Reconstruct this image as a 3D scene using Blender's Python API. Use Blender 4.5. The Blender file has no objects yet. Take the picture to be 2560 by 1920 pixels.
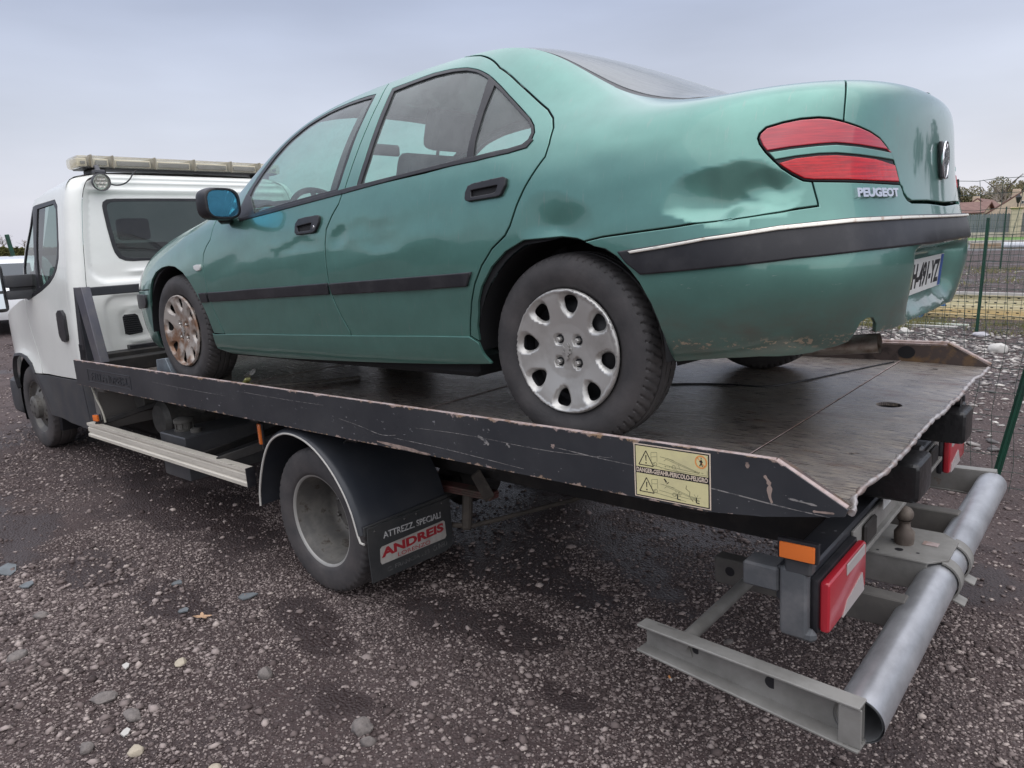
import bpy, bmesh, math, random
import numpy as np
from mathutils import Matrix, Vector
from mathutils.geometry import delaunay_2d_cdt
random.seed(7); rng=np.random.default_rng(11)
SC=bpy.context.scene
# ---------------- camera
camd=bpy.data.cameras.new('camera'); cam=bpy.data.objects.new('camera',camd); SC.collection.objects.link(cam); SC.camera=cam
camd.sensor_width=36.0; camd.lens=1798.36/2560*36; camd.clip_start=.05; camd.clip_end=2500
RW=Matrix(((-0.7577857,0.1109425,-0.6430028),(-0.6519169,-0.1705047,0.7388725),(-0.0276627,0.9790914,0.2015313)))
cam.matrix_world=Matrix.Translation((-1.3571969,2.7926106,1.6310879))@RW.to_4x4()
# ---------------- world: overcast lavender sky over a Nishita base
SUN_EL,SUN_AZ=math.radians(42),math.radians(200)
W=bpy.data.worlds.new('World'); SC.world=W; W.use_nodes=True
nt=W.node_tree; nt.nodes.clear(); N=nt.nodes.new; Lk=nt.links.new
wo=N('ShaderNodeOutputWorld'); bg=N('ShaderNodeBackground'); bg.inputs['Strength'].default_value=.1
sky=N('ShaderNodeTexSky'); sky.sky_type='NISHITA'; sky.sun_disc=False; sky.sun_elevation=SUN_EL; sky.sun_rotation=SUN_AZ; sky.dust_density=2.5
tc=N('ShaderNodeTexCoord'); sep=N('ShaderNodeSeparateXYZ'); Lk(tc.outputs['Generated'],sep.inputs[0])
ramp=N('ShaderNodeValToRGB'); Lk(sep.outputs['Z'],ramp.inputs[0])
cr=ramp.color_ramp; cr.elements[0].position=0; cr.elements[0].color=(.63,.63,.71,1); cr.elements[1].position=1; cr.elements[1].color=(1.75,1.78,1.9,1)
for p_,c_ in((.05,(.62,.63,.695,1)),(.14,(.54,.575,.665,1)),(.28,(.420,.472,.610,1)),(.40,(.425,.472,.595,1)),(.48,(.70,.74,.88,1)),(.62,(1.15,1.18,1.3,1))):
    e=cr.elements.new(p_); e.color=c_
mp=N('ShaderNodeMapping'); mp.inputs['Scale'].default_value=(1.3,1.3,5.5); Lk(tc.outputs['Generated'],mp.inputs[0])
nz=N('ShaderNodeTexNoise'); nz.inputs['Scale'].default_value=1.6; nz.inputs['Detail'].default_value=5; nz.inputs['Roughness'].default_value=.45; Lk(mp.outputs[0],nz.inputs['Vector'])
cm=N('ShaderNodeMapRange'); cm.inputs['From Min'].default_value=.33; cm.inputs['From Max'].default_value=.68; cm.inputs['To Min'].default_value=.90; cm.inputs['To Max'].default_value=1.12; Lk(nz.outputs['Fac'],cm.inputs['Value'])
mul=N('ShaderNodeVectorMath'); mul.operation='SCALE'; Lk(ramp.outputs['Color'],mul.inputs[0]); Lk(cm.outputs[0],mul.inputs['Scale'])
sc10=N('ShaderNodeVectorMath'); sc10.operation='SCALE'; sc10.inputs['Scale'].default_value=9.2; Lk(mul.outputs[0],sc10.inputs[0])
mixs=N('ShaderNodeMix'); mixs.data_type='RGBA'; mixs.inputs['Factor'].default_value=.93; Lk(sky.outputs[0],mixs.inputs['A']); Lk(sc10.outputs[0],mixs.inputs['B'])
Lk(mixs.outputs['Result'],bg.inputs['Color']); Lk(bg.outputs[0],wo.inputs[0])
sd=bpy.data.lights.new('sun','SUN'); sd.energy=1.0; sd.angle=math.radians(110); sd.color=(1,.95,.88)
sun=bpy.data.objects.new('sun',sd); SC.collection.objects.link(sun)
sdir=Vector((-.62,.42,.66)).normalized(); sun.rotation_euler=sdir.to_track_quat('Z','Y').to_euler()
SC.view_settings.view_transform='Standard'; SC.view_settings.look='None'; SC.view_settings.exposure=.36; SC.view_settings.gamma=1
SC.render.engine='CYCLES'; SC.cycles.max_bounces=8; SC.cycles.transparent_max_bounces=16
# deck frame -> world (the flatbed sits nose-down by two degrees)
Q=Matrix(((0.99924761,-0.00020432,0.03878368),(-0.00020432,0.99994451,0.01053227),(-0.03878368,-0.01053227,0.9991921)))
D2W=Matrix.Translation((0,0,.95568))@Q.to_4x4()
W2D=D2W.inverted()
# ---------------- helpers
def link(o,parent=None):
    SC.collection.objects.link(o)
    if parent is not None: o.parent=parent
    return o
def tag(o,label=None,cat=None,group=None,kind=None):
    for k,v in(('label',label),('category',cat),('group',group),('kind',kind)):
        if v: o[k]=v
    return o
def empty(name,mw,label,cat,group=None):
    o=bpy.data.objects.new(name,None); o.empty_display_size=.1; link(o); o.matrix_world=mw; return tag(o,label,cat,group)
def mesh(name,verts,faces,mat,parent=None,normals=None,smooth=True,ang=35,mats=None,midx=None):
    me=bpy.data.meshes.new(name); me.from_pydata([tuple(map(float,v)) for v in verts],[],[tuple(map(int,f)) for f in faces]); me.update()
    for m_ in (mats or [mat]): me.materials.append(m_)
    if midx is not None: me.polygons.foreach_set('material_index',np.array(midx,dtype=np.int32))
    if smooth:
        me.polygons.foreach_set('use_smooth',[True]*len(me.polygons))
        if normals is not None: me.normals_split_custom_set_from_vertices([tuple(map(float,n)) for n in normals])
        elif ang: me.set_sharp_from_angle(angle=math.radians(ang))
    return link(bpy.data.objects.new(name,me),parent)
def fastmesh(name,V,F,mat,parent=None,smooth=False,k=3):
    me=bpy.data.meshes.new(name); V=np.asarray(V,np.float32); F=np.asarray(F,np.int32)
    me.vertices.add(len(V)); me.vertices.foreach_set('co',V.ravel()); me.loops.add(F.size); me.loops.foreach_set('vertex_index',F.ravel())
    me.polygons.add(len(F)); me.polygons.foreach_set('loop_start',np.arange(0,F.size,k,dtype=np.int32)); me.polygons.foreach_set('loop_total',np.full(len(F),k,dtype=np.int32))
    me.update(calc_edges=True); me.validate(); me.materials.append(mat)
    if smooth: me.polygons.foreach_set('use_smooth',[True]*len(me.polygons))
    return link(bpy.data.objects.new(name,me),parent)
class MB:
    def __init__(s): s.V=[];s.F=[];s.M=[];s.m=0
    def add(s,V,F):
        o=len(s.V);s.V+= [tuple(map(float,v)) for v in V];s.F+=[tuple(o+i for i in f) for f in F];s.M+=[s.m]*len(F);return s
    def bm(s,bm):
        bm.verts.index_update();s.add([v.co[:] for v in bm.verts],[[v.index for v in f.verts] for f in bm.faces]);bm.free();return s
    def box(s,x0,x1,y0,y1,z0,z1,bev=.004,rot=None,seg=1):
        b=bmesh.new();bmesh.ops.create_cube(b,size=1)
        for v in b.verts: v.co=Vector(((x0+x1)/2+v.co.x*(x1-x0),(y0+y1)/2+v.co.y*(y1-y0),(z0+z1)/2+v.co.z*(z1-z0)))
        bev=min(bev,.45*min(abs(x1-x0),abs(y1-y0),abs(z1-z0)))
        if bev>0: bmesh.ops.bevel(b,geom=b.edges[:],offset=bev,segments=seg,affect='EDGES',profile=.6)
        if rot is not None: bmesh.ops.transform(b,matrix=rot,verts=b.verts)
        return s.bm(b)
    def beam(s,p,q,w,h,bev=.003,up=(0,0,1)):
        p=Vector(p);q=Vector(q);d=(q-p);L=d.length;X=d.normalized();Y=Vector(up).cross(X).normalized();Z=X.cross(Y)
        M=Matrix.Translation((p+q)/2)@Matrix((X,Y,Z)).transposed().to_4x4()
        return s.box(-L/2,L/2,-w/2,w/2,-h/2,h/2,bev,M)
    def tube(s,path,r,seg=10,cap=True,closed=False):
        P=[Vector(p) for p in path];n=len(P);R=r if hasattr(r,'__len__') else [r]*n;V=[];F=[];ref=None
        for i in range(n):
            t=(P[min(i+1,n-1)]-P[max(i-1,0)]).normalized() if not closed else (P[(i+1)%n]-P[i-1]).normalized()
            if ref is None: ref=t.orthogonal().normalized()
            ref=(ref-t*ref.dot(t)).normalized();b=t.cross(ref)
            for k in range(seg):
                a=2*math.pi*k/seg;V.append(P[i]+(ref*math.cos(a)+b*math.sin(a))*R[i])
        for i in range(n if closed else n-1):
            j=(i+1)%n
            for k in range(seg): F.append((i*seg+k,i*seg+(k+1)%seg,j*seg+(k+1)%seg,j*seg+k))
        if cap and not closed: F.append(tuple(range(seg-1,-1,-1)));F.append(tuple((n-1)*seg+k for k in range(seg)))
        return s.add(V,F)
    def prism(s,poly,a,b,axis='y',bev=0):
        # poly in the plane normal to axis, extruded a..b
        n=len(poly);bm_=bmesh.new()
        def pt(p,t): return {'y':(p[0],t,p[1]),'x':(t,p[0],p[1]),'z':(p[0],p[1],t)}[axis]
        A=[bm_.verts.new(pt(p,a)) for p in poly];B=[bm_.verts.new(pt(p,b)) for p in poly]
        bm_.faces.new(A);bm_.faces.new(B[::-1])
        for i in range(n): bm_.faces.new((A[i],B[i],B[(i+1)%n],A[(i+1)%n]))
        bmesh.ops.recalc_face_normals(bm_,faces=bm_.faces)
        if bev: bmesh.ops.bevel(bm_,geom=bm_.edges[:],offset=bev,segments=1,affect='EDGES')
        bmesh.ops.triangulate(bm_,faces=[f for f in bm_.faces if len(f.verts)>4])
        return s.bm(bm_)
    def lathe(s,prof,c,axis='y',seg=48,a0=0,a1=2*math.pi,mod=None):
        # prof: (offset along axis, radius)
        full=abs(a1-a0-2*math.pi)<1e-6;n=seg if full else seg+1;V=[];F=[];m=len(prof)
        for i in range(n):
            a=a0+(a1-a0)*i/seg
            for j,(t,r) in enumerate(prof):
                if mod: r=r+mod(a,t,r,j)
                p={'y':(r*math.cos(a),t,r*math.sin(a)),'x':(t,r*math.cos(a),r*math.sin(a)),'z':(r*math.cos(a),r*math.sin(a),t)}[axis]
                V.append((c[0]+p[0],c[1]+p[1],c[2]+p[2]))
        for i in range(seg):
            k=(i+1)%n
            for j in range(m-1): F.append((i*m+j,i*m+j+1,k*m+j+1,k*m+j))
        return s.add(V,F)
    def build_by(s,name,mat,parent,key,ang=35,smooth=True):
        g={}
        for f in s.F:
            c=[sum(s.V[i][k] for i in f)/len(f) for k in range(3)];g.setdefault(key(c),[]).append(f)
        out=[]
        for k in sorted(g,key=str):
            idx=sorted({i for f in g[k] for i in f});m={i:j for j,i in enumerate(idx)}
            out.append(mesh(name,[s.V[i] for i in idx],[tuple(m[i] for i in f) for f in g[k]],mat,parent,ang=ang,smooth=smooth))
        return out
    def build(s,name,mat,parent=None,ang=35,smooth=True,mats=None):
        return mesh(name,s.V,s.F,mat,parent,ang=ang,smooth=smooth,mats=mats,midx=s.M if mats else None)
# ---------------- materials
def mat(name,col,rough=.5,metal=0.,coat=0.,var=None,bump=None,spec=.5,wear=None,emis=None,dirt=None):
    """var=(col2,scale,lo,hi[,stretch]) noise mix; bump=(scale,strength[,dist]); wear=list of (col,scale,lo,hi,stretch,rough)"""
    m=bpy.data.materials.new(name);m.use_nodes=True;t=m.node_tree;b=t.nodes['Principled BSDF'];n=t.nodes.new;l=t.links.new
    b.inputs['Base Color'].default_value=(*col,1);b.inputs['Roughness'].default_value=rough;b.inputs['Metallic'].default_value=metal;b.inputs['Specular IOR Level'].default_value=spec
    if coat: b.inputs['Coat Weight'].default_value=coat;b.inputs['Coat Roughness'].default_value=.04
    tc=n('ShaderNodeTexCoord')
    cur=None;curR=None
    layers=[]
    if var: layers.append((var[0],var[1],var[2],var[3],var[4] if len(var)>4 else (1,1,1),None))
    layers+=list(wear or [])
    for (c2,scale,lo,hi,st,r2) in layers:
        mp_=n('ShaderNodeMapping');mp_.inputs['Scale'].default_value=st;l(tc.outputs['Object'],mp_.inputs[0])
        z=n('ShaderNodeTexNoise');z.inputs['Scale'].default_value=scale;z.inputs['Detail'].default_value=6;z.inputs['Roughness'].default_value=.62;l(mp_.outputs[0],z.inputs['Vector'])
        r=n('ShaderNodeMapRange');r.inputs['From Min'].default_value=lo;r.inputs['From Max'].default_value=hi;l(z.outputs['Fac'],r.inputs['Value'])
        mx=n('ShaderNodeMix');mx.data_type='RGBA';l(r.outputs[0],mx.inputs['Factor'])
        if cur is None: mx.inputs['A'].default_value=(*col,1)
        else: l(cur,mx.inputs['A'])
        mx.inputs['B'].default_value=(*c2,1);cur=mx.outputs['Result']
        if r2 is not None:
            mr=n('ShaderNodeMix');l(r.outputs[0],mr.inputs['Factor'])
            if curR is None: mr.inputs['A'].default_value=rough
            else: l(curR,mr.inputs['A'])
            mr.inputs['B'].default_value=r2;curR=mr.outputs['Result']
    if cur is not None: l(cur,b.inputs['Base Color'])
    if curR is not None: l(curR,b.inputs['Roughness'])
    if bump:
        z=n('ShaderNodeTexNoise');z.inputs['Scale'].default_value=bump[0];z.inputs['Detail'].default_value=5;l(tc.outputs['Object'],z.inputs['Vector'])
        bp=n('ShaderNodeBump');bp.inputs['Strength'].default_value=bump[1];bp.inputs['Distance'].default_value=bump[2] if len(bump)>2 else .01;l(z.outputs['Fac'],bp.inputs['Height']);l(bp.outputs[0],b.inputs['Normal'])
    if emis: b.inputs['Emission Color'].default_value=(*emis[:3],1);b.inputs['Emission Strength'].default_value=emis[3]
    return m
def glass(name,tint,dust=.1,dustcol=(.5,.52,.5),ior=1.5,rough=.0,streak=None):
    m=bpy.data.materials.new(name);m.use_nodes=True;t=m.node_tree;t.nodes.clear();n=t.nodes.new;l=t.links.new
    o=n('ShaderNodeOutputMaterial');tr=n('ShaderNodeBsdfTransparent');tr.inputs[0].default_value=(*tint,1)
    gl=n('ShaderNodeBsdfGlossy');gl.inputs['Roughness'].default_value=rough;gl.inputs['Color'].default_value=(1,1,1,1)
    lw=n('ShaderNodeLayerWeight');lw.inputs[0].default_value=.5;pw=n('ShaderNodeMath');pw.operation='POWER';pw.inputs[1].default_value=4.5;l(lw.outputs['Facing'],pw.inputs[0]);f0=((ior-1)/(ior+1))**2;fr=n('ShaderNodeMath');fr.operation='MULTIPLY_ADD';fr.inputs[1].default_value=1-f0;fr.inputs[2].default_value=f0;l(pw.outputs[0],fr.inputs[0]);m1=n('ShaderNodeMixShader');l(fr.outputs[0],m1.inputs[0]);l(tr.outputs[0],m1.inputs[1]);l(gl.outputs[0],m1.inputs[2])
    df=n('ShaderNodeBsdfDiffuse');df.inputs[0].default_value=(*dustcol,1);m2=n('ShaderNodeMixShader');l(m1.outputs[0],m2.inputs[1]);l(df.outputs[0],m2.inputs[2])
    tc=n('ShaderNodeTexCoord');mp_=n('ShaderNodeMapping');mp_.inputs['Scale'].default_value=streak or (1,1,1);l(tc.outputs['Object'],mp_.inputs[0])
    z=n('ShaderNodeTexNoise');z.inputs['Scale'].default_value=7;z.inputs['Detail'].default_value=7;z.inputs['Roughness'].default_value=.7;l(mp_.outputs[0],z.inputs['Vector'])
    r=n('ShaderNodeMapRange');r.inputs['From Min'].default_value=.3;r.inputs['From Max'].default_value=.75;r.inputs['To Min'].default_value=dust*.5;r.inputs['To Max'].default_value=dust*1.6;l(z.outputs['Fac'],r.inputs['Value']);l(r.outputs[0],m2.inputs[0])
    l(m2.outputs[0],o.inputs[0]);return m
# ---------------- trimmed surface patches
def inpoly(P,poly):
    x,y=P[:,0],P[:,1];c=np.zeros(len(P),bool);n=len(poly);j=n-1
    for i in range(n):
        xi,yi=poly[i];xj,yj=poly[j]
        if yi!=yj: c^=((yi>y)!=(yj>y))&(x<(xj-xi)*(y-yi)/(yj-yi)+xi)
        j=i
    return c
def area(p): p=np.asarray(p);return .5*np.sum(p[:,0]*np.roll(p[:,1],-1)-np.roll(p[:,0],-1)*p[:,1])
def nrm_of(Sf,u,v,e,flip):
    a=Sf(u+e[0],v)-Sf(u-e[0],v);b=Sf(u,v+e[1])-Sf(u,v-e[1]);n=np.cross(a,b)*flip
    return n/(np.linalg.norm(n,axis=-1)[...,None]+1e-12)
def smooth_poly(pts,it=1,closed=False):
    P=[tuple(p) for p in pts]
    for _ in range(it):
        Qn=[P[0]]
        for i in range(len(P)-1):
            a,b=P[i],P[i+1];Qn+=[tuple(u*.75+w*.25 for u,w in zip(a,b)),tuple(u*.25+w*.75 for u,w in zip(a,b))]
        P=Qn+[P[-1]]
    return P
def resample(Sf,loop,h):
    L=np.array(loop,float);out=[]
    for i in range(len(L)):
        a,b=L[i],L[(i+1)%len(L)]
        d=np.linalg.norm(Sf(np.array(a[0]),np.array(a[1]))-Sf(np.array(b[0]),np.array(b[1])));k=max(1,int(math.ceil(d/h)))
        if d<1e-6: continue
        for q in range(k): out.append(a+(b-a)*q/k)
    return np.array(out)
def shrink(Sf,L,g,e,flip,inward=1):
    # move every loop point by g metres towards the inside, measured on the surface
    if g==0: return L.copy()
    t=np.roll(L,-1,0)-np.roll(L,1,0);s=np.sign(area(L))*inward
    u,v=L[:,0],L[:,1]
    Su=(Sf(u+e[0],v)-Sf(u-e[0],v))/(2*e[0]);Sv=(Sf(u,v+e[1])-Sf(u,v-e[1]))/(2*e[1])
    def in3(t): T=Su*t[:,:1]+Sv*t[:,1:];return T/(np.linalg.norm(T,axis=1)[:,None]+1e-12)
    d1=in3(np.roll(L,-1,0)-L);d0=in3(L-np.roll(L,1,0));n=np.cross(Su,Sv);n/=np.linalg.norm(n,axis=1)[:,None]+1e-12
    i1=np.cross(n,d1)*s;i0=np.cross(n,d0)*s;m=i0+i1;ml=(m*m).sum(1);m=m*(2/np.maximum(ml,.6))[:,None]*g
    G=np.stack([np.stack([(Su*Su).sum(1),(Su*Sv).sum(1)],1),np.stack([(Su*Sv).sum(1),(Sv*Sv).sum(1)],1)],1)+1e-9*np.eye(2)
    r=np.stack([(Su*m).sum(1),(Sv*m).sum(1)],1);return L+np.linalg.solve(G,r[...,None])[...,0]
def patch(Sf,outer,holes=(),h=.03,hb=.014,gap=.002,off=0.,ret=.010,bev=.0025,e=(.02,.02),flip=1,back=False):
    """returns verts, faces, normals"""
    loops=[np.array(outer,float)]+[np.array(q,float) for q in holes]
    uc,vc=loops[0].mean(0);Su=(Sf(np.array(uc+.05),np.array(vc))-Sf(np.array(uc-.05),np.array(vc)))/.1;Sv=(Sf(np.array(uc),np.array(vc+.05))-Sf(np.array(uc),np.array(vc-.05)))/.1
    sc=np.array([max(np.linalg.norm(Su),.02),max(np.linalg.norm(Sv),.02)])
    R=[];B2=[]
    for k,L in enumerate(loops):
        L=resample(Sf,L,hb);inw=1 if k==0 else -1
        A=shrink(Sf,L,gap,e,flip,inw);R.append(A);B2.append(shrink(Sf,A,bev,e,flip,inw) if bev else None)
    lo=loops[0].min(0);hi=loops[0].max(0);du=h/sc[0];dv=h/sc[1]
    U,V=np.meshgrid(np.arange(lo[0]+du/2,hi[0],du),np.arange(lo[1]+dv/2,hi[1],dv));U=U+ (np.arange(U.shape[0])%2)[:,None]*du*.5
    G=np.stack([U.ravel(),V.ravel()],1)
    core=[b if b is not None else a for a,b in zip(R,B2)]
    ok=inpoly(G,core[0])
    for c in core[1:]: ok&=~inpoly(G,c)
    G=G[ok]
    # keep grid points clear of the boundary
    allb=np.concatenate(core)*sc
    if len(G):
        g=G*sc;keep=np.ones(len(g),bool)
        for i in range(0,len(g),4000):
            d=((g[i:i+4000,None,:]-allb[None])**2).sum(2).min(1);keep[i:i+4000]=d>(.45*min(h,hb))**2
        G=G[keep]
    pts=[];edges=[];nb=0;isb=[]
    for A,Bq in zip(R,B2):
        for q,f in((A,1),(Bq,0)):
            if q is None: continue
            k=len(q);o=len(pts);pts+=list(q*sc);isb+=[f]*k;edges+=[(o+i,o+(i+1)%k) for i in range(k)]
    pts+=list(G*sc);isb+=[0]*len(G)
    v2,e2,f2,ov,oe,of=delaunay_2d_cdt([Vector(p) for p in pts],edges,[],0,1e-7)
    P=np.array([(p.x,p.y) for p in v2])/sc;T=np.array([t for t in f2 if len(t)==3])
    cen=P[T].mean(1);ok=inpoly(cen,R[0])
    for c in R[1:]: ok&=~inpoly(cen,c)
    T=T[ok];bflag=np.array([any(isb[i] for i in o) if len(o) else False for o in ov])
    u,v=P[:,0],P[:,1];X=Sf(u,v);n=nrm_of(Sf,u,v,e,flip)
    X=X+n*off;inn=np.zeros_like(n)
    # boundary ring: lowered and rolled over
    used=np.zeros(len(P),bool);used[T.ravel()]=True
    ed={}
    for t in T:
        for a,b in((t[0],t[1]),(t[1],t[2]),(t[2],t[0])): ed[(a,b)]=1
    be=[(a,b) for (a,b) in ed if (b,a) not in ed]
    outd=np.zeros_like(n)
    fl=np.cross(X[T[:,1]]-X[T[:,0]],X[T[:,2]]-X[T[:,0]]);sgn=np.sign((fl*n[T[:,0]]).sum(1).sum())
    for a,b in be:
        t=X[b]-X[a];t/=np.linalg.norm(t)+1e-12;o=np.cross(t,n[a])*sgn;outd[a]+=o;outd[b]+=o
    on=np.linalg.norm(outd,axis=1);bm_=on>1e-6;outd[bm_]/=on[bm_][:,None]
    nn=n.copy()
    if bev:
        X[bm_]-=n[bm_]*bev*.5;nn[bm_]=n[bm_]+outd[bm_]*.9;nn/=np.linalg.norm(nn,axis=1)[:,None]
    Vv=[X];Nn=[nn];F=[tuple(t) if sgn>0 else tuple(t[::-1]) for t in T]
    if ret:
        bi=np.where(bm_)[0];m={int(b):i for i,b in enumerate(bi)};o=len(X);k=len(bi)
        Vv+= [X[bi],X[bi]-n[bi]*ret];Nn+=[outd[bi],outd[bi]]
        for a,b in be:
            a_,b_=m[int(a)],m[int(b)];q=(o+a_,o+k+a_,o+k+b_,o+b_)
            F.append(q if sgn>0 else q[::-1])
    return np.concatenate(Vv),F,np.concatenate(Nn)
def join(parts):
    V=[];F=[];Nn=[];o=0
    for v,f,n in parts: V.append(v);Nn.append(n);F+=[tuple(i+o for i in q) for q in f];o+=len(v)
    return np.concatenate(V),F,np.concatenate(Nn)
def flipY(p,y0=0):
    v,f,n=p;v=v*[1,-1,1];n=n*[1,-1,1];return v,[tuple(q[::-1]) for q in f],n
def pobj(name,p,mat_,parent): return mesh(name,p[0],p[1],mat_,parent,normals=p[2])
def text_pts(body,bold=0.0,align='CENTER'):
    c=bpy.data.curves.new('t','FONT');c.body=body;c.align_x=align;c.align_y='CENTER';c.offset=bold;c.resolution_u=3
    o=bpy.data.objects.new('t',c);SC.collection.objects.link(o);bpy.context.view_layer.update()
    me=bpy.data.meshes.new_from_object(o);V=np.array([v.co[:] for v in me.vertices]) if len(me.vertices) else np.zeros((0,3));F=[tuple(p.vertices) for p in me.polygons]
    E=[tuple(e.vertices) for e in me.edges];cnt={}
    for f in F:
        for i in range(len(f)): k=tuple(sorted((f[i],f[(i+1)%len(f)])));cnt[k]=cnt.get(k,0)+1
    be=[k for k,v in cnt.items() if v==1]
    bpy.data.objects.remove(o);bpy.data.meshes.remove(me);bpy.data.curves.remove(c);return V[:,:2],F,be
def text_map(mb,body,fn,w=None,hgt=1,thick=.001,bold=0.0):
    """fn(x,y,t): x in 0..1 across, y in 0..1 up, t out of the surface"""
    V,F,be=text_pts(body,bold);lo=V.min(0);hi=V.max(0);Pn=(V-lo)/(hi-lo)
    a=[fn(x,y,thick) for x,y in Pn];b=[fn(x,y,-.0005) for x,y in Pn];o=len(V)
    mb.add(a+b,[f for f in F]+[(i,j,o+j,o+i) for i,j in be]);return mb
# ---- car body surface: cubic B-spline net (columns rear centre -> side -> front centre, rows bottom -> top)
BC=[(-.925,0),(-.92,.24),(-.895,.46),(-.84,.66),(-.745,.79),(-.58,.862),(-.36,.882),(-.12,.888),(.12,.889),(.35,.890),(.7,.890),(1.1,.890),(1.5,.890),(1.8,.889),(2.05,.888),(2.3,.886),(2.55,.882),(2.8,.874),(3.03,.862),(3.25,.835),(3.44,.77),(3.57,.64),(3.66,.44),(3.70,.2),(3.70,0)]
def tb(xs,vs,x): return float(np.interp(x,xs,vs))
ZX=[-.95,-.6,-.36,-.12,.12,.35,.7,1.1,1.5,1.8,2.05,2.3,2.55,2.8,3.03,3.25,3.5,3.7]
ZT=[ # z of each row at stations ZX
[.30,.275,.27,.24,.205,.205,.205,.20,.19,.19,.19,.19,.19,.18,.18,.17,.16,.16],
[.36,.33,.32,.285,.26,.26,.25,.24,.24,.24,.24,.23,.23,.23,.23,.23,.23,.23],
[.45,.43,.43,.43,.42,.42,.42,.42,.42,.42,.42,.42,.42,.41,.40,.38,.37,.36],
[.57,.56,.57,.58,.58,.58,.58,.58,.57,.57,.56,.56,.56,.55,.53,.51,.50,.49],
[.69,.70,.71,.73,.745,.745,.745,.74,.735,.73,.72,.715,.70,.68,.65,.62,.60,.58],
[.82,.85,.87,.90,.93,.945,.935,.92,.90,.885,.87,.855,.81,.77,.73,.69,.655,.635],
[.94,.955,.965,.985,1.04,1.08,1.09,1.085,1.055,1.00,.945,.895,.86,.82,.775,.73,.69,.665],
[1.012,1.018,1.015,1.035,1.13,1.22,1.245,1.235,1.205,1.125,1.015,.925,.885,.845,.80,.75,.705,.68],
[1.042,1.038,1.035,1.08,1.24,1.335,1.352,1.338,1.31,1.228,1.08,.95,.90,.857,.812,.76,.712,.685],
[1.052,1.046,1.043,1.095,1.27,1.375,1.385,1.372,1.345,1.265,1.12,.968,.905,.862,.817,.765,.716,.688]]
YX=[-.95,-.6,-.36,-.12,.12,.35,1.5,1.8,2.05,2.3,2.55,2.8,3.25,3.7]
YT=[
[.88,.88,.90,.90,.90,.90,.90,.90,.90,.90,.90,.90,.90,.88],
[.95,.955,.96,.965,.965,.965,.965,.965,.965,.965,.965,.965,.96,.95],
[.985,.985,.99,.988,.985,.985,.985,.985,.985,.985,.985,.985,.985,.985],
[1.01,1.01,1.005,1,1,1,1,1,1,1,1,1,1,1],
[.975,.978,.985,.99,.99,.99,.99,.99,.99,.99,.985,.985,.975,.96],
[.945,.95,.955,.955,.95,.95,.95,.95,.95,.95,.945,.94,.93,.91],
[.90,.905,.91,.905,.88,.87,.87,.88,.89,.905,.905,.90,.89,.87],
[.85,.86,.86,.84,.80,.78,.77,.79,.82,.855,.865,.865,.85,.83],
[.78,.79,.78,.76,.72,.69,.685,.72,.77,.81,.81,.81,.80,.78],
[.71,.72,.71,.69,.66,.64,.635,.67,.72,.76,.755,.75,.74,.72]]
XR=[.07,.035,.01,-.012,.03,.05,.05,.055,.075,.10]      # rear face profile
XF=[-.05,-.02,0,.0,-.04,-.09,-.14,-.18,-.22,-.26]     # nose profile
def net():
    nc=len(BC);nr=len(ZT);N=np.zeros((nr,nc,3))
    for c,(x,y) in enumerate(BC):
        wr=np.interp(x,[-.74,-.36],[1,0]);wf=np.interp(x,[3.2,3.66],[0,1])
        for r in range(nr):
            xx=x+XR[r]*wr+XF[r]*wf
            N[r,c]=(xx,y*tb(YX,YT[r],x),tb(ZX,ZT[r],x))
    return N
NET=net()
def bs(t):
    return np.stack([(1-t)**3/6,(3*t**3-6*t**2+4)/6,(-3*t**3+3*t**2+3*t+1)/6,t**3/6],-1)
def padded():
    N=NET
    N=np.concatenate([2*N[:1]-N[1:2],N,2*N[-1:]-N[-2:-1]],0)
    a=N[:,2:3]*[1,-1,1];b=N[:,-3:-2]*[1,-1,1]
    a=N[:,1:2]*[1,-1,1];b=N[:,-2:-1]*[1,-1,1]
    return np.concatenate([a,N,b],1)
PN=padded()
def S0(s,v):
    s=np.clip(np.asarray(s,float),0,len(BC)-1-1e-6);v=np.clip(np.asarray(v,float),0,len(ZT)-1-1e-6)
    si=s.astype(int);vi=v.astype(int);bsx=bs(s-si);bv=bs(v-vi);o=0
    for i in range(4):
        for j in range(4):
            o=o+(bv[...,i]*bsx[...,j])[...,None]*PN[vi+i,si+j]
    return o
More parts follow.
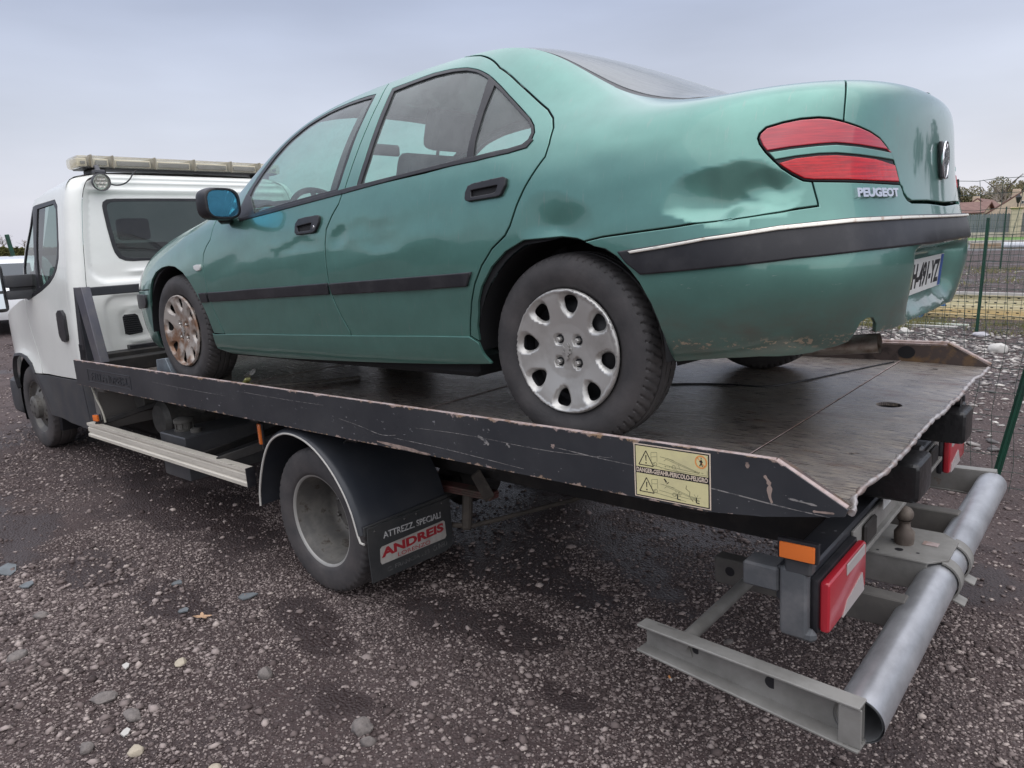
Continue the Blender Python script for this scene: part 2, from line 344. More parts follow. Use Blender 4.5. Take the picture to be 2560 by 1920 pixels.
# ---- truck cab surface: u runs along the plan outline (back wall u<0, side u>0), v = height
XB=4.18
def cabW(z): return np.interp(z,[-.5,-.1,.3,.6,.9,1.15,1.24,1.30,1.335,1.36,1.375],[.985,1.0,1.0,.985,.955,.918,.895,.868,.835,.77,.66])
def cabW2(z):
    z=np.asarray(z,float);o=0
    for k,w in((-.03,.2),(-.015,.2),(0,.2),(.015,.2),(.03,.2)): o=o+w*cabW(z+k)
    return o
def backlean(z): return np.interp(z,[-.5,.4,.9,1.25,1.30,1.34,1.37],[0,0,.015,.03,.04,.06,.10])
def emboss(y,z):
    y=np.abs(y)
    def rr(cy,cz,hy,hz,r): # rounded-box signed distance
        qy=np.abs(y-cy)-hy+r;qz=np.abs(z-cz)-hz+r
        return np.sqrt(np.maximum(qy,0)**2+np.maximum(qz,0)**2)+np.minimum(np.maximum(qy,qz),0)-r
    sm=lambda d,w:1/(1+np.exp(np.clip(d/w,-30,30)))
    o=-.022*sm(rr(0,.97,.86,.36,.12),.008)          # big recessed field round the window
    o+=.012*sm(np.abs(z-1.245)-.016,.006)*sm(y-.78,.01)
    o+=.010*sm(np.abs(z-1.30)-.010,.005)*sm(y-.80,.01)
    o+=.014*sm(np.abs(z-.665)-.012,.007)*sm(np.abs(y-.3)-.28,.02)
    o+=-.018*sm(rr(0,.16,.80,.34,.1),.007)
    o+=.014*sm(rr(.42,.27,.25,.12,.05),.007)
    o+=-.012*sm(rr(.60,.28,.11,.10,.05),.008)
    o+=.012*sm(np.abs(z-.06)-.02,.007)*sm(np.abs(y-.25)-.35,.02)
    o+=.010*sm(np.abs(z-.42)-.018,.007)*sm(np.abs(y-.15)-.5,.02)
    return o
def CS(u,v,emb=True):
    u=np.asarray(u,float);v=np.asarray(v,float);r=.09;L=r*np.pi/2
    W=cabW2(v);xb=XB+backlean(v)
    fx=xb+r+np.maximum(u,0)
    # taper in plan towards the nose
    W2=W-.20*np.clip((fx-5.55)/.75,0,1)**2.2 -.03*np.clip((fx-4.9)/.6,0,1)*np.clip((v-.55)/.5,0,1)
    # wheel arch flare
    d=np.hypot(fx-5.49,(v+.50));W2=W2+.03*np.exp(-((d-.52)/.09)**2)*(v>-.6)
    a=np.clip(-u/r,0,np.pi/2)
    x=np.where(u>=0,fx,xb+r-r*np.sin(a));y=np.where(u>=0,W2,W-r+r*np.cos(a))
    back=u<-L
    yb=W-r-(-u-L);y=np.where(back,yb,y);x=np.where(back,xb,x)
    if emb: x=x-emboss(y,v)*np.clip((-u-L)/.05,0,1)
    return np.stack([x,y,v*1.0],-1)
TR={'L1':[(14.731,6.012),(14.622,5.065),(14.659,4.568),(14.806,4.357),(14.913,4.106),(14.937,3.847),(14.914,3.476),(14.86,2.914),(14.818,2.49),(14.722,2.012),(14.634,1.706),(14.548,1.421)],'L2':[(10.88,8.584),(10.847,7.424),(10.873,6.621),(10.906,5.969),(10.946,5.406),(10.977,5.053),(11.004,4.991),(11.041,4.772),(11.14,4.53),(11.232,4.239),(11.254,3.884),(11.254,3.555),(11.24,3.042),(11.202,2.515),(11.113,2.04),(11.009,1.627),(11.008,1.587)],'L3':[(9.458,8.514),(9.026,7.647),(8.614,7.2),(8.228,6.859),(7.919,6.582),(7.777,6.326),(7.706,5.983),(7.697,5.464),(7.724,5.145),(7.861,4.846),(8.009,4.539),(8.14,4.222),(8.252,3.873),(8.343,3.694),(8.588,3.456),(8.779,3.134),(8.919,2.759),(9.011,2.366),(9.075,1.963),(9.108,1.629)],'archRf':[(8.818,0.851),(8.923,1.149),(8.967,1.472),(8.964,1.844),(8.924,2.076),(8.893,2.366),(8.806,2.685),(8.605,3.091),(8.35,3.376),(8.014,3.574),(7.699,3.629),(8.045,3.466),(7.727,3.59),(7.386,3.625),(7.143,3.579),(7.025,3.527)],'archRb':[(7.025,3.527),(6.871,3.426),(6.712,3.38),(6.552,3.234),(6.381,2.976),(6.251,2.715),(6.114,2.303),(6.033,1.899),(5.975,1.451),(5.959,0.729)],'L5':[(7.025,3.527),(6.757,3.612),(6.214,3.718),(5.777,3.798),(5.517,3.851),(4.988,3.934),(5.158,3.895),(4.511,3.989),(3.981,4.058),(3.679,4.093)],'L5b':[(3.679,4.093),(3.686,4.197),(3.717,4.392),(3.74,4.533)],'lampTop':[(4.591,5.324),(4.626,5.459),(4.608,5.57),(4.521,5.711),(4.258,5.829),(3.98,5.908),(3.682,5.935),(3.469,5.911),(3.19,5.831)],'lampTopR':[(3.19,5.831),(2.875,5.722),(2.608,5.612),(2.376,5.48),(2.219,5.334),(2.089,5.189),(1.974,4.995),(1.886,4.752),(1.828,4.504)],'lampBot':[(1.828,4.504),(2.338,4.518),(3.104,4.543),(3.644,4.554),(3.739,4.555),(3.899,4.58),(4.084,4.692),(4.229,4.815),(4.356,4.964),(4.485,5.132),(4.591,5.324)],'bootL':[(3.19,5.831),(3.196,6.258),(3.196,6.697),(3.194,7.246),(3.15,8.55)],'bootR':[(1.828,4.504),(1.79,4.411),(1.761,4.288),(1.676,4.177),(1.538,4.113),(0.9,4.105),(0.0,4.05)],'bumpBot':[(5.952,0.661),(5.861,0.548),(5.622,0.586),(5.167,0.643),(4.618,0.634),(4.327,0.554),(4.021,0.519),(3.701,0.542),(3.512,0.647),(3.271,0.681),(3.037,0.83)],'archF':[(18.605,0.19),(18.198,1.115),(18.18,1.69),(18.125,2.311),(18.045,2.787),(17.942,3.225),(17.788,3.61),(17.52,3.921),(17.122,4.034),(16.717,4.002),(16.342,3.873),(15.946,3.583),(15.658,3.225),(15.426,2.812),(15.239,2.376),(15.093,1.903),(15.009,1.454)],'sillTop':[(14.983,1.396),(12.225,1.496),(10.717,1.563),(9.834,1.599),(9.11,1.61)],'sillBot':[(15.044,0.788),(14.583,0.396),(12.872,0.325),(11.027,0.501),(9.722,0.657),(8.828,0.798)],'winF':[(13.627,5.083),(13.635,5.919),(13.896,7.368),(13.584,7.802),(13.153,7.75),(12.728,7.953),(12.439,8.626),(12.213,8.916),(11.831,8.558),(11.496,8.29),(11.232,8.146),(10.997,8.018),(10.987,7.645),(10.993,7.056),(11.017,6.513),(11.032,5.898),(11.071,5.291),(11.1,5.03)],'winFi':[(13.151,5.424),(13.079,5.753),(12.906,6.126),(12.53,6.601),(12.268,6.87),(11.987,7.257),(11.799,7.357),(11.48,7.394),(11.186,7.428),(11.005,7.712),(11.025,6.942),(11.063,6.33),(11.082,5.708),(11.123,5.077)],'winR':[(10.771,5.089),(10.725,5.725),(10.709,6.487),(10.703,7.243),(10.713,7.949),(10.466,7.961),(10.098,8.029),(9.814,7.952),(9.572,7.824),(9.363,7.629),(9.165,7.401),(8.981,7.153),(8.706,6.81),(8.423,6.491),(8.175,6.203),(8.062,5.984),(8.013,5.784),(8.03,5.544),(8.138,5.391),(8.393,5.291),(8.956,5.178),(9.714,5.076),(10.469,5.05)],'glR1':[(10.708,5.107),(10.66,5.659),(10.64,6.408),(10.63,7.078),(10.648,7.721),(10.385,7.777),(10.042,7.834),(9.763,7.787),(9.55,7.697),(9.374,7.553),(9.14,7.275),(9.123,6.603),(9.116,5.961),(9.106,5.251),(9.723,5.157),(10.477,5.119)],'glR2':[(8.995,7.064),(8.739,6.758),(8.455,6.426),(8.205,6.131),(8.101,5.953),(8.062,5.77),(8.088,5.588),(8.179,5.455),(8.405,5.359),(8.992,5.243),(9.019,5.652),(9.023,6.373)],'belt':[(13.619,5.128),(12.385,5.067),(11.62,5.063),(11.003,5.1),(10.477,5.119),(9.971,5.144),(9.07,5.221),(8.397,5.315),(8.146,5.433),(8.023,5.59),(7.983,5.568),(8.073,5.356),(8.384,5.233),(8.949,5.127),(9.961,5.062),(10.466,5.023),(10.99,4.987),(11.608,4.966),(12.366,4.953),(13.491,4.98)],'mould1':[(15.233,2.775),(14.864,2.787),(14.867,2.452),(15.174,2.43)],'mould2':[(14.816,2.79),(12.556,2.847),(11.242,2.895),(11.233,2.594),(12.608,2.532),(14.803,2.46)],'mould3':[(11.209,2.878),(10.069,2.945),(8.943,3.012),(9.034,2.709),(10.094,2.638),(11.18,2.579)],'hanF':[(11.798,4.485),(11.741,4.586),(11.574,4.598),(11.358,4.588),(11.331,4.538),(11.337,4.4),(11.399,4.214),(11.445,4.182),(11.758,4.193),(11.802,4.265)],'hanFi':[(11.755,4.403),(11.468,4.43),(11.487,4.252),(11.718,4.257)],'hanR':[(9.023,4.424),(9.023,4.529),(8.987,4.644),(8.901,4.678),(8.383,4.745),(8.326,4.716),(8.325,4.588),(8.404,4.422),(8.477,4.393),(8.965,4.363),(9.007,4.386)],'hanRi':[(8.926,4.554),(8.466,4.599),(8.488,4.488),(8.555,4.459),(8.913,4.433)],'rept':[(15.336,3.745),(15.191,3.773),(15.03,3.761),(15.007,3.65),(15.053,3.562),(15.205,3.553),(15.321,3.634)],'frub':[(19.5,3.2),(18.903,3.143),(18.289,3.013),(18.283,2.72),(18.442,2.415),(18.914,2.473),(19.55,2.555),(19.55,2.85)],'fsplit':[(19.45,3.473),(17.989,3.203)],'fbot':[(18.605,0.19),(18.865,0.406),(19.054,0.731)],'rubT':[(6.536,3.341),(6.388,3.376),(5.347,3.614),(4.375,3.759),(3.191,3.833),(1.963,3.841),(0.622,3.834)],'rubB':[(0.912,3.176),(1.42,3.166),(2.961,3.152),(4.18,3.11),(5.133,3.024),(6.056,2.9),(6.212,2.881),(6.414,3.117)],'chrT':[(6.358,3.342),(5.815,3.471),(5.348,3.578),(4.378,3.726),(3.199,3.791),(1.978,3.792),(0.653,3.774)],'chrB':[(0.68,3.723),(1.997,3.731),(3.214,3.715),(4.385,3.655),(5.349,3.528),(5.815,3.417),(6.327,3.298)],'plate':[(1.374,3.129),(0.669,3.128),(0.634,2.437),(1.75,2.255)],'text':[(2.975,4.426),(2.002,4.384),(2.054,4.202),(2.986,4.246)],'emblem':[(0.44,5.504),(0.013,5.342),(0.0,4.8),(0.19,4.897)],'dents':[(7.643,4.069),(5.067,4.489),(5.518,4.228),(10.929,4.216),(9.983,4.125),(11.156,4.028),(10.79,3.809),(11.555,4.018)],'exh':[(2.902,1.132),(2.89,1.481),(2.662,1.528),(2.489,1.309),(2.463,0.919)],'creaseq':[(7.596,5.195),(6.507,5.719),(5.264,6.253)],'lampMT':[(4.485,5.137),(4.125,5.208),(3.638,5.273),(3.319,5.301),(2.849,5.271),(2.451,5.229),(2.073,5.19)],'lampMB':[(1.968,4.99),(2.448,5.031),(2.844,5.066),(3.312,5.092),(3.632,5.077),(4.026,5.025),(4.355,4.957)],'cDoorR':[(0.092,1.286),(0.021,1.162),(0.035,0.99),(0.031,0.817),(0.044,0.643),(0.044,0.494),(0.011,0.379),(-0.005,0.237),(0.001,0.147)],'cRoof':[(0.596,1.233),(0.531,1.281),(0.129,1.303)],'cWin':[(0.577,1.225),(0.146,1.221),(0.109,1.152),(0.114,0.996),(0.14,0.822),(0.191,0.736),(0.244,0.675),(0.365,0.623),(0.55,0.57),(0.86,0.504),(0.888,0.51),(0.872,0.854),(0.566,1.026)],'cGlass':[(0.514,1.137),(0.149,1.16),(0.153,0.911),(0.194,0.78),(0.251,0.702),(0.358,0.65),(0.57,0.594)],'cFr':[(0.625,1.224),(0.733,1.055),(0.885,0.883),(0.957,0.76),(0.93,0.614),(0.919,0.476),(2.107,0.319),(2.177,0.213),(1.63,0.08)],'cArch':[(1.52,-0.04),(1.501,0.018),(2.167,-0.029),(2.032,-0.046),(1.033,-0.001),(0.912,-0.061),(0.972,-0.15),(0.953,-0.255),(0.881,-0.353),(0.687,-0.39)],'cDark':[(0.868,-0.071),(0.52,-0.075),(0.107,-0.073)],'cDarkB':[(0.687,-0.39),(0.438,-0.43),(0.107,-0.442)],'cHandle':[(0.246,0.403),(0.199,0.422),(0.134,0.422),(0.099,0.378),(0.105,0.215),(0.125,0.201),(0.21,0.211),(0.244,0.247)],'bWin':[(-0.277,1.137),(-0.29,1.164),(-0.323,1.177),(-0.444,1.184),(-1.0,1.191)],'bWinB':[(-0.564,0.738),(-0.369,0.749),(-0.332,0.773),(-0.302,0.837),(-0.284,1.023)],'bVent':[(-0.259,0.339),(-0.278,0.362),(-0.35,0.36),(-0.371,0.349),(-0.393,0.24),(-0.383,0.218),(-0.266,0.212),(-0.243,0.232)],'bTop':[(0.09,1.36),(-0.32,1.36),(-0.79,1.36)]}
# ---------------- materials in use
M={}
M['paint']=mat('green_metallic_paint',(.132,.300,.255),.33,.64,.9,var=((.115,.260,.222),9,.35,.75),spec=.5,wear=[((.185,.30,.265),26,.60,.74,(5,1,.45),.5),((.23,.33,.30),60,.70,.74,(1,1,.8),.5)])
def scuffed():
    m=mat('scuffed_green_paint',(.132,.300,.255),.35,.62,.9,var=((.115,.260,.222),9,.35,.75));t=m.node_tree;n=t.nodes.new;l=t.links.new;b=t.nodes['Principled BSDF'];src=b.inputs['Base Color'].links[0].from_socket
    tc=n('ShaderNodeTexCoord');s=n('ShaderNodeSeparateXYZ');l(tc.outputs['Object'],s.inputs[0])
    def nz_(sc,st,lo,hi,det=7):
        mp_=n('ShaderNodeMapping');mp_.inputs['Scale'].default_value=st;l(tc.outputs['Object'],mp_.inputs[0]);z=n('ShaderNodeTexNoise');z.inputs['Scale'].default_value=sc;z.inputs['Detail'].default_value=det;z.inputs['Roughness'].default_value=.68;l(mp_.outputs[0],z.inputs['Vector']);r=n('ShaderNodeMapRange');r.inputs['From Min'].default_value=lo;r.inputs['From Max'].default_value=hi;l(z.outputs['Fac'],r.inputs['Value']);return r.outputs[0]
    def band(c,w):
        a=n('ShaderNodeMath');a.operation='SUBTRACT';a.inputs[1].default_value=c;l(s.outputs['Z'],a.inputs[0]);q=n('ShaderNodeMath');q.operation='ABSOLUTE';l(a.outputs[0],q.inputs[0]);r=n('ShaderNodeMapRange');r.inputs['From Min'].default_value=w;r.inputs['From Max'].default_value=w*.3;l(q.outputs[0],r.inputs['Value']);return r.outputs[0]
    def mul_(a,b_): x=n('ShaderNodeMath');x.operation='MULTIPLY';l(a,x.inputs[0]);l(b_,x.inputs[1]);return x.outputs[0]
    cur=src
    for f,c in((mul_(band(.36,.16),nz_(3,(1,1,2),.35,.75)),(.16,.15,.125)),(mul_(band(.355,.022),nz_(48,(1,1,1.8),.555,.58)),(.50,.41,.30)),(mul_(band(.52,.05),nz_(30,(1,1,6),.655,.68)),(.36,.44,.41))):
        mx=n('ShaderNodeMix');mx.data_type='RGBA';l(f,mx.inputs['Factor']);l(cur,mx.inputs['A']);mx.inputs['B'].default_value=(*c,1);cur=mx.outputs['Result']
    l(cur,b.inputs['Base Color']);return m
M['paint_dirty']=scuffed()
M['black_plastic']=mat('black_plastic_trim',(.018,.0175,.021),.38,var=((.034,.033,.036),14,.45,.7),bump=(240,.08,.002))
M['rubber']=mat('tyre_rubber',(.040,.038,.039),.66,var=((.082,.075,.074),7,.35,.7),bump=(120,.25,.003))
M['rubber_truck']=mat('truck_tyre_rubber',(.045,.043,.045),.75,var=((.09,.08,.078),6,.35,.7),bump=(110,.25,.003))
M['cover']=mat('silver_wheel_cover',(.54,.53,.505),.36,.55,.2,var=((.40,.385,.36),9,.45,.75))
M['cover_rust']=mat('rusty_wheel_cover',(.46,.42,.38),.42,.3,.1,var=((.22,.12,.07),9,.46,.62))
M['steel_dark']=mat('dark_wheel_steel',(.03,.03,.033),.5,.4)
M['dark']=mat('dark_interior',(.012,.012,.014),.8)
M['seat']=mat('dark_grey_seat_cloth',(.035,.036,.04),.9)
M['glass']=glass('tinted_car_glass',(.66,.90,.83),.17,(.46,.50,.49),ior=1.75)
M['glass_rear']=glass('dusty_rear_glass',(.25,.32,.32),.55,(.33,.35,.36),ior=1.6,streak=(1,6,1))
M['glass_cab']=glass('dark_cab_glass',(.38,.50,.46),.05,(.3,.3,.3),ior=1.5)
M['glass_back']=glass('dark_rear_cab_glass',(.10,.115,.11),.06,(.3,.3,.3),ior=1.6)
M['red']=mat('red_lamp_lens',(.62,.004,.010),.16,0,.35,var=((.36,.004,.010),26,.42,.6,(.4,.4,9)),bump=(60,.25,.004))
M['red_pink']=mat('faded_upper_red_lens',(.56,.030,.050),.14,0,.8,var=((.40,.025,.045),26,.4,.6,(.4,.4,9)))
M['chrome']=mat('worn_chrome_strip',(.86,.82,.73),.34,.45,var=((.62,.50,.40),30,.56,.66))
M['silver']=mat('silver_badge',(.75,.75,.78),.18,.9)
M['white_plate']=mat('white_plate',(.70,.71,.70),.35)
M['ink']=mat('black_ink',(.012,.012,.015),.5)
M['blue_ink']=mat('blue_plate_band',(.03,.08,.32),.4)
M['mirror']=mat('blue_mirror_glass',(.16,.56,.85),.02,1.0)
M['lens_white']=mat('white_lamp_lens',(.62,.62,.60),.18,0,.6)
M['clear']=glass('clear_lens',(.90,.88,.82),.16,(.85,.82,.72),ior=1.45)
M['exhaust']=mat('exhaust_steel',(.48,.44,.40),.38,.8,var=((.16,.10,.06),14,.45,.7))
M['white']=mat('white_cab_paint',(.86,.87,.825),.30,0,.7,var=((.80,.81,.77),5,.4,.75),bump=(3,.03,.02))
M['cab_dark']=mat('dark_grey_cab_plastic',(.050,.052,.058),.55,var=((.075,.072,.072),5,.4,.7))
M['black_metal']=mat('black_truck_paint',(.022,.024,.030),.48,.0,.15,var=((.035,.036,.040),4,.4,.7),bump=(9,.10,.01),
  wear=[((.16,.16,.17),34,.66,.70,(1,1,1.6),.7),((.30,.24,.21),9,.715,.735,(.6,1,1.2),.8)])
M['frame']=mat('dark_chassis_steel',(.020,.019,.019),.7,.2,var=((.05,.043,.038),6,.45,.75))
M['galv']=mat('galvanised_steel',(.52,.53,.55),.38,.62,var=((.33,.335,.35),9,.38,.68,(1,.5,1)),bump=(30,.08,.004),wear=[((.18,.12,.08),16,.66,.74,(1,1,1),.8)])
M['galv_dull']=mat('dusty_galvanised_steel',(.27,.262,.245),.6,.15,var=((.17,.163,.15),7,.38,.7),wear=[((.22,.11,.06),12,.66,.74,(1,1,1),.85)])
M['alu']=mat('beige_aluminium_profile',(.68,.635,.55),.45,.10,var=((.52,.485,.42),6,.4,.75,(.5,1,3)),wear=[((.20,.18,.15),40,.64,.72,(.3,1,2),.7)])
M['amber']=mat('amber_reflector',(.85,.20,.035),.18,0,.8)
M['tail']=mat('red_trailer_lens',(.42,.018,.032),.3,0,.5,var=((.42,.02,.03),9,.4,.7))
M['tail_grey']=mat('grey_lens_band',(.40,.36,.35),.4)
M['yellow']=mat('pale_yellow_sticker',(.72,.66,.36),.45,var=((.60,.54,.32),12,.45,.75))
M['cream']=mat('cream_sticker_edge',(.72,.60,.48),.5)
M['orange']=mat('orange_ring',(.80,.32,.10),.5)
M['line']=mat('grey_green_line_art',(.22,.22,.13),.6)
M['arm']=mat('grimy_brown_steel',(.105,.098,.09),.75,.1,var=((.16,.15,.135),6,.42,.68))
M['scr']=mat('pale_scratch',(.26,.245,.235),.7,var=((.08,.08,.085),60,.45,.6))
M['bare']=mat('bare_primer_patch',(.33,.25,.215),.75,var=((.2,.15,.13),30,.45,.6))
M['flap']=mat('black_rubber_flap',(.030,.032,.034),.55,var=((.055,.055,.055),6,.4,.75),bump=(25,.12,.004))
M['flap_text']=mat('worn_white_lettering',(.50,.50,.50),.6,var=((.16,.16,.16),60,.5,.65))
M['flap_faint']=mat('faded_grey_lettering',(.12,.12,.12),.7,var=((.05,.05,.05),60,.45,.6))
M['flap_plate']=mat('faded_white_sticker',(.44,.42,.39),.5,var=((.32,.28,.26),14,.4,.7))
M['red_ink']=mat('dark_red_lettering',(.34,.02,.03),.5)
M['strap']=mat('grey_webbing',(.09,.082,.072),.9,var=((.14,.13,.11),40,.4,.7))
M['zinc']=mat('zinc_plated_metal',(.62,.62,.60),.25,.9)
M['chock']=mat('grey_chock_plate',(.20,.235,.26),.5,.4,var=((.12,.13,.15),12,.4,.7))
M['dirty_wheel']=mat('dusty_grey_wheel_paint',(.11,.105,.10),.55,.3,var=((.20,.19,.17),8,.42,.68),wear=[((.07,.055,.045),16,.58,.68,(1,1,1),.8)])
M['green_post']=mat('green_fence_post',(.012,.075,.045),.45,var=((.02,.05,.04),5,.4,.7))
M['wire']=mat('green_grey_wire',(.06,.09,.075),.5,.3)
M['lightbar']=mat('lightbar_base',(.035,.035,.035),.5)
M['led']=mat('led_reflector',(.78,.73,.60),.35,.1);M['led2']=mat('led_cluster',(.22,.22,.22),.25,.5)
def rail_mat():
    m=mat('worn_black_rail_paint',(.028,.0305,.036),.42,0,.12,var=((.046,.048,.053),3,.4,.7),bump=(7,.12,.012),
      wear=[((.17,.17,.18),38,.68,.70,(.8,1,1.2),.7),((.24,.235,.235),85,.69,.705,(.5,1,1.2),.7),((.33,.25,.22),9,.715,.725,(1,1,1.6),.8),((.075,.078,.085),2.6,.66,.68,(.30,1,7),.6)])
    t=m.node_tree;n=t.nodes.new;l=t.links.new;b=t.nodes['Principled BSDF'];src=b.inputs['Base Color'].links[0].from_socket
    tc=n('ShaderNodeTexCoord');s=n('ShaderNodeSeparateXYZ');l(tc.outputs['Object'],s.inputs[0])
    z=n('ShaderNodeTexNoise');z.inputs['Scale'].default_value=14;z.inputs['Detail'].default_value=8;z.inputs['Roughness'].default_value=.7;l(tc.outputs['Object'],z.inputs['Vector'])
    # distance to the top (.094) and bottom (-.078) edges, roughened by noise
    a=n('ShaderNodeMath');a.operation='SUBTRACT';a.inputs[1].default_value=.008;l(s.outputs['Z'],a.inputs[0])
    c=n('ShaderNodeMath');c.operation='ABSOLUTE';l(a.outputs[0],c.inputs[0])
    d=n('ShaderNodeMath');d.operation='MULTIPLY_ADD';d.inputs[1].default_value=.085;l(z.outputs['Fac'],d.inputs[0]);l(c.outputs[0],d.inputs[2])
    r=n('ShaderNodeMapRange');r.inputs['From Min'].default_value=.1275;r.inputs['From Max'].default_value=.1305;l(d.outputs[0],r.inputs['Value'])
    z2=n('ShaderNodeTexNoise');z2.inputs['Scale'].default_value=25;l(tc.outputs['Object'],z2.inputs['Vector'])
    cr=n('ShaderNodeValToRGB');l(z2.outputs['Fac'],cr.inputs[0]);cr.color_ramp.elements[0].position=.4;cr.color_ramp.elements[0].color=(.36,.28,.26,1);cr.color_ramp.elements[1].position=.62;cr.color_ramp.elements[1].color=(.30,.20,.12,1)
    mx=n('ShaderNodeMix');mx.data_type='RGBA';l(r.outputs[0],mx.inputs['Factor']);l(src,mx.inputs['A']);l(cr.outputs[0],mx.inputs['B']);l(mx.outputs['Result'],b.inputs['Base Color'])
    return m
M['rail']=rail_mat()
def deck_mat():
    m=bpy.data.materials.new('worn_steel_deck');m.use_nodes=True;t=m.node_tree;b=t.nodes['Principled BSDF'];n=t.nodes.new;l=t.links.new
    tc=n('ShaderNodeTexCoord')
    def noise(sc,st,det=6,ro=.6,dist=0):
        mp_=n('ShaderNodeMapping');mp_.inputs['Scale'].default_value=st;l(tc.outputs['Object'],mp_.inputs[0]);z=n('ShaderNodeTexNoise');z.inputs['Scale'].default_value=sc;z.inputs['Detail'].default_value=det;z.inputs['Roughness'].default_value=ro;z.inputs['Distortion'].default_value=dist;l(mp_.outputs[0],z.inputs['Vector']);return z.outputs['Fac']
    def rmp(x,lo,hi,a=0,b_=1):
        r=n('ShaderNodeMapRange');r.inputs['From Min'].default_value=lo;r.inputs['From Max'].default_value=hi;r.inputs['To Min'].default_value=a;r.inputs['To Max'].default_value=b_;l(x,r.inputs['Value']);return r.outputs[0]
    def mixc(f,a,b_):
        x=n('ShaderNodeMix');x.data_type='RGBA';l(f,x.inputs['Factor'])
        for k,v in(('A',a),('B',b_)):
            if isinstance(v,tuple): x.inputs[k].default_value=(*v,1)
            else: l(v,x.inputs[k])
        return x.outputs['Result']
    st=noise(9,(1.2,16,1),7,.68,.35);st2=noise(16,(1.0,9,1),8,.72,.5);pt=noise(2.2,(1,1.4,1),5,.6);rs=noise(4,(1,2.5,1),6,.65)
    c=mixc(rmp(pt,.35,.65),(.13,.108,.10),(.24,.222,.212))
    c=mixc(rmp(st,.49,.60,0,.85),c,(.36,.315,.275))
    c=mixc(rmp(st2,.53,.61,0,.85),c,(.44,.375,.29))
    st3=noise(26,(1.0,14,1),8,.75,.6);c=mixc(rmp(st3,.45,.36,0,.85),c,(.05,.038,.038));c=mixc(rmp(st3,.60,.68,0,.7),c,(.50,.45,.38))
    c=mixc(rmp(st,.46,.36,0,.9),c,(.055,.045,.045))
    c=mixc(rmp(rs,.56,.66,0,.7),c,(.13,.065,.045))
    l(c,b.inputs['Base Color']);b.inputs['Metallic'].default_value=.25
    l(rmp(st,.3,.7,.18,.42),b.inputs['Roughness']);b.inputs['Specular IOR Level'].default_value=.75
    bp=n('ShaderNodeBump');bp.inputs['Strength'].default_value=.35;bp.inputs['Distance'].default_value=.004;l(st2,bp.inputs['Height'])
    bp2=n('ShaderNodeBump');bp2.inputs['Strength'].default_value=.5;bp2.inputs['Distance'].default_value=.03;l(noise(1.6,(1,1.3,1),2,.5),bp2.inputs['Height']);l(bp.outputs[0],bp2.inputs['Normal']);l(bp2.outputs[0],b.inputs['Normal'])
    return m
M['deck']=deck_mat()
M['rustedge']=mat('worn_rusty_edge',(.44,.355,.34),.6,.2,var=((.24,.15,.11),16,.45,.65),bump=(60,.4,.006))
M['rustrail']=mat('rusty_inner_rail',(.085,.062,.056),.7,.1,var=((.20,.12,.06),11,.5,.66),bump=(14,.3,.006),wear=[((.018,.014,.014),7,.55,.65,(1,1,1),.8)])
# ================= the sedan
CARM=D2W@Matrix.Translation((0,.10,0))
car=empty('sedan',CARM,'metallic green saloon car with dented rear wing, standing on the tow truck bed','car')
TF=dict
def disp(s,v):
    a=np.abs(s);d=0
    L=(s>0)
    def bash(s0,v0,rs,rt,rb,D,dl=.2,tilt=0.):
        wv=v+.035*np.sin(s*6.3)+.012*np.sin(s*15);du=(s-s0)/rs;dz=wv-v0-tilt*(s-s0);dv=np.where(dz>0,dz/rt,dz/rb);r=np.sqrt(du*du+dv*dv+.02);q=np.clip(1-r,0,1)
        return D*q*q/(q+dl)
    def bowl(s0,v0,rs,rv,D,pt=1.0,pb=2.2,tilt=0.):
        du=(s-s0)/rs;dv=(v-v0-tilt*(s-s0)+.05*np.sin(s*6.3)+.02*np.sin(s*17))/rv;r=np.sqrt(du*du+dv*dv);w=np.clip(1-r*r,0,1);p=np.where(dv>0,pt+(pb-pt)*np.clip(1-dv*1.6,0,1),pb)
        return D*np.power(w+1e-9,p)*(w>0)
    d=d+bash(4.95,4.20,1.05,.80,.34,.040,.06,-.08)+bash(4.35,4.45,.55,.42,.25,.012,.2)+bash(7.50,3.82,.66,.68,.40,.017,.10,.05)
    d=d+bowl(11.02,4.00,.20,.30,.006,1.6,2)+bowl(10.55,4.10,.55,.26,.0035,1.6,2.4)+bowl(10.35,3.80,.45,.30,.0042,1.5,2.4)+bowl(11.72,3.92,.50,.24,.0038,1.5,2)+bowl(12.2,4.05,.5,.22,-.0022,1.6,2)+bowl(9.6,4.1,.9,.35,.0022,1.6,2.4)
    return d*L
def ripple(s,v):
    return .0011*np.sin(s*2.1+1.3*np.sin(v*1.7))*np.sin(v*3.1+.8*np.sin(s*1.1))+.0005*np.sin(s*5.3+v*1.9)*np.sin(v*6.1-s*1.3)
def recess(s,v):
    a=np.abs(s);sm=lambda x,w:1/(1+np.exp(np.clip(x/w,-30,30)))
    return .085*sm(a-1.42,.11)*sm(v-3.06,.03)*sm(1.40-v,.26)
def Sx(s,v):
    s=np.asarray(s,float);v=np.asarray(v,float)
    f=s>24;a=np.where(f,48-s,np.abs(s));sg=np.where(f|(s<0),-1.,1.)
    P=S0(a,v);P=P*np.stack([np.ones_like(sg),sg,np.ones_like(sg)],-1)
    dd=disp(s,v)+ripple(np.abs(np.where(f,48-s,s)),v)*np.clip((a-4.5)/1.5,0,1)*np.clip((6.5-v),0,1);rc=recess(s,v)*(a<4)
    P=P+np.stack([dd*.10+rc,-dd*1.0,-dd*.12],-1)
    return P
EV=(.012,.012)
def cp(outer,holes=(),**k): k.setdefault('e',EV);k.setdefault('flip',-1);return patch(Sx,outer,holes,**k)
def neg(L): return [(-a,b) for a,b in L]
T_=TR
L1=T_['L1'];L2=T_['L2'];L3=T_['L3']
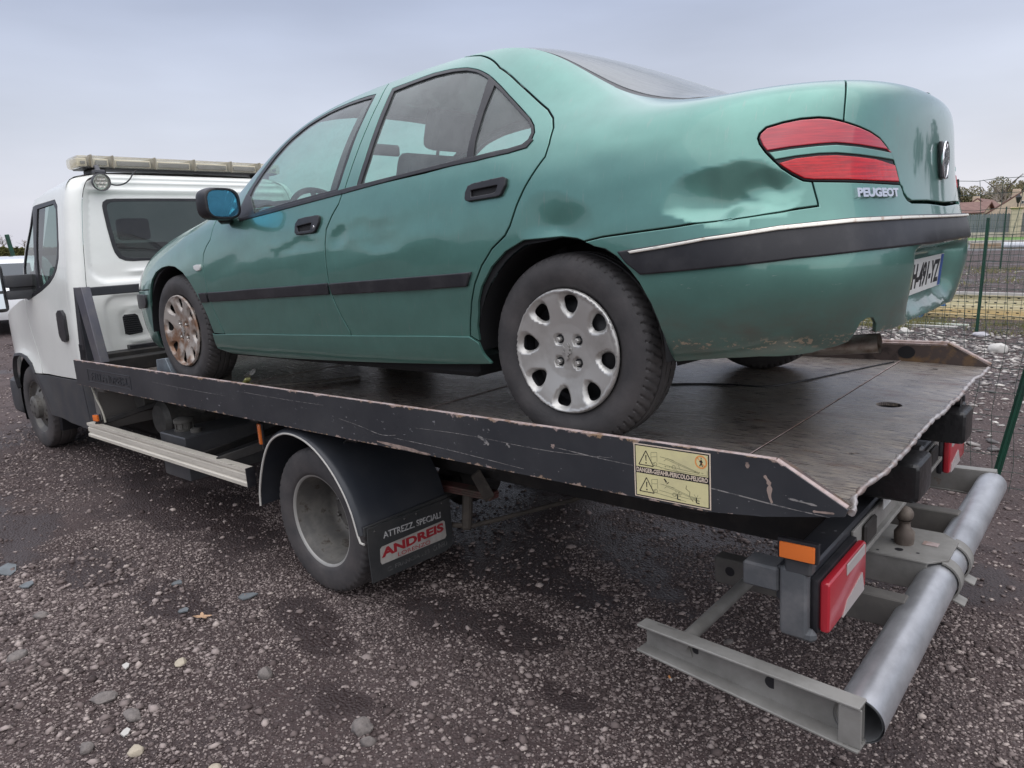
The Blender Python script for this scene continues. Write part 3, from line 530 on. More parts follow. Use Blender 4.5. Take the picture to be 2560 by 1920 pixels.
L3s=[(9.75,8.88)]+L3[:]
archf=[p for p in T_['archRf'] if not (p[0]==7.699)]
archf=T_['archRf'][:10]+[(7.727,3.595),(7.386,3.625),(7.143,3.585),(7.025,3.527)]
winF=[(13.60,5.083),(13.68,5.8),(13.72,6.6),(13.60,7.2),(13.30,7.75),(12.9,8.1),(12.4,8.34),(11.9,8.36),(11.45,8.26),(11.15,8.12),(10.997,8.0)]+T_['winF'][-6:-1]+[(11.10,5.06)]
winR=T_['winR']
def both(name,p,mt,par,names=None):
    o=pobj(name,p,mt,par);o2=pobj(name,flipY(p),mt,par);return o,o2
def neu(name,p,mt,parents):
    return [pobj(name,q,mt,pp) for q,pp in zip((p,flipY(p)),parents)]
# front wings
fender=L1[1:]+[(14.60,1.40),(15.009,1.42)]+T_['archF'][::-1][1:-2]+[(18.05,3.20),(18.9,3.33),(18.9,4.2),(19.3,6.0),(19.6,8.2),(18.0,8.55),(16.0,8.55),(14.9,8.5),(14.66,7.4)]
pf=cp(fender,h=.03)
fw=both('front_wing',pf,M['paint'],car)
# front door
doorF=[(14.35,7.4),(14.0,8.3),(13.4,8.88),(12.4,8.9),(11.4,8.9),(10.9,8.9)]+L2+[(11.008,1.50)]+[(12.225,1.47),(13.4,1.42),(14.50,1.37)]+L1[::-1][:-1]+[(14.55,6.4)]
pd=cp(doorF,[winF],h=.018)
fd=both('front_door',pd,M['paint'],car)
# rear door
doorR=L2[::-1]+[(10.9,8.9),(10.3,8.92),(9.9,8.9)]+L3s+[(9.11,1.55),(9.834,1.54),(10.717,1.50),(11.008,1.49)]
pr=cp(doorR,[winR],h=.018,gap=.0035)
rd=both('rear_door',pr,M['paint'],car)
# rear wing
wing=L3s[::-1]+[(9.2,8.97),(8.6,8.97),(8.0,8.97),(7.4,8.95),(6.8,8.9),(6.0,8.85),(5.0,8.8),(4.0,8.75),(3.4,8.7),(3.15,8.55)]+T_['bootL'][::-1][1:]+T_['lampTop'][::-1][1:]+T_['lampBot'][::-1][1:7]+T_['L5b'][::-1]+T_['L5'][::-1][1:]+archf[::-1][1:-2]+[(9.11,1.61)]
wl=[];seen=set()
for q in wing:
    if q not in seen: seen.add(q);wl.append(q)
pw=cp(wl,h=.0072,hb=.009,gap=.003)
pobj('rear_wing',pw,M['paint'],car)['label']='dented left rear wing of the green car'
pobj('rear_wing',flipY(cp(wl,h=.03,gap=.002)),M['paint'],car)
# sill
sill=[(15.04,1.44)]+T_['sillTop']+[(8.975,1.47),(8.93,1.15),(8.83,.82),(9.722,.66),(11.027,.50),(12.872,.33),(14.583,.36),(15.10,.75)]
ps=cp(sill,h=.02,off=.006);both('sill',ps,M['paint'],car)
# rear bumper, one skin round both corners
exh=[(3.02,.80),(2.93,1.15),(2.88,1.46),(2.76,1.56),(2.62,1.53),(2.50,1.31),(2.44,.95)]
bl=T_['L5b'][:1]+T_['L5b'][1:]
bumpL=[(0,4.05),(.914,4.105)]+T_['bootR'][::-1][2:]+T_['lampBot'][1:5]+[(3.74,4.533)]+T_['L5b'][::-1][1:]+T_['L5'][::-1][1:]+T_['archRb'][1:]+T_['bumpBot'][:9]+[(3.271,.681)]+exh+[(1.6,.95),(.8,1.0)]
bl=[];
for q in bumpL:
    if not bl or abs(q[0]-bl[-1][0])+abs(q[1]-bl[-1][1])>1e-4: bl.append(q)
notch=set(exh)
br=[(-a,b) for a,b in bl if (a,b) not in notch and (a,b)!=(0,4.05)]
pb=cp(bl+br[::-1],h=.018,hb=.012,gap=.002)
bump=pobj('rear_bumper',pb,M['paint_dirty'],car)
rub=T_['rubT']+[(0,3.834)];rubb=[(0,3.185)]+T_['rubB']
rl=rub+neg(T_['rubT'][::-1])+neg(T_['rubB'][::-1])+[(0,3.185)]+T_['rubB']
pobj('rub_strip',cp(rl,h=.03,gap=.001,off=.011,ret=.013,bev=.005),M['black_plastic'],bump)
cl=T_['chrT']+neg(T_['chrT'][::-1])+neg(T_['chrB'])[::-1]
cl=T_['chrT']+neg(T_['chrT'][::-1])+neg(T_['chrB'][::-1])+T_['chrB']
pobj('chrome_strip',cp(cl,h=.03,gap=0,off=.0185,ret=.006,bev=.0025),M['chrome'],bump)
lo_=[(4.6,1.62),(3.5,1.66),(2.6,1.68),(1.5,1.60),(0,1.60)]
# number plate: flat, in the recess
pl=MB();XP=-.842
def plate_fn(z0,z1,y0,y1,x=XP,lean=.10):
    return lambda a,b,t:(x-t+(z0+b*(z1-z0)-.485)*lean*-1,y0+a*(y1-y0),z0+b*(z1-z0))
for q in((0,0),):
    f_=plate_fn(.430,.540,.26,-.26);V=[f_(a,b,t) for t in(0,.004) for a,b in((0,0),(1,0),(1,1),(0,1))]
    pl.add(V,[(0,1,2,3),(4,5,6,7),(0,1,5,4),(1,2,6,5),(2,3,7,6),(3,0,4,7)])
plo=pl.build('number_plate',M['white_plate'],bump)
tx=MB();text_map(tx,'H-491-YZ',lambda a,b,t:plate_fn(.445,.525,.175,-.205)(a,b,.004+t),thick=.001,bold=.03);tx.build('plate_lettering',M['ink'],plo,smooth=False)
bb=MB()
V=[plate_fn(.432,.538,-.215,-.255)(a,b,.0048) for a,b in((0,0),(1,0),(1,1),(0,1))];bb.add(V,[(0,1,2,3)]);bb.build('plate_band',M['blue_ink'],plo,smooth=False)
# boot lid: rear face and top deck as one part
bootl=[(0,4.12),(.914,4.16)]+[(a-.02,b+.04) for a,b in T_['bootR'][::-1][2:6]]+T_['lampTopR'][::-1]+T_['bootL'][1:]
bt=[]
for q in bootl:
    if not bt or abs(q[0]-bt[-1][0])+abs(q[1]-bt[-1][1])>1e-4: bt.append(q)
bt=bt+[(2.2,8.6),(1.1,8.6),(0,8.6)]
btr=[(-a,b) for a,b in bt if a>0]
pbt=cp(bt+btr[::-1],h=.03,gap=.002,ret=.008)
# upper surfaces from the top edge of the sides
ss=np.concatenate([np.linspace(.02,6,200),np.linspace(6,19.6,300)]);EP=S0(ss,np.full_like(ss,8.75))
o_=np.argsort(EP[:,0]);EX,EY,EZ=EP[o_,0],EP[o_,1],EP[o_,2]
CX=[-.84,-.6,-.42,-.33,-.1,.15,.33,.42,.8,1.2,1.5,1.66,1.9,2.2,2.42,2.5,2.8,3.1,3.4]
CZ=[1.045,1.063,1.075,1.09,1.20,1.315,1.385,1.41,1.432,1.425,1.40,1.365,1.27,1.12,1.01,.985,.94,.87,.79]
def SB(x,t):
    x=np.asarray(x,float);t=np.asarray(t,float);ye=np.interp(x,EX,EY);ze=np.interp(x,EX,EZ);zc=0
    for k,w in((-.05,.25),(0,.5),(.05,.25)): zc=zc+w*np.interp(x+k,CX,CZ)
    c=1-np.abs(t)**2.6
    return np.stack([x,ye*t,ze+(zc-ze)*c],-1)
EB=(.004,.01)
def bp_(x0,x1,t=1.0,n=24,**k):
    xs=np.linspace(x0,x1,n);L=[(x,-t) for x in xs]+[(x1,q) for q in np.linspace(-t,t,14)[1:-1]]+[(x,t) for x in xs[::-1]]+[(x0,q) for q in np.linspace(t,-t,14)[1:-1]]
    k.setdefault('e',EB);k.setdefault('h',.05);k.setdefault('hb',.04);k.setdefault('gap',0);k.setdefault('bev',.002);return patch(SB,L,flip=1,**k)
ptop=bp_(-.832,-.36,1.0,ret=.005)
bootm=join([pbt,ptop]);boot=pobj('boot_lid',bootm,M['paint'],car)
roof=pobj('roof',bp_(.36,1.62,1.0,ret=.005),M['paint'],car)
rw=pobj('rear_window',bp_(-.325,.352,.955,ret=.004,off=.002),M['glass_rear'],car)
xs=np.linspace(-.35,.36,20)
fr=patch(SB,[(x,-1.0) for x in xs]+[(x,1.0) for x in xs[::-1]],[[(x,-.95) for x in np.linspace(-.31,.34,16)]+[(x,.95) for x in np.linspace(.34,-.31,16)]],h=.04,hb=.03,gap=0,e=EB,flip=1,off=.0,ret=.004)
pobj('window_seal',fr,M['black_plastic'],rw)
ws=pobj('windscreen',bp_(1.63,2.43,.93,ret=.004),M['glass'],car)
xs=np.linspace(1.62,2.46,20)
pobj('windscreen_frame',patch(SB,[(x,-1.0) for x in xs]+[(x,1.0) for x in xs[::-1]],[[(x,-.925) for x in np.linspace(1.66,2.40,16)]+[(x,.925) for x in np.linspace(2.40,1.66,16)]],h=.04,hb=.03,gap=0,e=EB,flip=1,ret=.004),M['black_plastic'],ws)
bon=pobj('bonnet',join([bp_(2.47,3.30,1.0,ret=.005),cp([(19.4,5.9),(19.65,8.6),(21.5,8.6),(24,8.6),(26.5,8.6),(28.35,8.6),(28.6,5.9),(26,5.7),(24,5.6),(22,5.7)],h=.05,hb=.04)]),M['paint'],car)
# boot badges
def lionlike(mb,fn):
    pts=[(.45,0),(.60,.10),(.52,.22),(.66,.30),(.62,.42),(.78,.36),(.90,.46),(.80,.50),(.70,.52),(.66,.60),(.80,.66),(.92,.62),(.86,.74),(.70,.74),(.62,.72),(.66,.84),(.56,.98),(.40,.96),(.34,.86),(.42,.80),(.40,.70),(.26,.74),(.12,.86),(.04,.80),(.16,.68),(.34,.60),(.36,.50),(.20,.50),(.10,.60),(.02,.54),(.12,.42),(.34,.40),(.36,.28),(.28,.14),(.34,.02)]
    n=len(pts);a=[fn(x,y,.0022) for x,y in pts];b=[fn(x,y,0) for x,y in pts]
    tri=delaunay_2d_cdt([Vector(p) for p in pts],[(i,(i+1)%n) for i in range(n)],[],1,1e-6)
    base=len(mb.V);mb.add(a+b,[tuple(t) for t in tri[2]]+[(i,(i+1)%n,n+(i+1)%n,n+i) for i in range(n)])
em=MB()
E0=Sx(np.array(0.),np.array(5.15));
em.box(-.006,.004,-.043,.043,-.056,.056,.008,Matrix.Translation(Vector(E0)+Vector((-.008,0,0)))@Matrix.Rotation(.06,4,'Y'),seg=3)
emo=em.build('boot_badge',M['black_plastic'],boot)
e2=MB();lionlike(e2,lambda x,y,t:(float(E0[0])-.0145-t*2-(y-.5)*.006,.04-x*.08,float(E0[2])-.05+y*.10));e2.tube([(float(E0[0])-.015,.041*math.sin(a)*-1,float(E0[2])+.055*math.cos(a)) for a in np.linspace(0,2*math.pi,33)[:-1]],.004,6,closed=True);e2.build('badge_emblem',M['silver'],emo)
# maker's lettering under the lamp
lt=MB();s0,s1=2.975,2.01
def letf(x,y,t):
    s=s0+(s1-s0)*x;v=4.225+.035*0+y*.185+(.0)*x;p=Sx(np.array(s),np.array(v));n=nrm_of(Sx,np.array(s),np.array(v),EV,-1);return p+n*t
text_map(lt,'PEUGEOT',letf,thick=.009,bold=.05);lt.build('lettering',M['silver'],bump,smooth=False)
# tail lamps
lamp=T_['lampTop']+T_['lampTopR'][1:]+T_['lampBot'][1:-1]
mt_=T_['lampMT'];mb_=T_['lampMB']
up=T_['lampTop'][1:]+T_['lampTopR'][1:6]+mt_[::-1]+[(4.56,5.26)]
mid=mt_+[(2.02,5.09),mb_[0]]+mb_[1:]+[(4.42,5.05)]
low=[(1.955,4.93)]+mb_[1:-1]+[(4.33,4.92)]+[(4.229,4.815),(4.084,4.70),(3.899,4.59),(3.72,4.565)]+[(3.104,4.56),(2.338,4.535),(1.85,4.53)]
hl=[cp(lamp,h=.03,gap=.0015,off=-.002,ret=.02)]
for side in(0,1):
    f=(lambda p:p) if side==0 else flipY
    tl=pobj('tail_lamp',f(hl[0]),M['ink'],car)
    pobj('upper_lens',f(cp(up,h=.02,gap=.004,off=.003,ret=.005)),M['red_pink'],tl)
    pobj('body_colour_band',f(cp(mid,h=.02,gap=.003,off=.003,ret=.005)),M['paint'],tl)
    pobj('lower_lens',f(cp(low,h=.02,gap=.004,off=.003,ret=.005)),M['red'],tl)
# front bumper, headlamps, grille
fb=[(18.05,3.18),(18.9,3.30),(20,3.40),(22,3.5),(24,3.5)];fb2=[(48-a,b) for a,b in fb[::-1][1:]]
fl=[(18.61,.19),(18.25,1.1),(18.2,1.69),(18.15,2.3),(18.08,2.8)]+fb+fb2+[(29.92,2.8),(29.85,2.3),(29.8,1.69),(29.75,1.1),(29.39,.19),(28,.15),(24,.15),(20,.15)]
fbo=pobj('front_bumper',cp(fl,h=.05,hb=.03),M['paint'],car)
fr_=[(18.29,3.0),(18.9,3.12),(20.5,3.2),(24,3.25),(27.5,3.2),(29.1,3.12),(29.71,3.0),(29.7,2.6),(29.5,2.42),(28,2.45),(24,2.5),(20,2.45),(18.5,2.42),(18.3,2.6)]
pobj('rub_strip',cp(fr_,h=.05,hb=.03,gap=0,off=.012,ret=.014,bev=.005),M['black_plastic'],fbo)
gr=[(21.9,3.55),(24,3.6),(26.1,3.55),(26.2,5.5),(24,5.5),(21.8,5.5)];pobj('grille',cp(gr,h=.05,hb=.04),M['black_plastic'],car)
hlp=[(18.98,3.4),(21.8,3.58),(21.7,5.5),(19.45,5.8),(19.1,4.6)]
p_=cp(hlp,h=.04,hb=.03,off=.002);both('headlamp',p_,M['lens_white'],car)
# windows
gF=[(13.40,5.14),(13.48,5.8),(13.50,6.6),(13.36,7.1),(13.10,7.55),(12.75,7.88),(12.35,8.1),(11.9,8.14),(11.5,8.06),(11.2,7.93),(11.03,7.84),(11.03,6.94),(11.07,6.33),(11.09,5.7),(11.125,5.15)]
tri_=[(13.60,5.09),(13.66,5.8),(13.68,6.4),(13.40,6.0),(13.15,5.45),(13.0,5.10)]
zero=dict(gap=0,h=.03,e=EV,flip=-1)
pg=patch(Sx,winF,[gF],off=-.001,ret=.012,bev=.002,hb=.02,**zero)
for side in(0,1):
    f=(lambda p:p) if side==0 else flipY
    pobj('window_trim',f(pg),M['black_plastic'],fd[side])
    pobj('window_glass',f(patch(Sx,gF,[],off=-.006,ret=0,bev=0,hb=.03,gap=-.004,h=.05,e=EV,flip=-1)),M['glass'],fd[side])
    pobj('mirror_mount',f(patch(Sx,tri_,[],off=.003,ret=.006,bev=.002,hb=.02,**zero)),M['black_plastic'],fd[side])
g1=T_['glR1'];g2=T_['glR2']
pg=patch(Sx,winR,[g1,g2],off=.001,ret=.014,bev=.002,hb=.014,gap=0,h=.03,e=EV,flip=-1)
for side in(0,1):
    f=(lambda p:p) if side==0 else flipY
    pobj('window_trim',f(pg),M['black_plastic'],rd[side])
    for g in(g1,g2): pobj('window_glass',f(patch(Sx,g,[],off=-.006,ret=0,bev=0,hb=.03,gap=-.004,h=.05,e=EV,flip=-1)),M['glass'],rd[side])
bt_=T_['belt'];nb=10
bf=[q for q in bt_ if q[0]>=10.99];br_=[q for q in bt_ if q[0]<=11.01]
both_b=patch(Sx,bf,[],off=.004,ret=.006,bev=.002,gap=0,hb=.02,h=.02,e=EV,flip=-1);br_b=patch(Sx,br_,[],off=.004,ret=.006,bev=.002,gap=0,hb=.02,h=.02,e=EV,flip=-1)
neu('belt_moulding',both_b,M['black_plastic'],fd);neu('belt_moulding',br_b,M['black_plastic'],rd)
for nm,key,par in(('side_moulding','mould1',fw),('side_moulding','mould2',fd),('side_moulding','mould3',rd)):
    neu(nm,patch(Sx,T_[key],[],off=.011,ret=.013,bev=.005,gap=0,hb=.02,h=.02,e=EV,flip=-1),M['black_plastic'],par)
for key,ki,par in(('hanF','hanFi',fd),('hanR','hanRi',rd)):
    p1=patch(Sx,T_[key],[T_[ki]],off=.012,ret=.014,bev=.003,gap=0,hb=.008,h=.01,e=EV,flip=-1);p2=patch(Sx,T_[ki],[],off=.0015,ret=0,bev=0,gap=-.003,hb=.01,h=.02,e=EV,flip=-1)
    hs=neu('door_handle',p1,M['black_plastic'],par);neu('handle_recess',p2,M['dark'],hs)
lk=MB();c_=Sx(np.array(11.425),np.array(4.32));lk.lathe([(0,.0001),(.013,.0001),(.013,.007),(.010,.009),(0,.009)],c_,seg=16);lk.build('door_lock',M['silver'],fd[0])
neu('side_repeater',patch(Sx,T_['rept'],[],off=.008,ret=.01,bev=.003,gap=0,hb=.008,h=.01,e=EV,flip=-1),M['lens_white'],fw)
# dark inner shell behind the shut lines, wheel housings, floor
wcR=[(.0+.385*math.cos(a),.30+.385*math.sin(a)) for a in np.linspace(0,2*math.pi,30)[:-1]]
def xz2sv(x,z):
    g=np.linspace(0,24,481);vv=np.linspace(0,9,181);A_,B_=np.meshgrid(g,vv);P=S0(A_,B_);m=(A_>5.2)&(A_<19.2)
    d=np.where(m,(P[...,0]-x)**2+(P[...,2]-z)**2,9);i=np.unravel_index(d.argmin(),d.shape);return A_[i],B_[i]
hr=[xz2sv(0+.37*math.cos(a),.31+.37*math.sin(a)) for a in np.linspace(-.15,math.pi+.15,26)]
hf=[xz2sv(2.67+.375*math.cos(a),.31+.375*math.sin(a)) for a in np.linspace(-.1,math.pi+.1,26)]
shell=[(5.0,.9)]+[hr[-1]]+hr[::-1][1:]+[(9.3,.7),(14.9,.5)]+hf[::-1]+[(19,.6),(19.2,3.5),(18,5.0),(14,5.0),(13.8,4.98),(11.3,4.93),(11.15,8.6),(10.72,8.6),(10.70,4.98),(8.1,5.2),(7.85,6.2),(9.6,8.6),(9.6,8.7),(8.6,8.7),(7.0,7.5),(6.0,7),(4.9,5.9),(4.7,5.0)]
sh=patch(Sx,shell,[],off=-.016,ret=0,bev=0,gap=0,hb=.05,h=.06,e=EV,flip=-1)
pobj('inner_shell',join([sh,flipY(sh)]),M['dark'],car)
iw=MB()
for cx_ in(0,2.67):
    for sg in(1,-1):
        y0_,y1_=sorted((sg*.865,sg*.52))
        iw.lathe([(sg*.862,.368),(sg*.80,.378),(sg*.56,.378),(sg*.56,.26)],(cx_,0,.31),seg=30,a0=-.02,a1=math.pi+.02)
iw.build_by('wheel_arch_liner',M['dark'],car,lambda c:(c[0]>1.3,c[1]>0))
ub=MB();ub.box(.30,3.3,-.50,.50,.18,.28,.02);ub.box(.45,2.25,-.80,.80,.19,.26,.02);ub.box(-.58,-.34,-.62,.62,.36,.50,.03)
ub.box(3.1,3.5,-.6,.6,.2,.5,.02);ub.box(-.1,.1,-.72,.72,.28,.34,.02)
ub.build('underbody',M['dark'],car)
ex=MB();ex.tube([(-.55,.26,.27),(-.62,.26,.275),(-.78,.258,.290)],.031,20,cap=False);ex.tube([(-.78,.258,.290),(-.62,.26,.275)],.027,20,cap=False)
ex.box(-.58,-.22,.02,.30,.27,.38,.05,seg=3);ex.build('exhaust',M['exhaust'],car)
# interior
def seat(x,y,rear=False):
    m_=MB()
    if rear: m_.box(.35,.85,-.62,.62,.38,.55,.05,seg=3);m_.box(.16,.34,-.62,.62,.5,1.02,.05,Matrix.Translation((0,0,0)),seg=3)
    else:
        m_.box(x-.25,x+.28,y-.25,y+.25,.36,.53,.05,seg=3)
        R_=Matrix.Translation((x-.27,y,.5))@Matrix.Rotation(-.32,4,'Y')
        m_.box(-.06,.06,-.25,.25,0,.60,.05,R_,seg=3)
        m_.box(-.045,.045,-.13,.13,.62,.79,.04,R_,seg=3);m_.tube([R_@Vector((0,-.06,.55)),R_@Vector((0,-.06,.65))],.007,6);m_.tube([R_@Vector((0,.06,.55)),R_@Vector((0,.06,.65))],.007,6)
    return m_.build('rear_seat' if rear else 'front_seat',M['seat'],car)
seat(1.42,.36);seat(1.42,-.36);seat(0,0,True)
dm=MB();dm.box(2.0,2.5,-.74,.74,.62,.88,.06,seg=3);dm.build('dashboard',M['seat'],car)
sw=MB();Rm_=Matrix.Translation((1.93,.36,.86))@Matrix.Rotation(-1.15,4,'Y');sw.tube([Rm_@Vector((.185*math.cos(a),.185*math.sin(a),0)) for a in np.linspace(0,2*math.pi,41)[:-1]],.015,8,closed=True)
sw.tube([Rm_@Vector((-.18,0,0)),Rm_@Vector((.18,0,0))],.014,6);sw.tube([Rm_@Vector((0,0,0)),Rm_@Vector((0,0,-.2))],.03,8);sw.build('steering_wheel',M['dark'],car)
im=MB();im.box(1.80,1.83,-.11,.11,1.20,1.26,.01);im.build('interior_mirror',M['dark'],car)
# door mirror: housing and blue glass
def mirror(side):
    sg=1 if side==0 else -1
    V=[];F=[];C_=Vector((1.925,sg*.950,.945));nn=18;mm=9
    m_=MB();R_=Matrix.Translation(C_)@Matrix.Rotation(sg*.14,4,'Z')
    prof=[(-.045,1.0),(-.050,.97),(-.04,1.02),(-.02,1.04),(.01,1.0),(.04,.88),(.065,.66),(.08,.36),(.086,.02)]
    for t,k in [(a*.62 if a>0 else a,b) for a,b in prof]:
        for i in range(nn*2):
            a=math.pi*i/nn;c,s_=math.cos(a),math.sin(a);ex_=.62
            V.append(R_@Vector((t,math.copysign(abs(c)**ex_,c)*.094*k,math.copysign(abs(s_)**ex_,s_)*.070*k)))
    W_=nn*2
    for j in range(len(prof)-1):
        for i in range(W_): F.append((j*W_+i,j*W_+(i+1)%W_,(j+1)*W_+(i+1)%W_,(j+1)*W_+i))
    m_.add(V,F)
    hs=m_.build('wing_mirror',M['paint'],fd[side],ang=60)
    r2=MB();V=[];F=[]
    for t,k in((-.052,1.0),(-.056,.97),(-.056,.86),(-.046,.84)):
        for i in range(W_):
            a=math.pi*i/nn;c,s_=math.cos(a),math.sin(a)
            V.append(R_@Vector((t,math.copysign(abs(c)**.62,c)*.0955*k,math.copysign(abs(s_)**.62,s_)*.0715*k)))
    V2=[];
    for j in range(3):
        for i in range(W_): F.append((j*W_+i,j*W_+(i+1)%W_,(j+1)*W_+(i+1)%W_,(j+1)*W_+i))
    # dark rear half of the housing
    o=len(V)
    for t,k in((-.052,1.003),(-.02,1.048),(.012,1.008)):
        for i in range(W_):
            a=math.pi*i/nn;c,s_=math.cos(a),math.sin(a);V.append(R_@Vector((t,math.copysign(abs(c)**.62,c)*.0955*k,math.copysign(abs(s_)**.62,s_)*.0715*k)))
    for j in range(2):
        for i in range(W_): F.append((o+j*W_+i,o+j*W_+(i+1)%W_,o+(j+1)*W_+(i+1)%W_,o+(j+1)*W_+i))
    r2.add(V,F)
    r2.beam(C_+Vector((.03,-sg*.05,-.055)),Vector((2.05,sg*.845,.885)),.07,.05,.012)
    r2.build('mirror_frame',M['black_plastic'],hs,ang=60)
    g_=MB();g_.add([R_@Vector((-.049,math.copysign(abs(math.cos(a))**.62,math.cos(a))*.081,math.copysign(abs(math.sin(a))**.62,math.sin(a))*.060)) for a in np.linspace(0,2*math.pi,41)[:-1]],[tuple(range(40))])
    g_.build('mirror_glass',M['mirror'],hs,smooth=False)
mirror(0);mirror(1)
# wheels
def tyre_mod(n,depth):
    def f(a,t,r,j):
        if r<.295*f.k: return 0
        k=a/(2*math.pi)*n;sk=abs(t)*55*(1 if t>0 else -1)
        d=0
        if abs(abs(t)-.028)<.0036 or abs(t)<.004: return -depth*1.3
        if ((k+sk*.35)%1)<.22 and abs(t)>.032: d=-depth
        return d
    f.k=1.0;return f
def car_wheel(c,sg,front,proto=None):
    seg=432
    tp=[(.072,.196),(.080,.199),(.088,.212),(.0955,.240),(.0975,.258),(.0955,.276),(.090,.289),(.0885,.2925),(.0865,.2960),(.0835,.3005),(.079,.3045),(.072,.3080),(.062,.3108),(.050,.3125),(.040,.3135),(.0325,.314),(.0315,.314),(.0245,.314),(.0235,.3142),(.012,.3148),(.005,.315),(0,.315)]
    prof=tp+[(-a,b) for a,b in tp[::-1][1:]]
    m_=MB();fm=tyre_mod(66,.0060);fm.k=1.0
    def md(a,t,r,j):
        if r<.2950: return 0
        return fm(a,t,r,j)
    m_.lathe(prof,c,seg=seg,mod=md)
    w=m_.build('wheel',M['rubber'],car,ang=40)
    # raised sidewall rings
    # steel disc behind
    d=MB();y=lambda o:sg*o
    d.lathe([(y(.070),.199),(y(.060),.192),(y(.02),.185),(y(.015),.17),(y(.045),.13),(y(.05),.09),(y(.03),.05),(y(.03),.001)],c,seg=40);d.lathe([(y(-.09),.190),(y(.06),.190)],c,seg=40)
    d.build('rim',M['steel_dark'],w)
    # wheel cover with eight openings
    R0=.2035;holes=[]
    for k in range(8):
        a0=math.radians(98)+k*math.pi/4;L=[]
        for q in np.linspace(0,2*math.pi,25)[:-1]:
            cq=math.copysign(abs(math.cos(q))**.85,math.cos(q));rr=.1545+.0285*cq;wt=.0245*(1+.28*cq);tt=wt*math.copysign(abs(math.sin(q))**.85,math.sin(q))
            L.append((rr*math.cos(a0)-tt*math.sin(a0),rr*math.sin(a0)+tt*math.cos(a0)))
        holes.append(L)
    bolts=[(.052*math.cos(math.radians(47+90*k)),.052*math.sin(math.radians(47+90*k))) for k in range(4)]
    HA=[np.array(L) for L in holes]
    ra=np.array([0,.03,.06,.09,.12,.15,.175,.188,.195,.2005,.2035]);rz=np.array([-.013,-.014,-.014,-.011,-.005,.001,.005,.006,.0095,.008,-.004])
    def SH(u,v):
        u=np.asarray(u,float);v=np.asarray(v,float);r=np.hypot(u,v);z=np.interp(r,ra,rz)
        dmin=np.full(u.shape,9.)
        for k in range(8):
            a0=math.radians(98)+k*math.pi/4;x=u*math.cos(a0)+v*math.sin(a0);t=-u*math.sin(a0)+v*math.cos(a0)
            wt=.0245*(1+.28*np.clip((x-.1545)/.0285,-1,1));dd=(np.sqrt(((x-.1545)/.0285)**2+(t/wt)**2)-1)*.027;dmin=np.minimum(dmin,dd)
        z=z-.017*np.clip(1-dmin/.015,0,1)**1.4
        for bx,by in bolts:
            d_=np.hypot(u-bx,v-by);z=z-.013*np.clip((.0205-d_)/.006,0,1)
        return np.stack([c[0]+u,c[1]+sg*(.0945+z),c[2]+v],-1)
    out=[(R0*math.cos(a),R0*math.sin(a)) for a in np.linspace(0,2*math.pi,97)[:-1]]
    pc=patch(SH,out,holes,h=.0065,hb=.0065,gap=0,off=0,ret=.012,bev=.0015,e=(.0012,.0012),flip=-1 if sg>0 else 1)
    cv=pobj('wheel_cover',pc,M['cover_rust'] if front else M['cover'],w)
    bo=MB()
    for bx,by in bolts: bo.lathe([(sg*.088,.0001),(sg*.088,.006),(sg*.084,.0085),(sg*.070,.0085)],(c[0]+bx,c[1],c[2]+by),seg=6)
    bo.build_by('wheel_bolt',M['cover'],cv,lambda q:(q[0]>c[0],q[2]>c[2]),ang=20)
    br=MB()
    for bx,by in bolts: br.lathe([(sg*(.0945-.0235),.0001),(sg*(.0945-.0235),.0148)],(c[0]+bx,c[1],c[2]+by),seg=16)
    br.build_by('bolt_recess',M['steel_dark'],cv,lambda q:(q[0]>c[0],q[2]>c[2]),smooth=False)
    lg=MB();lionlike(lg,lambda x,y,t:(c[0]+(.5-x)*.044*sg,c[1]+sg*(.0945-.0105+t*1.6),c[2]+(y-.5)*.056));lg.build('wheel_emblem',M['cover'],cv,smooth=False)
    return w
def copy_tree(o,parent,dx,dy=0):
    c=o.copy();SC.collection.objects.link(c);c.parent=parent
    for ch in list(o.children):
        k=ch.copy();SC.collection.objects.link(k);k.parent=c
        for g in ch.children:
            q=g.copy();SC.collection.objects.link(q);q.parent=k
    return c
wr_=car_wheel((0,.755,.3155),1,False);wf_=car_wheel((2.70,.755,.3155),1,True)
wf_['label']='front wheel with a rust-stained cover'
for o in(wr_,wf_):
    c=copy_tree(o,car,0);c.rotation_euler=(0,0,math.pi);c.location=(0 if o is wr_ else 5.40,0,0)
    c['label']='wheel on the far side of the car'
# ================= the tow truck (all parts in the deck frame)
trk=empty('tow_truck',D2W@Matrix.Translation((0,0,0)),'white cab tow truck with black flatbed body carrying the green saloon','truck')
def RX(x): return x
# deck plate with a worn, slightly wavy rear lip
def deck():
    xs=[4.10,-.524];V=[];F=[]
    ys=np.linspace(-1.03,1.03,60)
    lip=np.interp(ys,[-1.03,-.97,-.79,-.72,-.39,-.17,-.10,.165,.47,.55,.73,.83,.96,1.03],[-.893,-.892,-.898,-.882,-.889,-.885,-.890,-.881,-.889,-.893,-.895,-.882,-.880,-.905])
    mb=MB();Vv=[];n=len(ys)
    rows=[(4.12,0),(2.0,0),(.93,0),(-.528,0)]
    for x,z in rows:
        for y in ys: Vv.append((x,y,z))
    Fq=[]
    for j in range(len(rows)-1):
        for i in range(n-1): Fq.append((j*n+i,(j+1)*n+i,(j+1)*n+i+1,j*n+i+1))
    mb.add(Vv,Fq);mb.m=0
    # tail section slopes down: finer, with holes cut by patch()
    return mb
dk=deck();deck_o=dk.build('deck',M['deck'],trk,smooth=False)
LIPY=[-1.03,-.97,-.79,-.72,-.39,-.17,-.10,.165,.47,.55,.73,.83,.96,1.03];LIPX=[-.889,-.888,-.893,-.880,-.886,-.882,-.887,-.879,-.886,-.889,-.892,-.880,-.878,-.902]
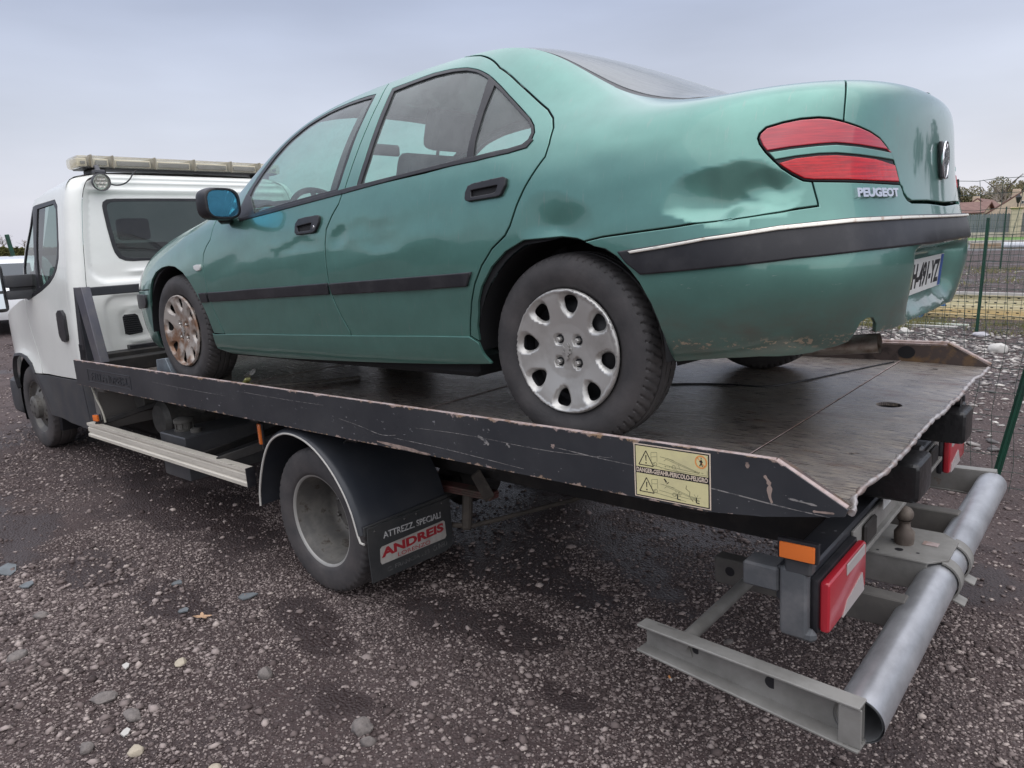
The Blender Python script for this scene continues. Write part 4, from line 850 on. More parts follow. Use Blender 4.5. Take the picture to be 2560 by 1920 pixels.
def ST(u,v):
    u=np.asarray(u,float);v=np.asarray(v,float);x=u;wv=.004*np.sin(v*9+1)*np.clip((-.7-u)/.18,0,1)+.003*np.sin(v*23)*np.clip((-.8-u)/.08,0,1)
    return np.stack([u,v,-.011*np.clip((-.528-u)/.36,0,1)+wv],-1)
out=[(-.534,-1.03),(-.534,1.03)]+[(x,y) for x,y in zip(np.interp(np.linspace(1.03,-1.03,40),LIPY,LIPX),np.linspace(1.03,-1.03,40))]
hole=[(-.709+.042*math.cos(a),-.082+.042*math.sin(a)) for a in np.linspace(0,2*math.pi,29)[:-1]]
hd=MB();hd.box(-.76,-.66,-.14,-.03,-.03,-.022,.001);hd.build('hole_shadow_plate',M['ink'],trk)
slit=[(-.748,.603),(-.77,.606),(-.792,.58),(-.77,.588)]
hole2=[(-.70+.018*math.cos(a),-.88+.018*math.sin(a)) for a in np.linspace(0,2*math.pi,13)[:-1]]
pt_=patch(ST,out,[hole,slit,hole2],h=.04,hb=.015,gap=.001,ret=.012,bev=.0015,e=(.002,.002),flip=1)
pobj('deck_tail_plate',pt_,M['deck'],trk)
lip=MB();lip.tube([(x-.001+.0015*math.sin(y*31)*math.sin(y*7),y,-.014+.003*math.sin(y*9+1)+.0015*math.sin(y*23)) for y,x in zip(np.linspace(-1.05,1.05,90),np.interp(np.linspace(-1.05,1.05,90),LIPY,LIPX))],[.0075+.002*math.sin(i*1.7)+.0012*math.sin(i*4.1) for i in range(90)],8)
lip.build('deck_lip',mat('bright_worn_edge',(.50,.47,.46),.42,.6,var=((.30,.22,.19),22,.45,.65),bump=(70,.5,.005)),trk,ang=80)
sm_=MB();sm_.box(-.533,-.529,-1.03,1.03,.0,.0022,.0008)
sm_.box(.905,.911,-1.03,1.03,0,.0018,.0006)
sm_.box(2.40,2.406,-1.03,1.03,0,.0018,.0006)
sm_.build_by('deck_weld_seam',M['rustedge'],trk,lambda c:int(c[0]*2+5))
# curved cable lying on the deck behind the car
cb=MB();pc=smooth_poly([(.45,.05),(.15,-.12),(0,-.177),(-.10,-.183),(-.215,-.183),(-.296,-.363),(-.388,-.628),(-.45,-.80),(-.516,-.967)],2)
cb.tube([(x,y,.0035) for x,y in pc],.0035,6)
wc=cb.build('winch_rope',M['ink'],None);wc.matrix_world=D2W;tag(wc,'thin black rope lying in a curve on the deck behind the rear wheels','rope')
# side rails
RAILN=[(4.136,.094),(4.136,-.078),(-.544,-.078),(-.700,-.060),(-.893,-.022),(-.900,-.004),(-.727,.094)]
def rail(sg):
    m_=MB();y0,y1=sorted((sg*1.074,sg*1.066))
    m_.prism(RAILN,y0,y1,'y')
    o=m_.build('side_rail',M['rail'],trk,smooth=False)
    # rounded top bead and inner wall
    t_=MB();yb=sg*1.062
    t_.tube([(4.136,yb,.089),(-.727,yb,.089)],.0085,10);t_.tube([(-.727,yb,.089),(-.895,yb,-.004)],.0085,10)
    t_.box(-.73,4.136,min(sg*1.03,sg*1.066),max(sg*1.03,sg*1.066),.076,.086,.002)
    t_.build('rail_top_edge',M['rustedge'],o,ang=70)
    i_=MB();ya,yb_=sorted((sg*1.03,sg*1.036));i_.prism([(4.13,.086),(4.13,0),(-.885,-.012),(-.73,.086)],ya,yb_,'y')
    i_.prism([(-.727,.092),(-.897,-.006),(-.889,-.012),(-.722,.084)],min(sg*1.03,sg*1.073),max(sg*1.03,sg*1.073),'y')
    io=i_.build('rail_inner_wall',M['rustrail'],o)
    s_=MB()
    if sg<0:
        s_.lathe([(sg*1.0285,.0001),(sg*1.0285,.030)],(-.555,0,.043),seg=28)
        for v in range(len(s_.V)): x,y,z=s_.V[v];s_.V[v]=((x+.555)*1.25-.555,y,z)
        s_.build('rail_hole',M['ink'],io,smooth=False)
    else:
        pts=[];R_=Matrix.Translation((-.842,1.052,.0255))@Matrix.Rotation(-.515,4,'Y')
        for a in np.linspace(0,2*math.pi,25)[:-1]: pts.append(R_@Vector((.026*math.copysign(abs(math.cos(a))**.5,math.cos(a)),.0085*math.sin(a),.0022)))
        s_.add(pts,[tuple(range(24))]);s_.build('lashing_slot',M['ink'],io,smooth=False)
    l_=MB();l_.box(-.50,4.136,min(sg*1.02,sg*1.072),max(sg*1.02,sg*1.072),-.0785,-.070,.002);l_.build('rail_bottom_flange',M['black_metal'],o)
    return o
railL=rail(1);railR=rail(-1)
# embossed maker's name at the front end of the near rail
t=MB();text_map(t,'F.LLI ANDREIS-L',lambda x,y,th:(3.84-x*.60,1.0745+th,-.026+y*.052),thick=.003,bold=.01);t.build('embossed_name',M['black_metal'],railL,smooth=False)
t=MB()
for a,b in(((3.90,.047),(3.21,.041)),((3.90,-.037),(3.21,-.040)),((3.90,.047),(3.90,-.037)),((3.21,.041),(3.21,-.040))): t.beam((a[0],1.075,a[1]),(b[0],1.075,b[1]),.004,.004,.001,up=(0,1,0))
t.build('name_frame',M['black_metal'],railL)
# scrapes in the rail paint
for k,(pts,w,mt) in enumerate([
 ([(-.40,.0),(-.60,-.012),(-.74,-.025),(-.86,-.030)],.0016,'scr'),([(.75,-.035),(.45,-.04),(.1,-.058)],.0012,'scr'),([(.62,.02),(.35,.028),(.0,.015),(-.25,.03)],.001,'scr'),
 ([(1.9,.055),(1.5,.05),(1.2,.052)],.001,'scr'),([(2.9,.03),(2.5,.022),(2.05,.02)],.001,'scr'),([(1.10,.005),(.95,-.012),(.86,-.030),(.80,-.032),(.74,-.022)],.0013,'scr'),([(-.02,.035),(-.2,.022),(-.31,.018)],.0013,'scr'),
 ([(-.70,.050),(-.715,.030),(-.712,.0),(-.72,-.02)],.006,'bare'),([(-.655,.078),(-.657,.062)],.005,'bare'),([(.86,-.062),(.70,-.068),(.55,-.073)],.006,'bare'),([(.30,.03),(.27,.018),(.25,.004)],.007,'scr'),([(.17,.02),(.155,.008)],.006,'scr'),([(-.82,-.022),(-.87,-.018)],.004,'bare'),([(-.76,.0),(-.83,-.006)],.003,'scr')]):
    q=MB();n=len(pts);r9=np.random.default_rng(k);P2=smooth_poly(pts,2);V=[];m9=len(P2)
    for i,(x,z) in enumerate(P2):
        t9=w*(.35+.65*math.sin(math.pi*(i+.5)/m9))*r9.uniform(.45,1.3);a9=P2[max(i-1,0)];b9=P2[min(i+1,m9-1)];dx,dz=b9[0]-a9[0],b9[1]-a9[1];L9=math.hypot(dx,dz)+1e-9
        V+=[(x-dz/L9*t9,1.0744,z+dx/L9*t9),(x+dz/L9*t9,1.0744,z-dx/L9*t9)]
    q.add(V,[(2*i,2*i+1,2*i+3,2*i+2) for i in range(m9-1)]);q.build('paint_scrape',M[mt],railL,smooth=False)
# warning sticker
SX0,SX1,SZ0,SZ1=-.320,-.5555,-.072,.0865
def sf(a,b,t=0): return (SX0+a*(SX1-SX0),1.0742+t,SZ0+b*(SZ1-SZ0))
def flat(pts,t,mt,par,name):
    m_=MB();n=len(pts);tr_=delaunay_2d_cdt([Vector(p) for p in pts],[(i,(i+1)%n) for i in range(n)],[],1,1e-6)[2]
    m_.add([sf(x,y,t) for x,y in pts],[tuple(q) for q in tr_]);return m_.build(name,mt,par,smooth=False)
rc=lambda x0,y0,x1,y1:[(x0,y0),(x1,y0),(x1,y1),(x0,y1)]
stk=flat(rc(0,.0,1,1),.0006,M['cream'],railL,'warning_sticker')
flat(rc(.016,.02,.984,.98),.0010,M['ink'],stk,'sticker_border')
flat(rc(.03,.04,.970,.455),.0014,M['yellow'],stk,'lower_panel');flat(rc(.03,.575,.970,.96),.0014,M['yellow'],stk,'upper_panel')
t=MB();text_map(t,'DANGER-GEFAHR-PERICOLO-PELIGRO',lambda x,y,th:sf(.035+.93*x,.475+.085*y,.0012+th),thick=.0004,bold=.025);t.build('sticker_words',M['cream'],stk,smooth=False)
def strip(m_,p,q,w,t=.0018):
    p=np.array(p,float);q=np.array(q,float);asp=.2355/.1585
    d=(q-p)*[asp,1];n_=np.array([-d[1],d[0]])/(np.linalg.norm(d)+1e-9)*w;n_=n_/[asp,1]
    m_.add([sf(*(p+n_),t),sf(*(q+n_),t),sf(*(q-n_),t),sf(*(p-n_),t)],[(0,1,2,3)])
tm=MB();lm=MB()
for oy in(.615,.115):
    x0=.07
    for a,b in(((x0,oy),(x0+.20,oy)),((x0+.20,oy),(x0+.10,oy+.27)),((x0+.10,oy+.27),(x0,oy))): strip(tm,a,b,.008)
    tm.add([sf(x,y,.0018) for x,y in((x0+.092,oy+.19),(x0+.108,oy+.19),(x0+.105,oy+.085),(x0+.095,oy+.085))],[(0,1,2,3)]);strip(tm,(x0+.092,oy+.045),(x0+.108,oy+.045),.013)
    # lorry line drawing: cab, chassis, tilted bed, wheels
    bx=x0+.17
    segs=[((0,.07),(0,.25)),((0,.25),(.08,.27)),((.08,.27),(.08,.10)),((0,.17),(.075,.19)),((0,.07),(.06,.05)),((.12,.20),(.30,.17)),((.20,.17),(.62,.005)),((.22,.19),(.62,.02)),((.10,.08),(.38,.03)),((.17,.13),(.20,.17)),((.38,.03),(.36,.10)),((.38,.03),(.62,.01)),((.03,.02),(.45,-.04))]
    for a,b in segs: strip(lm,(bx+a[0],oy+a[1]),(bx+b[0],oy+b[1]),.0035)
    for wx,wz in((.055,.05),(.30,.045)):
        c_=[(bx+wx+.022*math.cos(q),oy+wz+.033*math.sin(q)) for q in np.linspace(0,2*math.pi,13)]
        for a,b in zip(c_[:-1],c_[1:]): strip(lm,a,b,.004)
for a,b in(((.42,.60),(.96,.60)),((.96,.60),(.96,.69)),((.34,.64),(.38,.60)),((.55,.66),(.60,.58))): strip(lm,a,b,.003)
for x0,yy in((.42,.635),(.80,.625)): text_map(lm,'di 1,5 m',lambda x,y,th,x0=x0,yy=yy:sf(x0+.11*x,yy+.028*y,.0015+th),thick=.0003)
for a,b in(((.70,.37),(.69,.31)),((.69,.31),(.74,.26)),((.74,.26),(.735,.18)),((.735,.18),(.78,.10))): strip(tm,a,b,.004)
for px_ in(.58,.82):
    strip(tm,(px_,.18),(px_,.09),.010);strip(tm,(px_,.09),(px_+.04,.085),.009)
    for q in np.linspace(.3,2.9,4): strip(lm,(px_,.17),(px_+.06*math.cos(q),.17+.07*math.sin(q)),.003)
strip(tm,(.41,.42),(.44,.36),.014);strip(tm,(.44,.33),(.47,.37),.006)
tm.build('warning_symbols',M['ink'],stk,smooth=False);lm.build('line_drawing',M['line'],stk,smooth=False)
rg=MB();c_=(.885,.83)
cc=[(c_[0]+.068*math.cos(q),c_[1]+.105*math.sin(q)) for q in np.linspace(0,2*math.pi,29)]
for a,b in zip(cc[:-1],cc[1:]): strip(rg,a,b,.013)
strip(rg,(.838,.905),(.932,.755),.008);rg.build('prohibition_ring',M['orange'],stk,smooth=False)
mn=MB()
for a,b,w in(((.888,.87),(.887,.81),.014),((.887,.81),(.868,.755),.008),((.887,.81),(.905,.755),.008),((.888,.86),(.866,.83),.006),((.888,.86),(.908,.825),.006)): strip(mn,a,b,w,.0022)
strip(mn,(.884,.895),(.893,.895),.014,.0022);mn.build('walking_figure',M['ink'],stk,smooth=False)
# deck substructure and chassis
ch=MB()
ch.box(-.50,4.1,-1.02,1.02,-.055,-.006,.004)
for sg in(1,-1):
    ch.box(-.62,4.1,min(sg*.40,sg*.52),max(sg*.40,sg*.52),-.22,-.055,.004)
    ch.box(-.66,5.9,min(sg*.36,sg*.45),max(sg*.36,sg*.45),-.40,-.225,.004)
for x in(-.5,.3,1.1,1.9,2.7,3.5): ch.box(x,x+.08,-1.0,1.0,-.12,-.055,.003)
for x in(-.4,.7,2.2,3.3,4.4): ch.box(x,x+.08,-.38,.38,-.38,-.25,.003)
ch.box(1.34,1.54,-.80,.80,-.66,-.56,.03);ch.lathe([(-.16,.001),(-.16,.10),(-.10,.15),(.10,.15),(.16,.10),(.16,.001)],(1.44,0,-.60),seg=24)
ch.box(4.2,5.6,-.55,.55,-.62,-.35,.05)
cho=ch.build('chassis',M['frame'],trk)
# suspension behind the rear wheel
su=MB()
for k in range(3): su.beam((1.30,.47,-.47-.012*k),(.815,.47,-.455-.012*k),.065,.011,.002)
su.build('leaf_spring',mat('rusty_red_spring',(.13,.05,.045),.7,var=((.09,.075,.06),9,.4,.65)),trk)
s2=MB();s2.beam((.815,.50,-.475),(.90,.50,-.36),.02,.075,.01);s2.beam((1.02,.44,-.50),(.985,.50,-.665),.045,.05,.01);s2.tube([(1.17,.55,-.63),(1.05,.52,-.645),(.985,.50,-.64)],.013,8);s2.tube([(.985,.5,-.65),(.72,.0,-.62),(.5,-.4,-.55)],.012,8)
s2.build('suspension_linkage',mat('muddy_steel',(.085,.072,.060),.85,var=((.05,.043,.038),14,.4,.7)),trk)
# side guard
def guard(sg):
    m_=MB();z0=-.452;H=.098;y=sg*1.06
    pr=[(0,0),(0,.018),(-.010,.024),(-.012,.030),(-.004,.036),(-.004,.062),(-.012,.068),(-.010,.074),(0,.080),(0,.098),(-.045,.098),(-.045,0)]
    m_.prism([(y+sg*a,z0+b+.0) for a,b in pr],1.975,4.140,'x')
    o=m_.build('side_guard',M['alu'],trk,ang=20)
    e_=MB();e_.box(1.968,1.975,min(y-sg*.047,y+sg*.002),max(y-sg*.047,y+sg*.002),z0-.002,z0+.100,.001);e_.build('guard_end_cap',M['black_plastic'],o)
    b_=MB();b_.beam((4.02,y-sg*.02,-.36),(3.55,sg*.42,-.16),.02,.035,.004);b_.beam((2.30,y-sg*.02,-.37),(2.05,sg*.75,-.27),.014,.05,.003);b_.beam((2.6,y-sg*.04,-.40),(2.6,sg*.40,-.34),.02,.04,.003)
    b_.build_by('guard_bracket',M['frame'],o,lambda c:int(c[0]>3.2)+int(c[0]>2.45))
    return o
guard(1);guard(-1)
def marker(x,y,z,w,h,rot,label):
    R_=Matrix.Translation((x,y,z))@Matrix.Rotation(rot,4,'Z');m_=MB();m_.box(-w/2,w/2,-.012,.004,-h/2,h/2,.006,R_,seg=2);o=m_.build('side_marker',M['amber'],trk);o['label']=label
    k=MB();k.box(-w/2-.004,w/2+.004,-.024,-.010,-h/2-.004,h/2+.004,.004,R_);k.box(-w/4,w/4,-.03,-.01,-h/2-.03,-h/2,.004,R_);k.build('marker_base',M['black_plastic'],o)
marker(4.00,1.045,-.310,.055,.045,.2,'orange marker at the front end of the side guard');marker(1.905,1.00,-.178,.040,.105,-.35,'orange marker in front of the mudguard')
wh=MB();wh.tube(smooth_poly([(4.10,.99,-.06),(4.09,1.0,-.12),(4.02,1.0,-.20),(3.96,1.0,-.27),(3.95,1.0,-.345)],1) if 0 else [(4.12,.99,-.05),(4.11,.995,-.12),(4.05,1.0,-.19),(3.99,1.0,-.25),(3.965,1.0,-.30),(3.955,1.0,-.345)],.007,8);wh.build('white_hose',mat('dirty_white_hose',(.45,.43,.36),.6),trk)
# hydraulic tank
tk=MB();tk.box(2.868,3.205,.36,.955,-.605,-.333,.006);tko=tk.build('hydraulic_tank',mat('grey_tank_paint',(.085,.088,.095),.42,.2,.1,var=((.13,.13,.13),5,.42,.7)),trk)
tk=MB();tk.lathe([(-.333,.062),(-.325,.064),(-.322,.052),(-.285,.050),(-.283,.062),(-.262,.062),(-.256,.050),(-.250,.001)],(3.10,.84,0),axis='z',seg=20);tk.lathe([(-.333,.034),(-.312,.034),(-.308,.028),(-.308,.001)],(2.97,.83,0),axis='z',seg=16)
for k in range(8): a=k*math.pi/4;tk.box(.052,.058,-.008,.008,-.322,-.285,.001,Matrix.Translation((3.10,.84,0))@Matrix.Rotation(a,4,'Z'))
tk.build('filler_cap',mat('dusty_cap',(.11,.105,.095),.8),tko)
tb=MB();tb.tube([(3.62,.75,-.34),(3.62,.35,-.34)],.13,24);tb.tube([(3.62,.78,-.34),(3.62,.75,-.34)],[.10,.13],24);tb.tube([(3.90,.78,-.22),(3.90,.4,-.22)],.09,20);tb.box(3.3,4.05,.42,.62,-.30,-.12,.02)
tb.build('air_reservoir',mat('dirty_reservoir',(.07,.068,.064),.6,.2,var=((.12,.115,.105),7,.45,.65)),trk)
bt_m=MB();bt_m.box(3.95,4.13,.72,.98,-.14,-.06,.005);bt_m.box(4.08,4.16,.55,.98,-.42,-.07,.004);bt_m.build('cab_mounting',mat('dusty_bracket',(.16,.15,.14),.8),trk)
# mudguard over the rear wheels
def mudguard(sg):
    prof=smooth_poly([(1.880,-.533),(1.872,-.451),(1.810,-.300),(1.727,-.185),(1.620,-.128),(1.516,-.115),(1.385,-.140),(1.263,-.215),(1.170,-.315),(1.115,-.412),(1.085,-.520)],2)
    m_=MB();n=len(prof);ys=[(1.052,0.0),(1.056,.006),(1.050,.014),(1.030,.022),(.98,.026),(.55,.028)]
    cx_,cz_=1.48,-.60;V=[]
    for y,o in ys:
        for x,z in prof:
            d=Vector((x-cx_,z-cz_));d.normalize();V.append((x+d.x*o,sg*y,z+d.y*o))
    F=[];w=n
    for j in range(len(ys)-1):
        for i in range(n-1): F.append((j*w+i,j*w+i+1,(j+1)*w+i+1,(j+1)*w+i))
    m_.add(V,F)
    # inner skin
    V=[];
    for y in(1.050,.55):
        for x,z in prof: V.append((x,sg*y,z))
    m_.add(V,[(i,i+1,w+i+1,w+i) for i in range(n-1)])
    o=m_.build('mudguard',mat('dark_blue_black_mudguard',(.022,.026,.034),.42,0,.1,var=((.04,.042,.048),3,.4,.7)) if sg>0 else bpy.data.materials['dark_blue_black_mudguard'],trk,ang=60)
    b_=MB();b_.tube([(x,sg*1.054,z) for x,z in prof]+[(1.072,sg*1.054,-.548),(1.048,sg*1.054,-.550)],.0055,8);b_.build('pale_edge_bead',mat('pale_rubber_bead',(.55,.53,.49),.5),o,ang=80)
    r_=MB();r_.box(1.15,1.30,min(sg*.80,sg*.92),max(sg*.80,sg*.92),-.20,-.19,.003,Matrix.Translation((0,0,0)))
    p_=MB();R_=Matrix.Translation((1.055,0,-.20))
    # flat panel that carries the flap
    p_.box(1.050,1.060,min(sg*.55,sg*1.045),max(sg*.55,sg*1.045),-.52,-.478,.002);p_.build('mudguard_tail',M['flap'],o)
    f_=MB();ys_=sorted((sg*.545,sg*1.035));pl_=[(ys_[0],-.495),(ys_[1],-.486),(ys_[1]+.004*sg,-.60),(ys_[1],-.735),(ys_[0]+.05,-.748),(ys_[0]+.01,-.735),(ys_[0],-.70)]
    f_.prism(pl_,1.040,1.0465,'x',bev=.0);fo=f_.build('mud_flap',M['flap'],o)
    if sg>0:
        fl_=lambda y0,y1,z0,z1,sl:(lambda x,y,t:(1.0396-t,y0+x*(y1-y0),z0+y*(z1-z0)-x*sl))
        a=MB();text_map(a,'ATTREZZ. SPECIALI',fl_(.955,.612,-.556,-.526,.018),thick=.0006,bold=.012);a.build('flap_lettering',M['flap_text'],fo,smooth=False)
        q=MB();q.add([(1.0392,.978,-.668),(1.0392,.984,-.655),(1.0392,.980,-.596),(1.0392,.970,-.588),(1.0392,.600,-.592),(1.0392,.590,-.600),(1.0392,.586,-.672),(1.0392,.596,-.683)],[(0,1,2,3,4,5,6,7)]);q.build('flap_sticker',M['flap_plate'],fo,smooth=False)
        a=MB();text_map(a,'ANDREIS',fl_(.975,.600,-.640,-.597,.004),thick=.0009,bold=.045);text_map(a,'LORENZO',fl_(.885,.690,-.665,-.647,.010),thick=.0009,bold=.0);a.build('flap_name',M['red_ink'],fo,smooth=False)
        a=MB();text_map(a,'C. FRANCIA 233',fl_(.95,.70,-.712,-.693,.006),thick=.0005);text_map(a,'CUNEO',fl_(.675,.585,-.722,-.694,0),thick=.0005,bold=.03);a.build('flap_address',M['flap_faint'],fo,smooth=False)
        a=MB()
        for y_ in(1.0,.83,.76,.60): a.lathe([(1.0395,.0001),(1.0395,.004),(1.0375,.0035),(1.0375,.0001)],(0,y_,-.506),axis='x',seg=8)
        a.build('flap_rivet',M['zinc'],fo)
    return o
mudguard(1);mudguard(-1)
pz=MB();pz.box(1.20,1.36,.62,.93,-.155,-.148,.002,Matrix.Translation((1.28,.8,-.15))@Matrix.Rotation(.55,4,'Y')@Matrix.Translation((-1.28,-.8,.15)))
pz.build('mudguard_bracket',M['flap'],trk)
# truck wheels
def ttyre(m_,c,hw,R,r0,seg=216,n=54):
    tp=[(hw*.80,r0),(hw*.88,r0+.004),(hw*.95,r0+.02),(hw*1.0,r0+.055),(hw*.985,r0+.085),(hw*.94,R-.025),(hw*.90,R-.014),(hw*.84,R-.007),(hw*.70,R-.002),(hw*.40,R),(hw*.36,R),(hw*.30,R),(hw*.26,R),(0,R)]
    pr=tp+[(-a,b) for a,b in tp[::-1][1:]]
    def md(a,t,r,j):
        if r<R-.026: return 0
        if abs(abs(t)-hw*.33)<hw*.035: return -.008
        k=a/(2*math.pi)*n
        if abs(t)>hw*.42 and ((k+abs(t)*9)%1)<.28: return -.007
        return 0
    m_.lathe(pr,c,seg=seg,mod=md)
def oval(cx,cy,a,b,ang,n=18,p=.75):
    L=[]
    for q in np.linspace(0,2*math.pi,n+1)[:-1]:
        x=math.copysign(abs(math.cos(q))**p,math.cos(q))*a;y=math.copysign(abs(math.sin(q))**p,math.sin(q))*b
        L.append((cx+x*math.cos(ang)-y*math.sin(ang),cy+x*math.sin(ang)+y*math.cos(ang)))
    return L
def gz(x,y): # local ground height in the deck frame
    p=D2W@Vector((x,y,0));n_=Q.transposed()@Vector((0,0,1));return -p.z/n_.z
def rear_wheel(sg):
    yo=.918*sg;zc=gz(1.44,1.0)+.348;c=(1.44,yo,zc);c2=(1.44,.715*sg,zc)
    m_=MB();ttyre(m_,c,.100,.350,.221);ttyre(m_,c2,.100,.350,.221,seg=108)
    w=m_.build('rear_wheel',M['rubber_truck'],trk,ang=40)
    r_=MB();y=lambda o:sg*o
    lp=MB();lp.lathe([(y(.078),.228),(y(.0855),.224),(y(.0835),.216),(y(.076),.212)],c,seg=72);lp.build('rim_lip',(bpy.data.materials.get('scuffed_rim_lip') or mat('scuffed_rim_lip',(.36,.35,.33),.5,.3)),w,ang=50)
    r_.lathe([(y(.078),.2135),(y(.070),.210),(y(.045),.205),(y(.035),.198),(y(-.10),.192),(y(-.130),.180),(y(-.144),.160)],c,seg=72)
    r_.build('rim',M['dirty_wheel'],w,ang=50)
    def SD(u,v):
        u=np.asarray(u,float);v=np.asarray(v,float);r=np.hypot(u,v);z=np.interp(r,[0,.05,.075,.10,.125,.15,.165],[-.085,-.085,-.082,-.084,-.098,-.118,-.135]);return np.stack([c[0]+u,c[1]+sg*z,c[2]+v],-1)
    out=[(.163*math.cos(a),.163*math.sin(a)) for a in np.linspace(0,2*math.pi,61)[:-1]]
    hs=[oval(.128*math.cos(a),.128*math.sin(a),.020,.034,a) for a in [math.radians(k*60+8) for k in range(6)]]
    pobj('wheel_disc',patch(SD,out,hs,h=.012,hb=.01,gap=0,ret=.012,bev=.001,e=(.001,.001),flip=-1 if sg>0 else 1),M['dirty_wheel'],w)
    n_=MB()
    for k in range(6):
        a=math.radians(k*60+38);n_.lathe([(y(-.088),.013),(y(-.062),.012),(y(-.058),.008),(y(-.058),.0001)],(c[0]+.083*math.cos(a),c[1],c[2]+.083*math.sin(a)),seg=6)
    n_.lathe([(y(-.090),.050),(y(-.060),.046),(y(-.055),.03),(y(-.055),.0001)],c,seg=24);n_.build('wheel_nuts',M['dirty_wheel'],w,ang=30)
    k_=MB();k_.lathe([(y(-.155),.19),(y(-.155),.001)],c,seg=30);k_.build('brake_drum',M['ink'],w)
    return w
rear_wheel(1);rear_wheel(-1)
def front_wheel(sg):
    xw=5.49;yo=.885*sg;zc=gz(xw,.95)+.346;c=(xw,yo,zc)
    m_=MB();ttyre(m_,c,.100,.348,.216,seg=150);w=m_.build('front_wheel',M['rubber_truck'],trk,ang=40)
    y=lambda o:sg*o;r_=MB()
    r_.lathe([(y(.078),.220),(y(.084),.217),(y(.080),.210),(y(.055),.200),(y(.045),.185),(y(.050),.17)],c,seg=48);r_.build('rim',M['dirty_wheel'],w)
    def SD(u,v):
        u=np.asarray(u,float);v=np.asarray(v,float);r=np.hypot(u,v);z=np.interp(r,[0,.08,.10,.13,.15,.172],[.085,.085,.08,.068,.055,.048]);return np.stack([c[0]+u,c[1]+sg*z,c[2]+v],-1)
    out=[(.171*math.cos(a),.171*math.sin(a)) for a in np.linspace(0,2*math.pi,61)[:-1]]
    hs=[oval(.140*math.cos(a),.140*math.sin(a),.014,.020,a) for a in [math.radians(k*45+10) for k in range(8)]]
    pobj('wheel_disc',patch(SD,out,hs,h=.012,hb=.01,gap=0,ret=.012,bev=.001,e=(.001,.001),flip=-1 if sg>0 else 1),M['dirty_wheel'],w)
    n_=MB();n_.lathe([(y(.08),.098),(y(.115),.094),(y(.125),.080),(y(.128),.03),(y(.128),.0001)],c,seg=30)
    n_.build('hub_cap',M['dirty_wheel'],w,ang=40);d_=MB()
    for k in range(5):
        a=math.radians(k*72+20);d_.lathe([(y(.1285),.0001),(y(.1285),.011)],(c[0]+.052*math.cos(a),c[1],c[2]+.052*math.sin(a)),seg=12)
    d_.build('hub_cap_holes',M['ink'],w,smooth=False)
    k_=MB();k_.lathe([(y(.03),.2),(y(.03),.001)],c,seg=30);k_.build('brake_disc',M['ink'],w)
front_wheel(1);front_wheel(-1)
# headboard behind the cab
hb=MB()
for sg in(1,-1):
    ya,yb=sorted((sg*1.035,sg*.995))
    hb.prism([(4.115,.09),(4.015,.585),(3.985,.585),(3.985,.09)],ya,yb,'y')
    hb.box(3.990,4.11,ya,yb,.09,.20,.003)
hb.box(3.90,3.99,-1.03,1.03,.522,.580,.004)
hbo=hb.build('headboard',M['black_metal'],trk)
hs_=MB()
for sg in(1,-1):
    ya,yb=sorted((sg*1.045,sg*.99))
    hs_.prism([(3.985,.585),(3.845,.585),(3.722,.09),(3.830,.09)],ya,yb,'y',bev=.003)
hs_.build_by('slanted_strut',mat('purple_grey_strut_paint',(.085,.085,.105),.45,.2,var=((.13,.125,.13),7,.45,.7)),hbo,lambda c:c[1]>0)
sl=MB();sl.box(3.995,4.035,1.033,1.0365,.16,.36,.015,seg=2);sl.build('strut_slot',M['ink'],hbo)
fl_=MB();fl_.box(3.80,4.12,-1.02,1.02,.0,.09,.005);fl_.box(3.95,4.13,-.98,.98,.085,.12,.003);fl_.build('front_bulkhead',M['frame'],hbo)
ln=MB();ln.box(4.06,4.12,-.9,.72,.118,.150,.004);ln.build('bulkhead_ledge',M['black_plastic'],hbo)
# ---------------- cab
EC=(.004,.004)
def cpa(outer,holes=(),**k): k.setdefault('e',EC);k.setdefault('h',.05);k.setdefault('hb',.03);k.setdefault('gap',.0025);k.setdefault('flip',-1);return patch(CS,outer,holes,**k)
cw=T_['cWin'];wht=M['white']
W0=[(.60,1.195),(.18,1.20),(.118,1.15),(.111,.996),(.112,.88),(.135,.79),(.187,.72),(.262,.665),(.363,.620),(.549,.570),(.90,.500),(.955,.52),(.955,.76),(.88,.883),(.74,1.056),(.66,1.19)]
arch=[(1.62,-.26),(1.60,-.16),(1.56,-.075),(1.49,.0),(1.38,.040),(1.22,.052),(1.10,.035),(1.0,-.01),(.93,-.08),(.90,-.16),(.875,-.25),(.83,-.33),(.75,-.40)]
drx=T_['cDoorR']
dr=[(.05,1.27),(.035,1.0),(.030,.82),(.042,.64),(.043,.49),(.015,.37),(0.0,.237),(0.0,.0),(.0,-.072)]
topd=[(.60,1.25),(.40,1.275),(.20,1.285),(.08,1.28)]
frontedge=[(.80,-.072),(.86,.10),(.95,.30),(.985,.48)]
door=dr+[(.52,-.075),(.80,-.072)]+frontedge[1:]+[(.97,.76),(.89,.90),(.75,1.07),(.67,1.22)]+topd
pdr=cpa(door,[W0],h=.05)
cdoor=pobj('cab_door',pdr,wht,trk);cdoorR=pobj('cab_door',flipY(pdr),wht,trk)
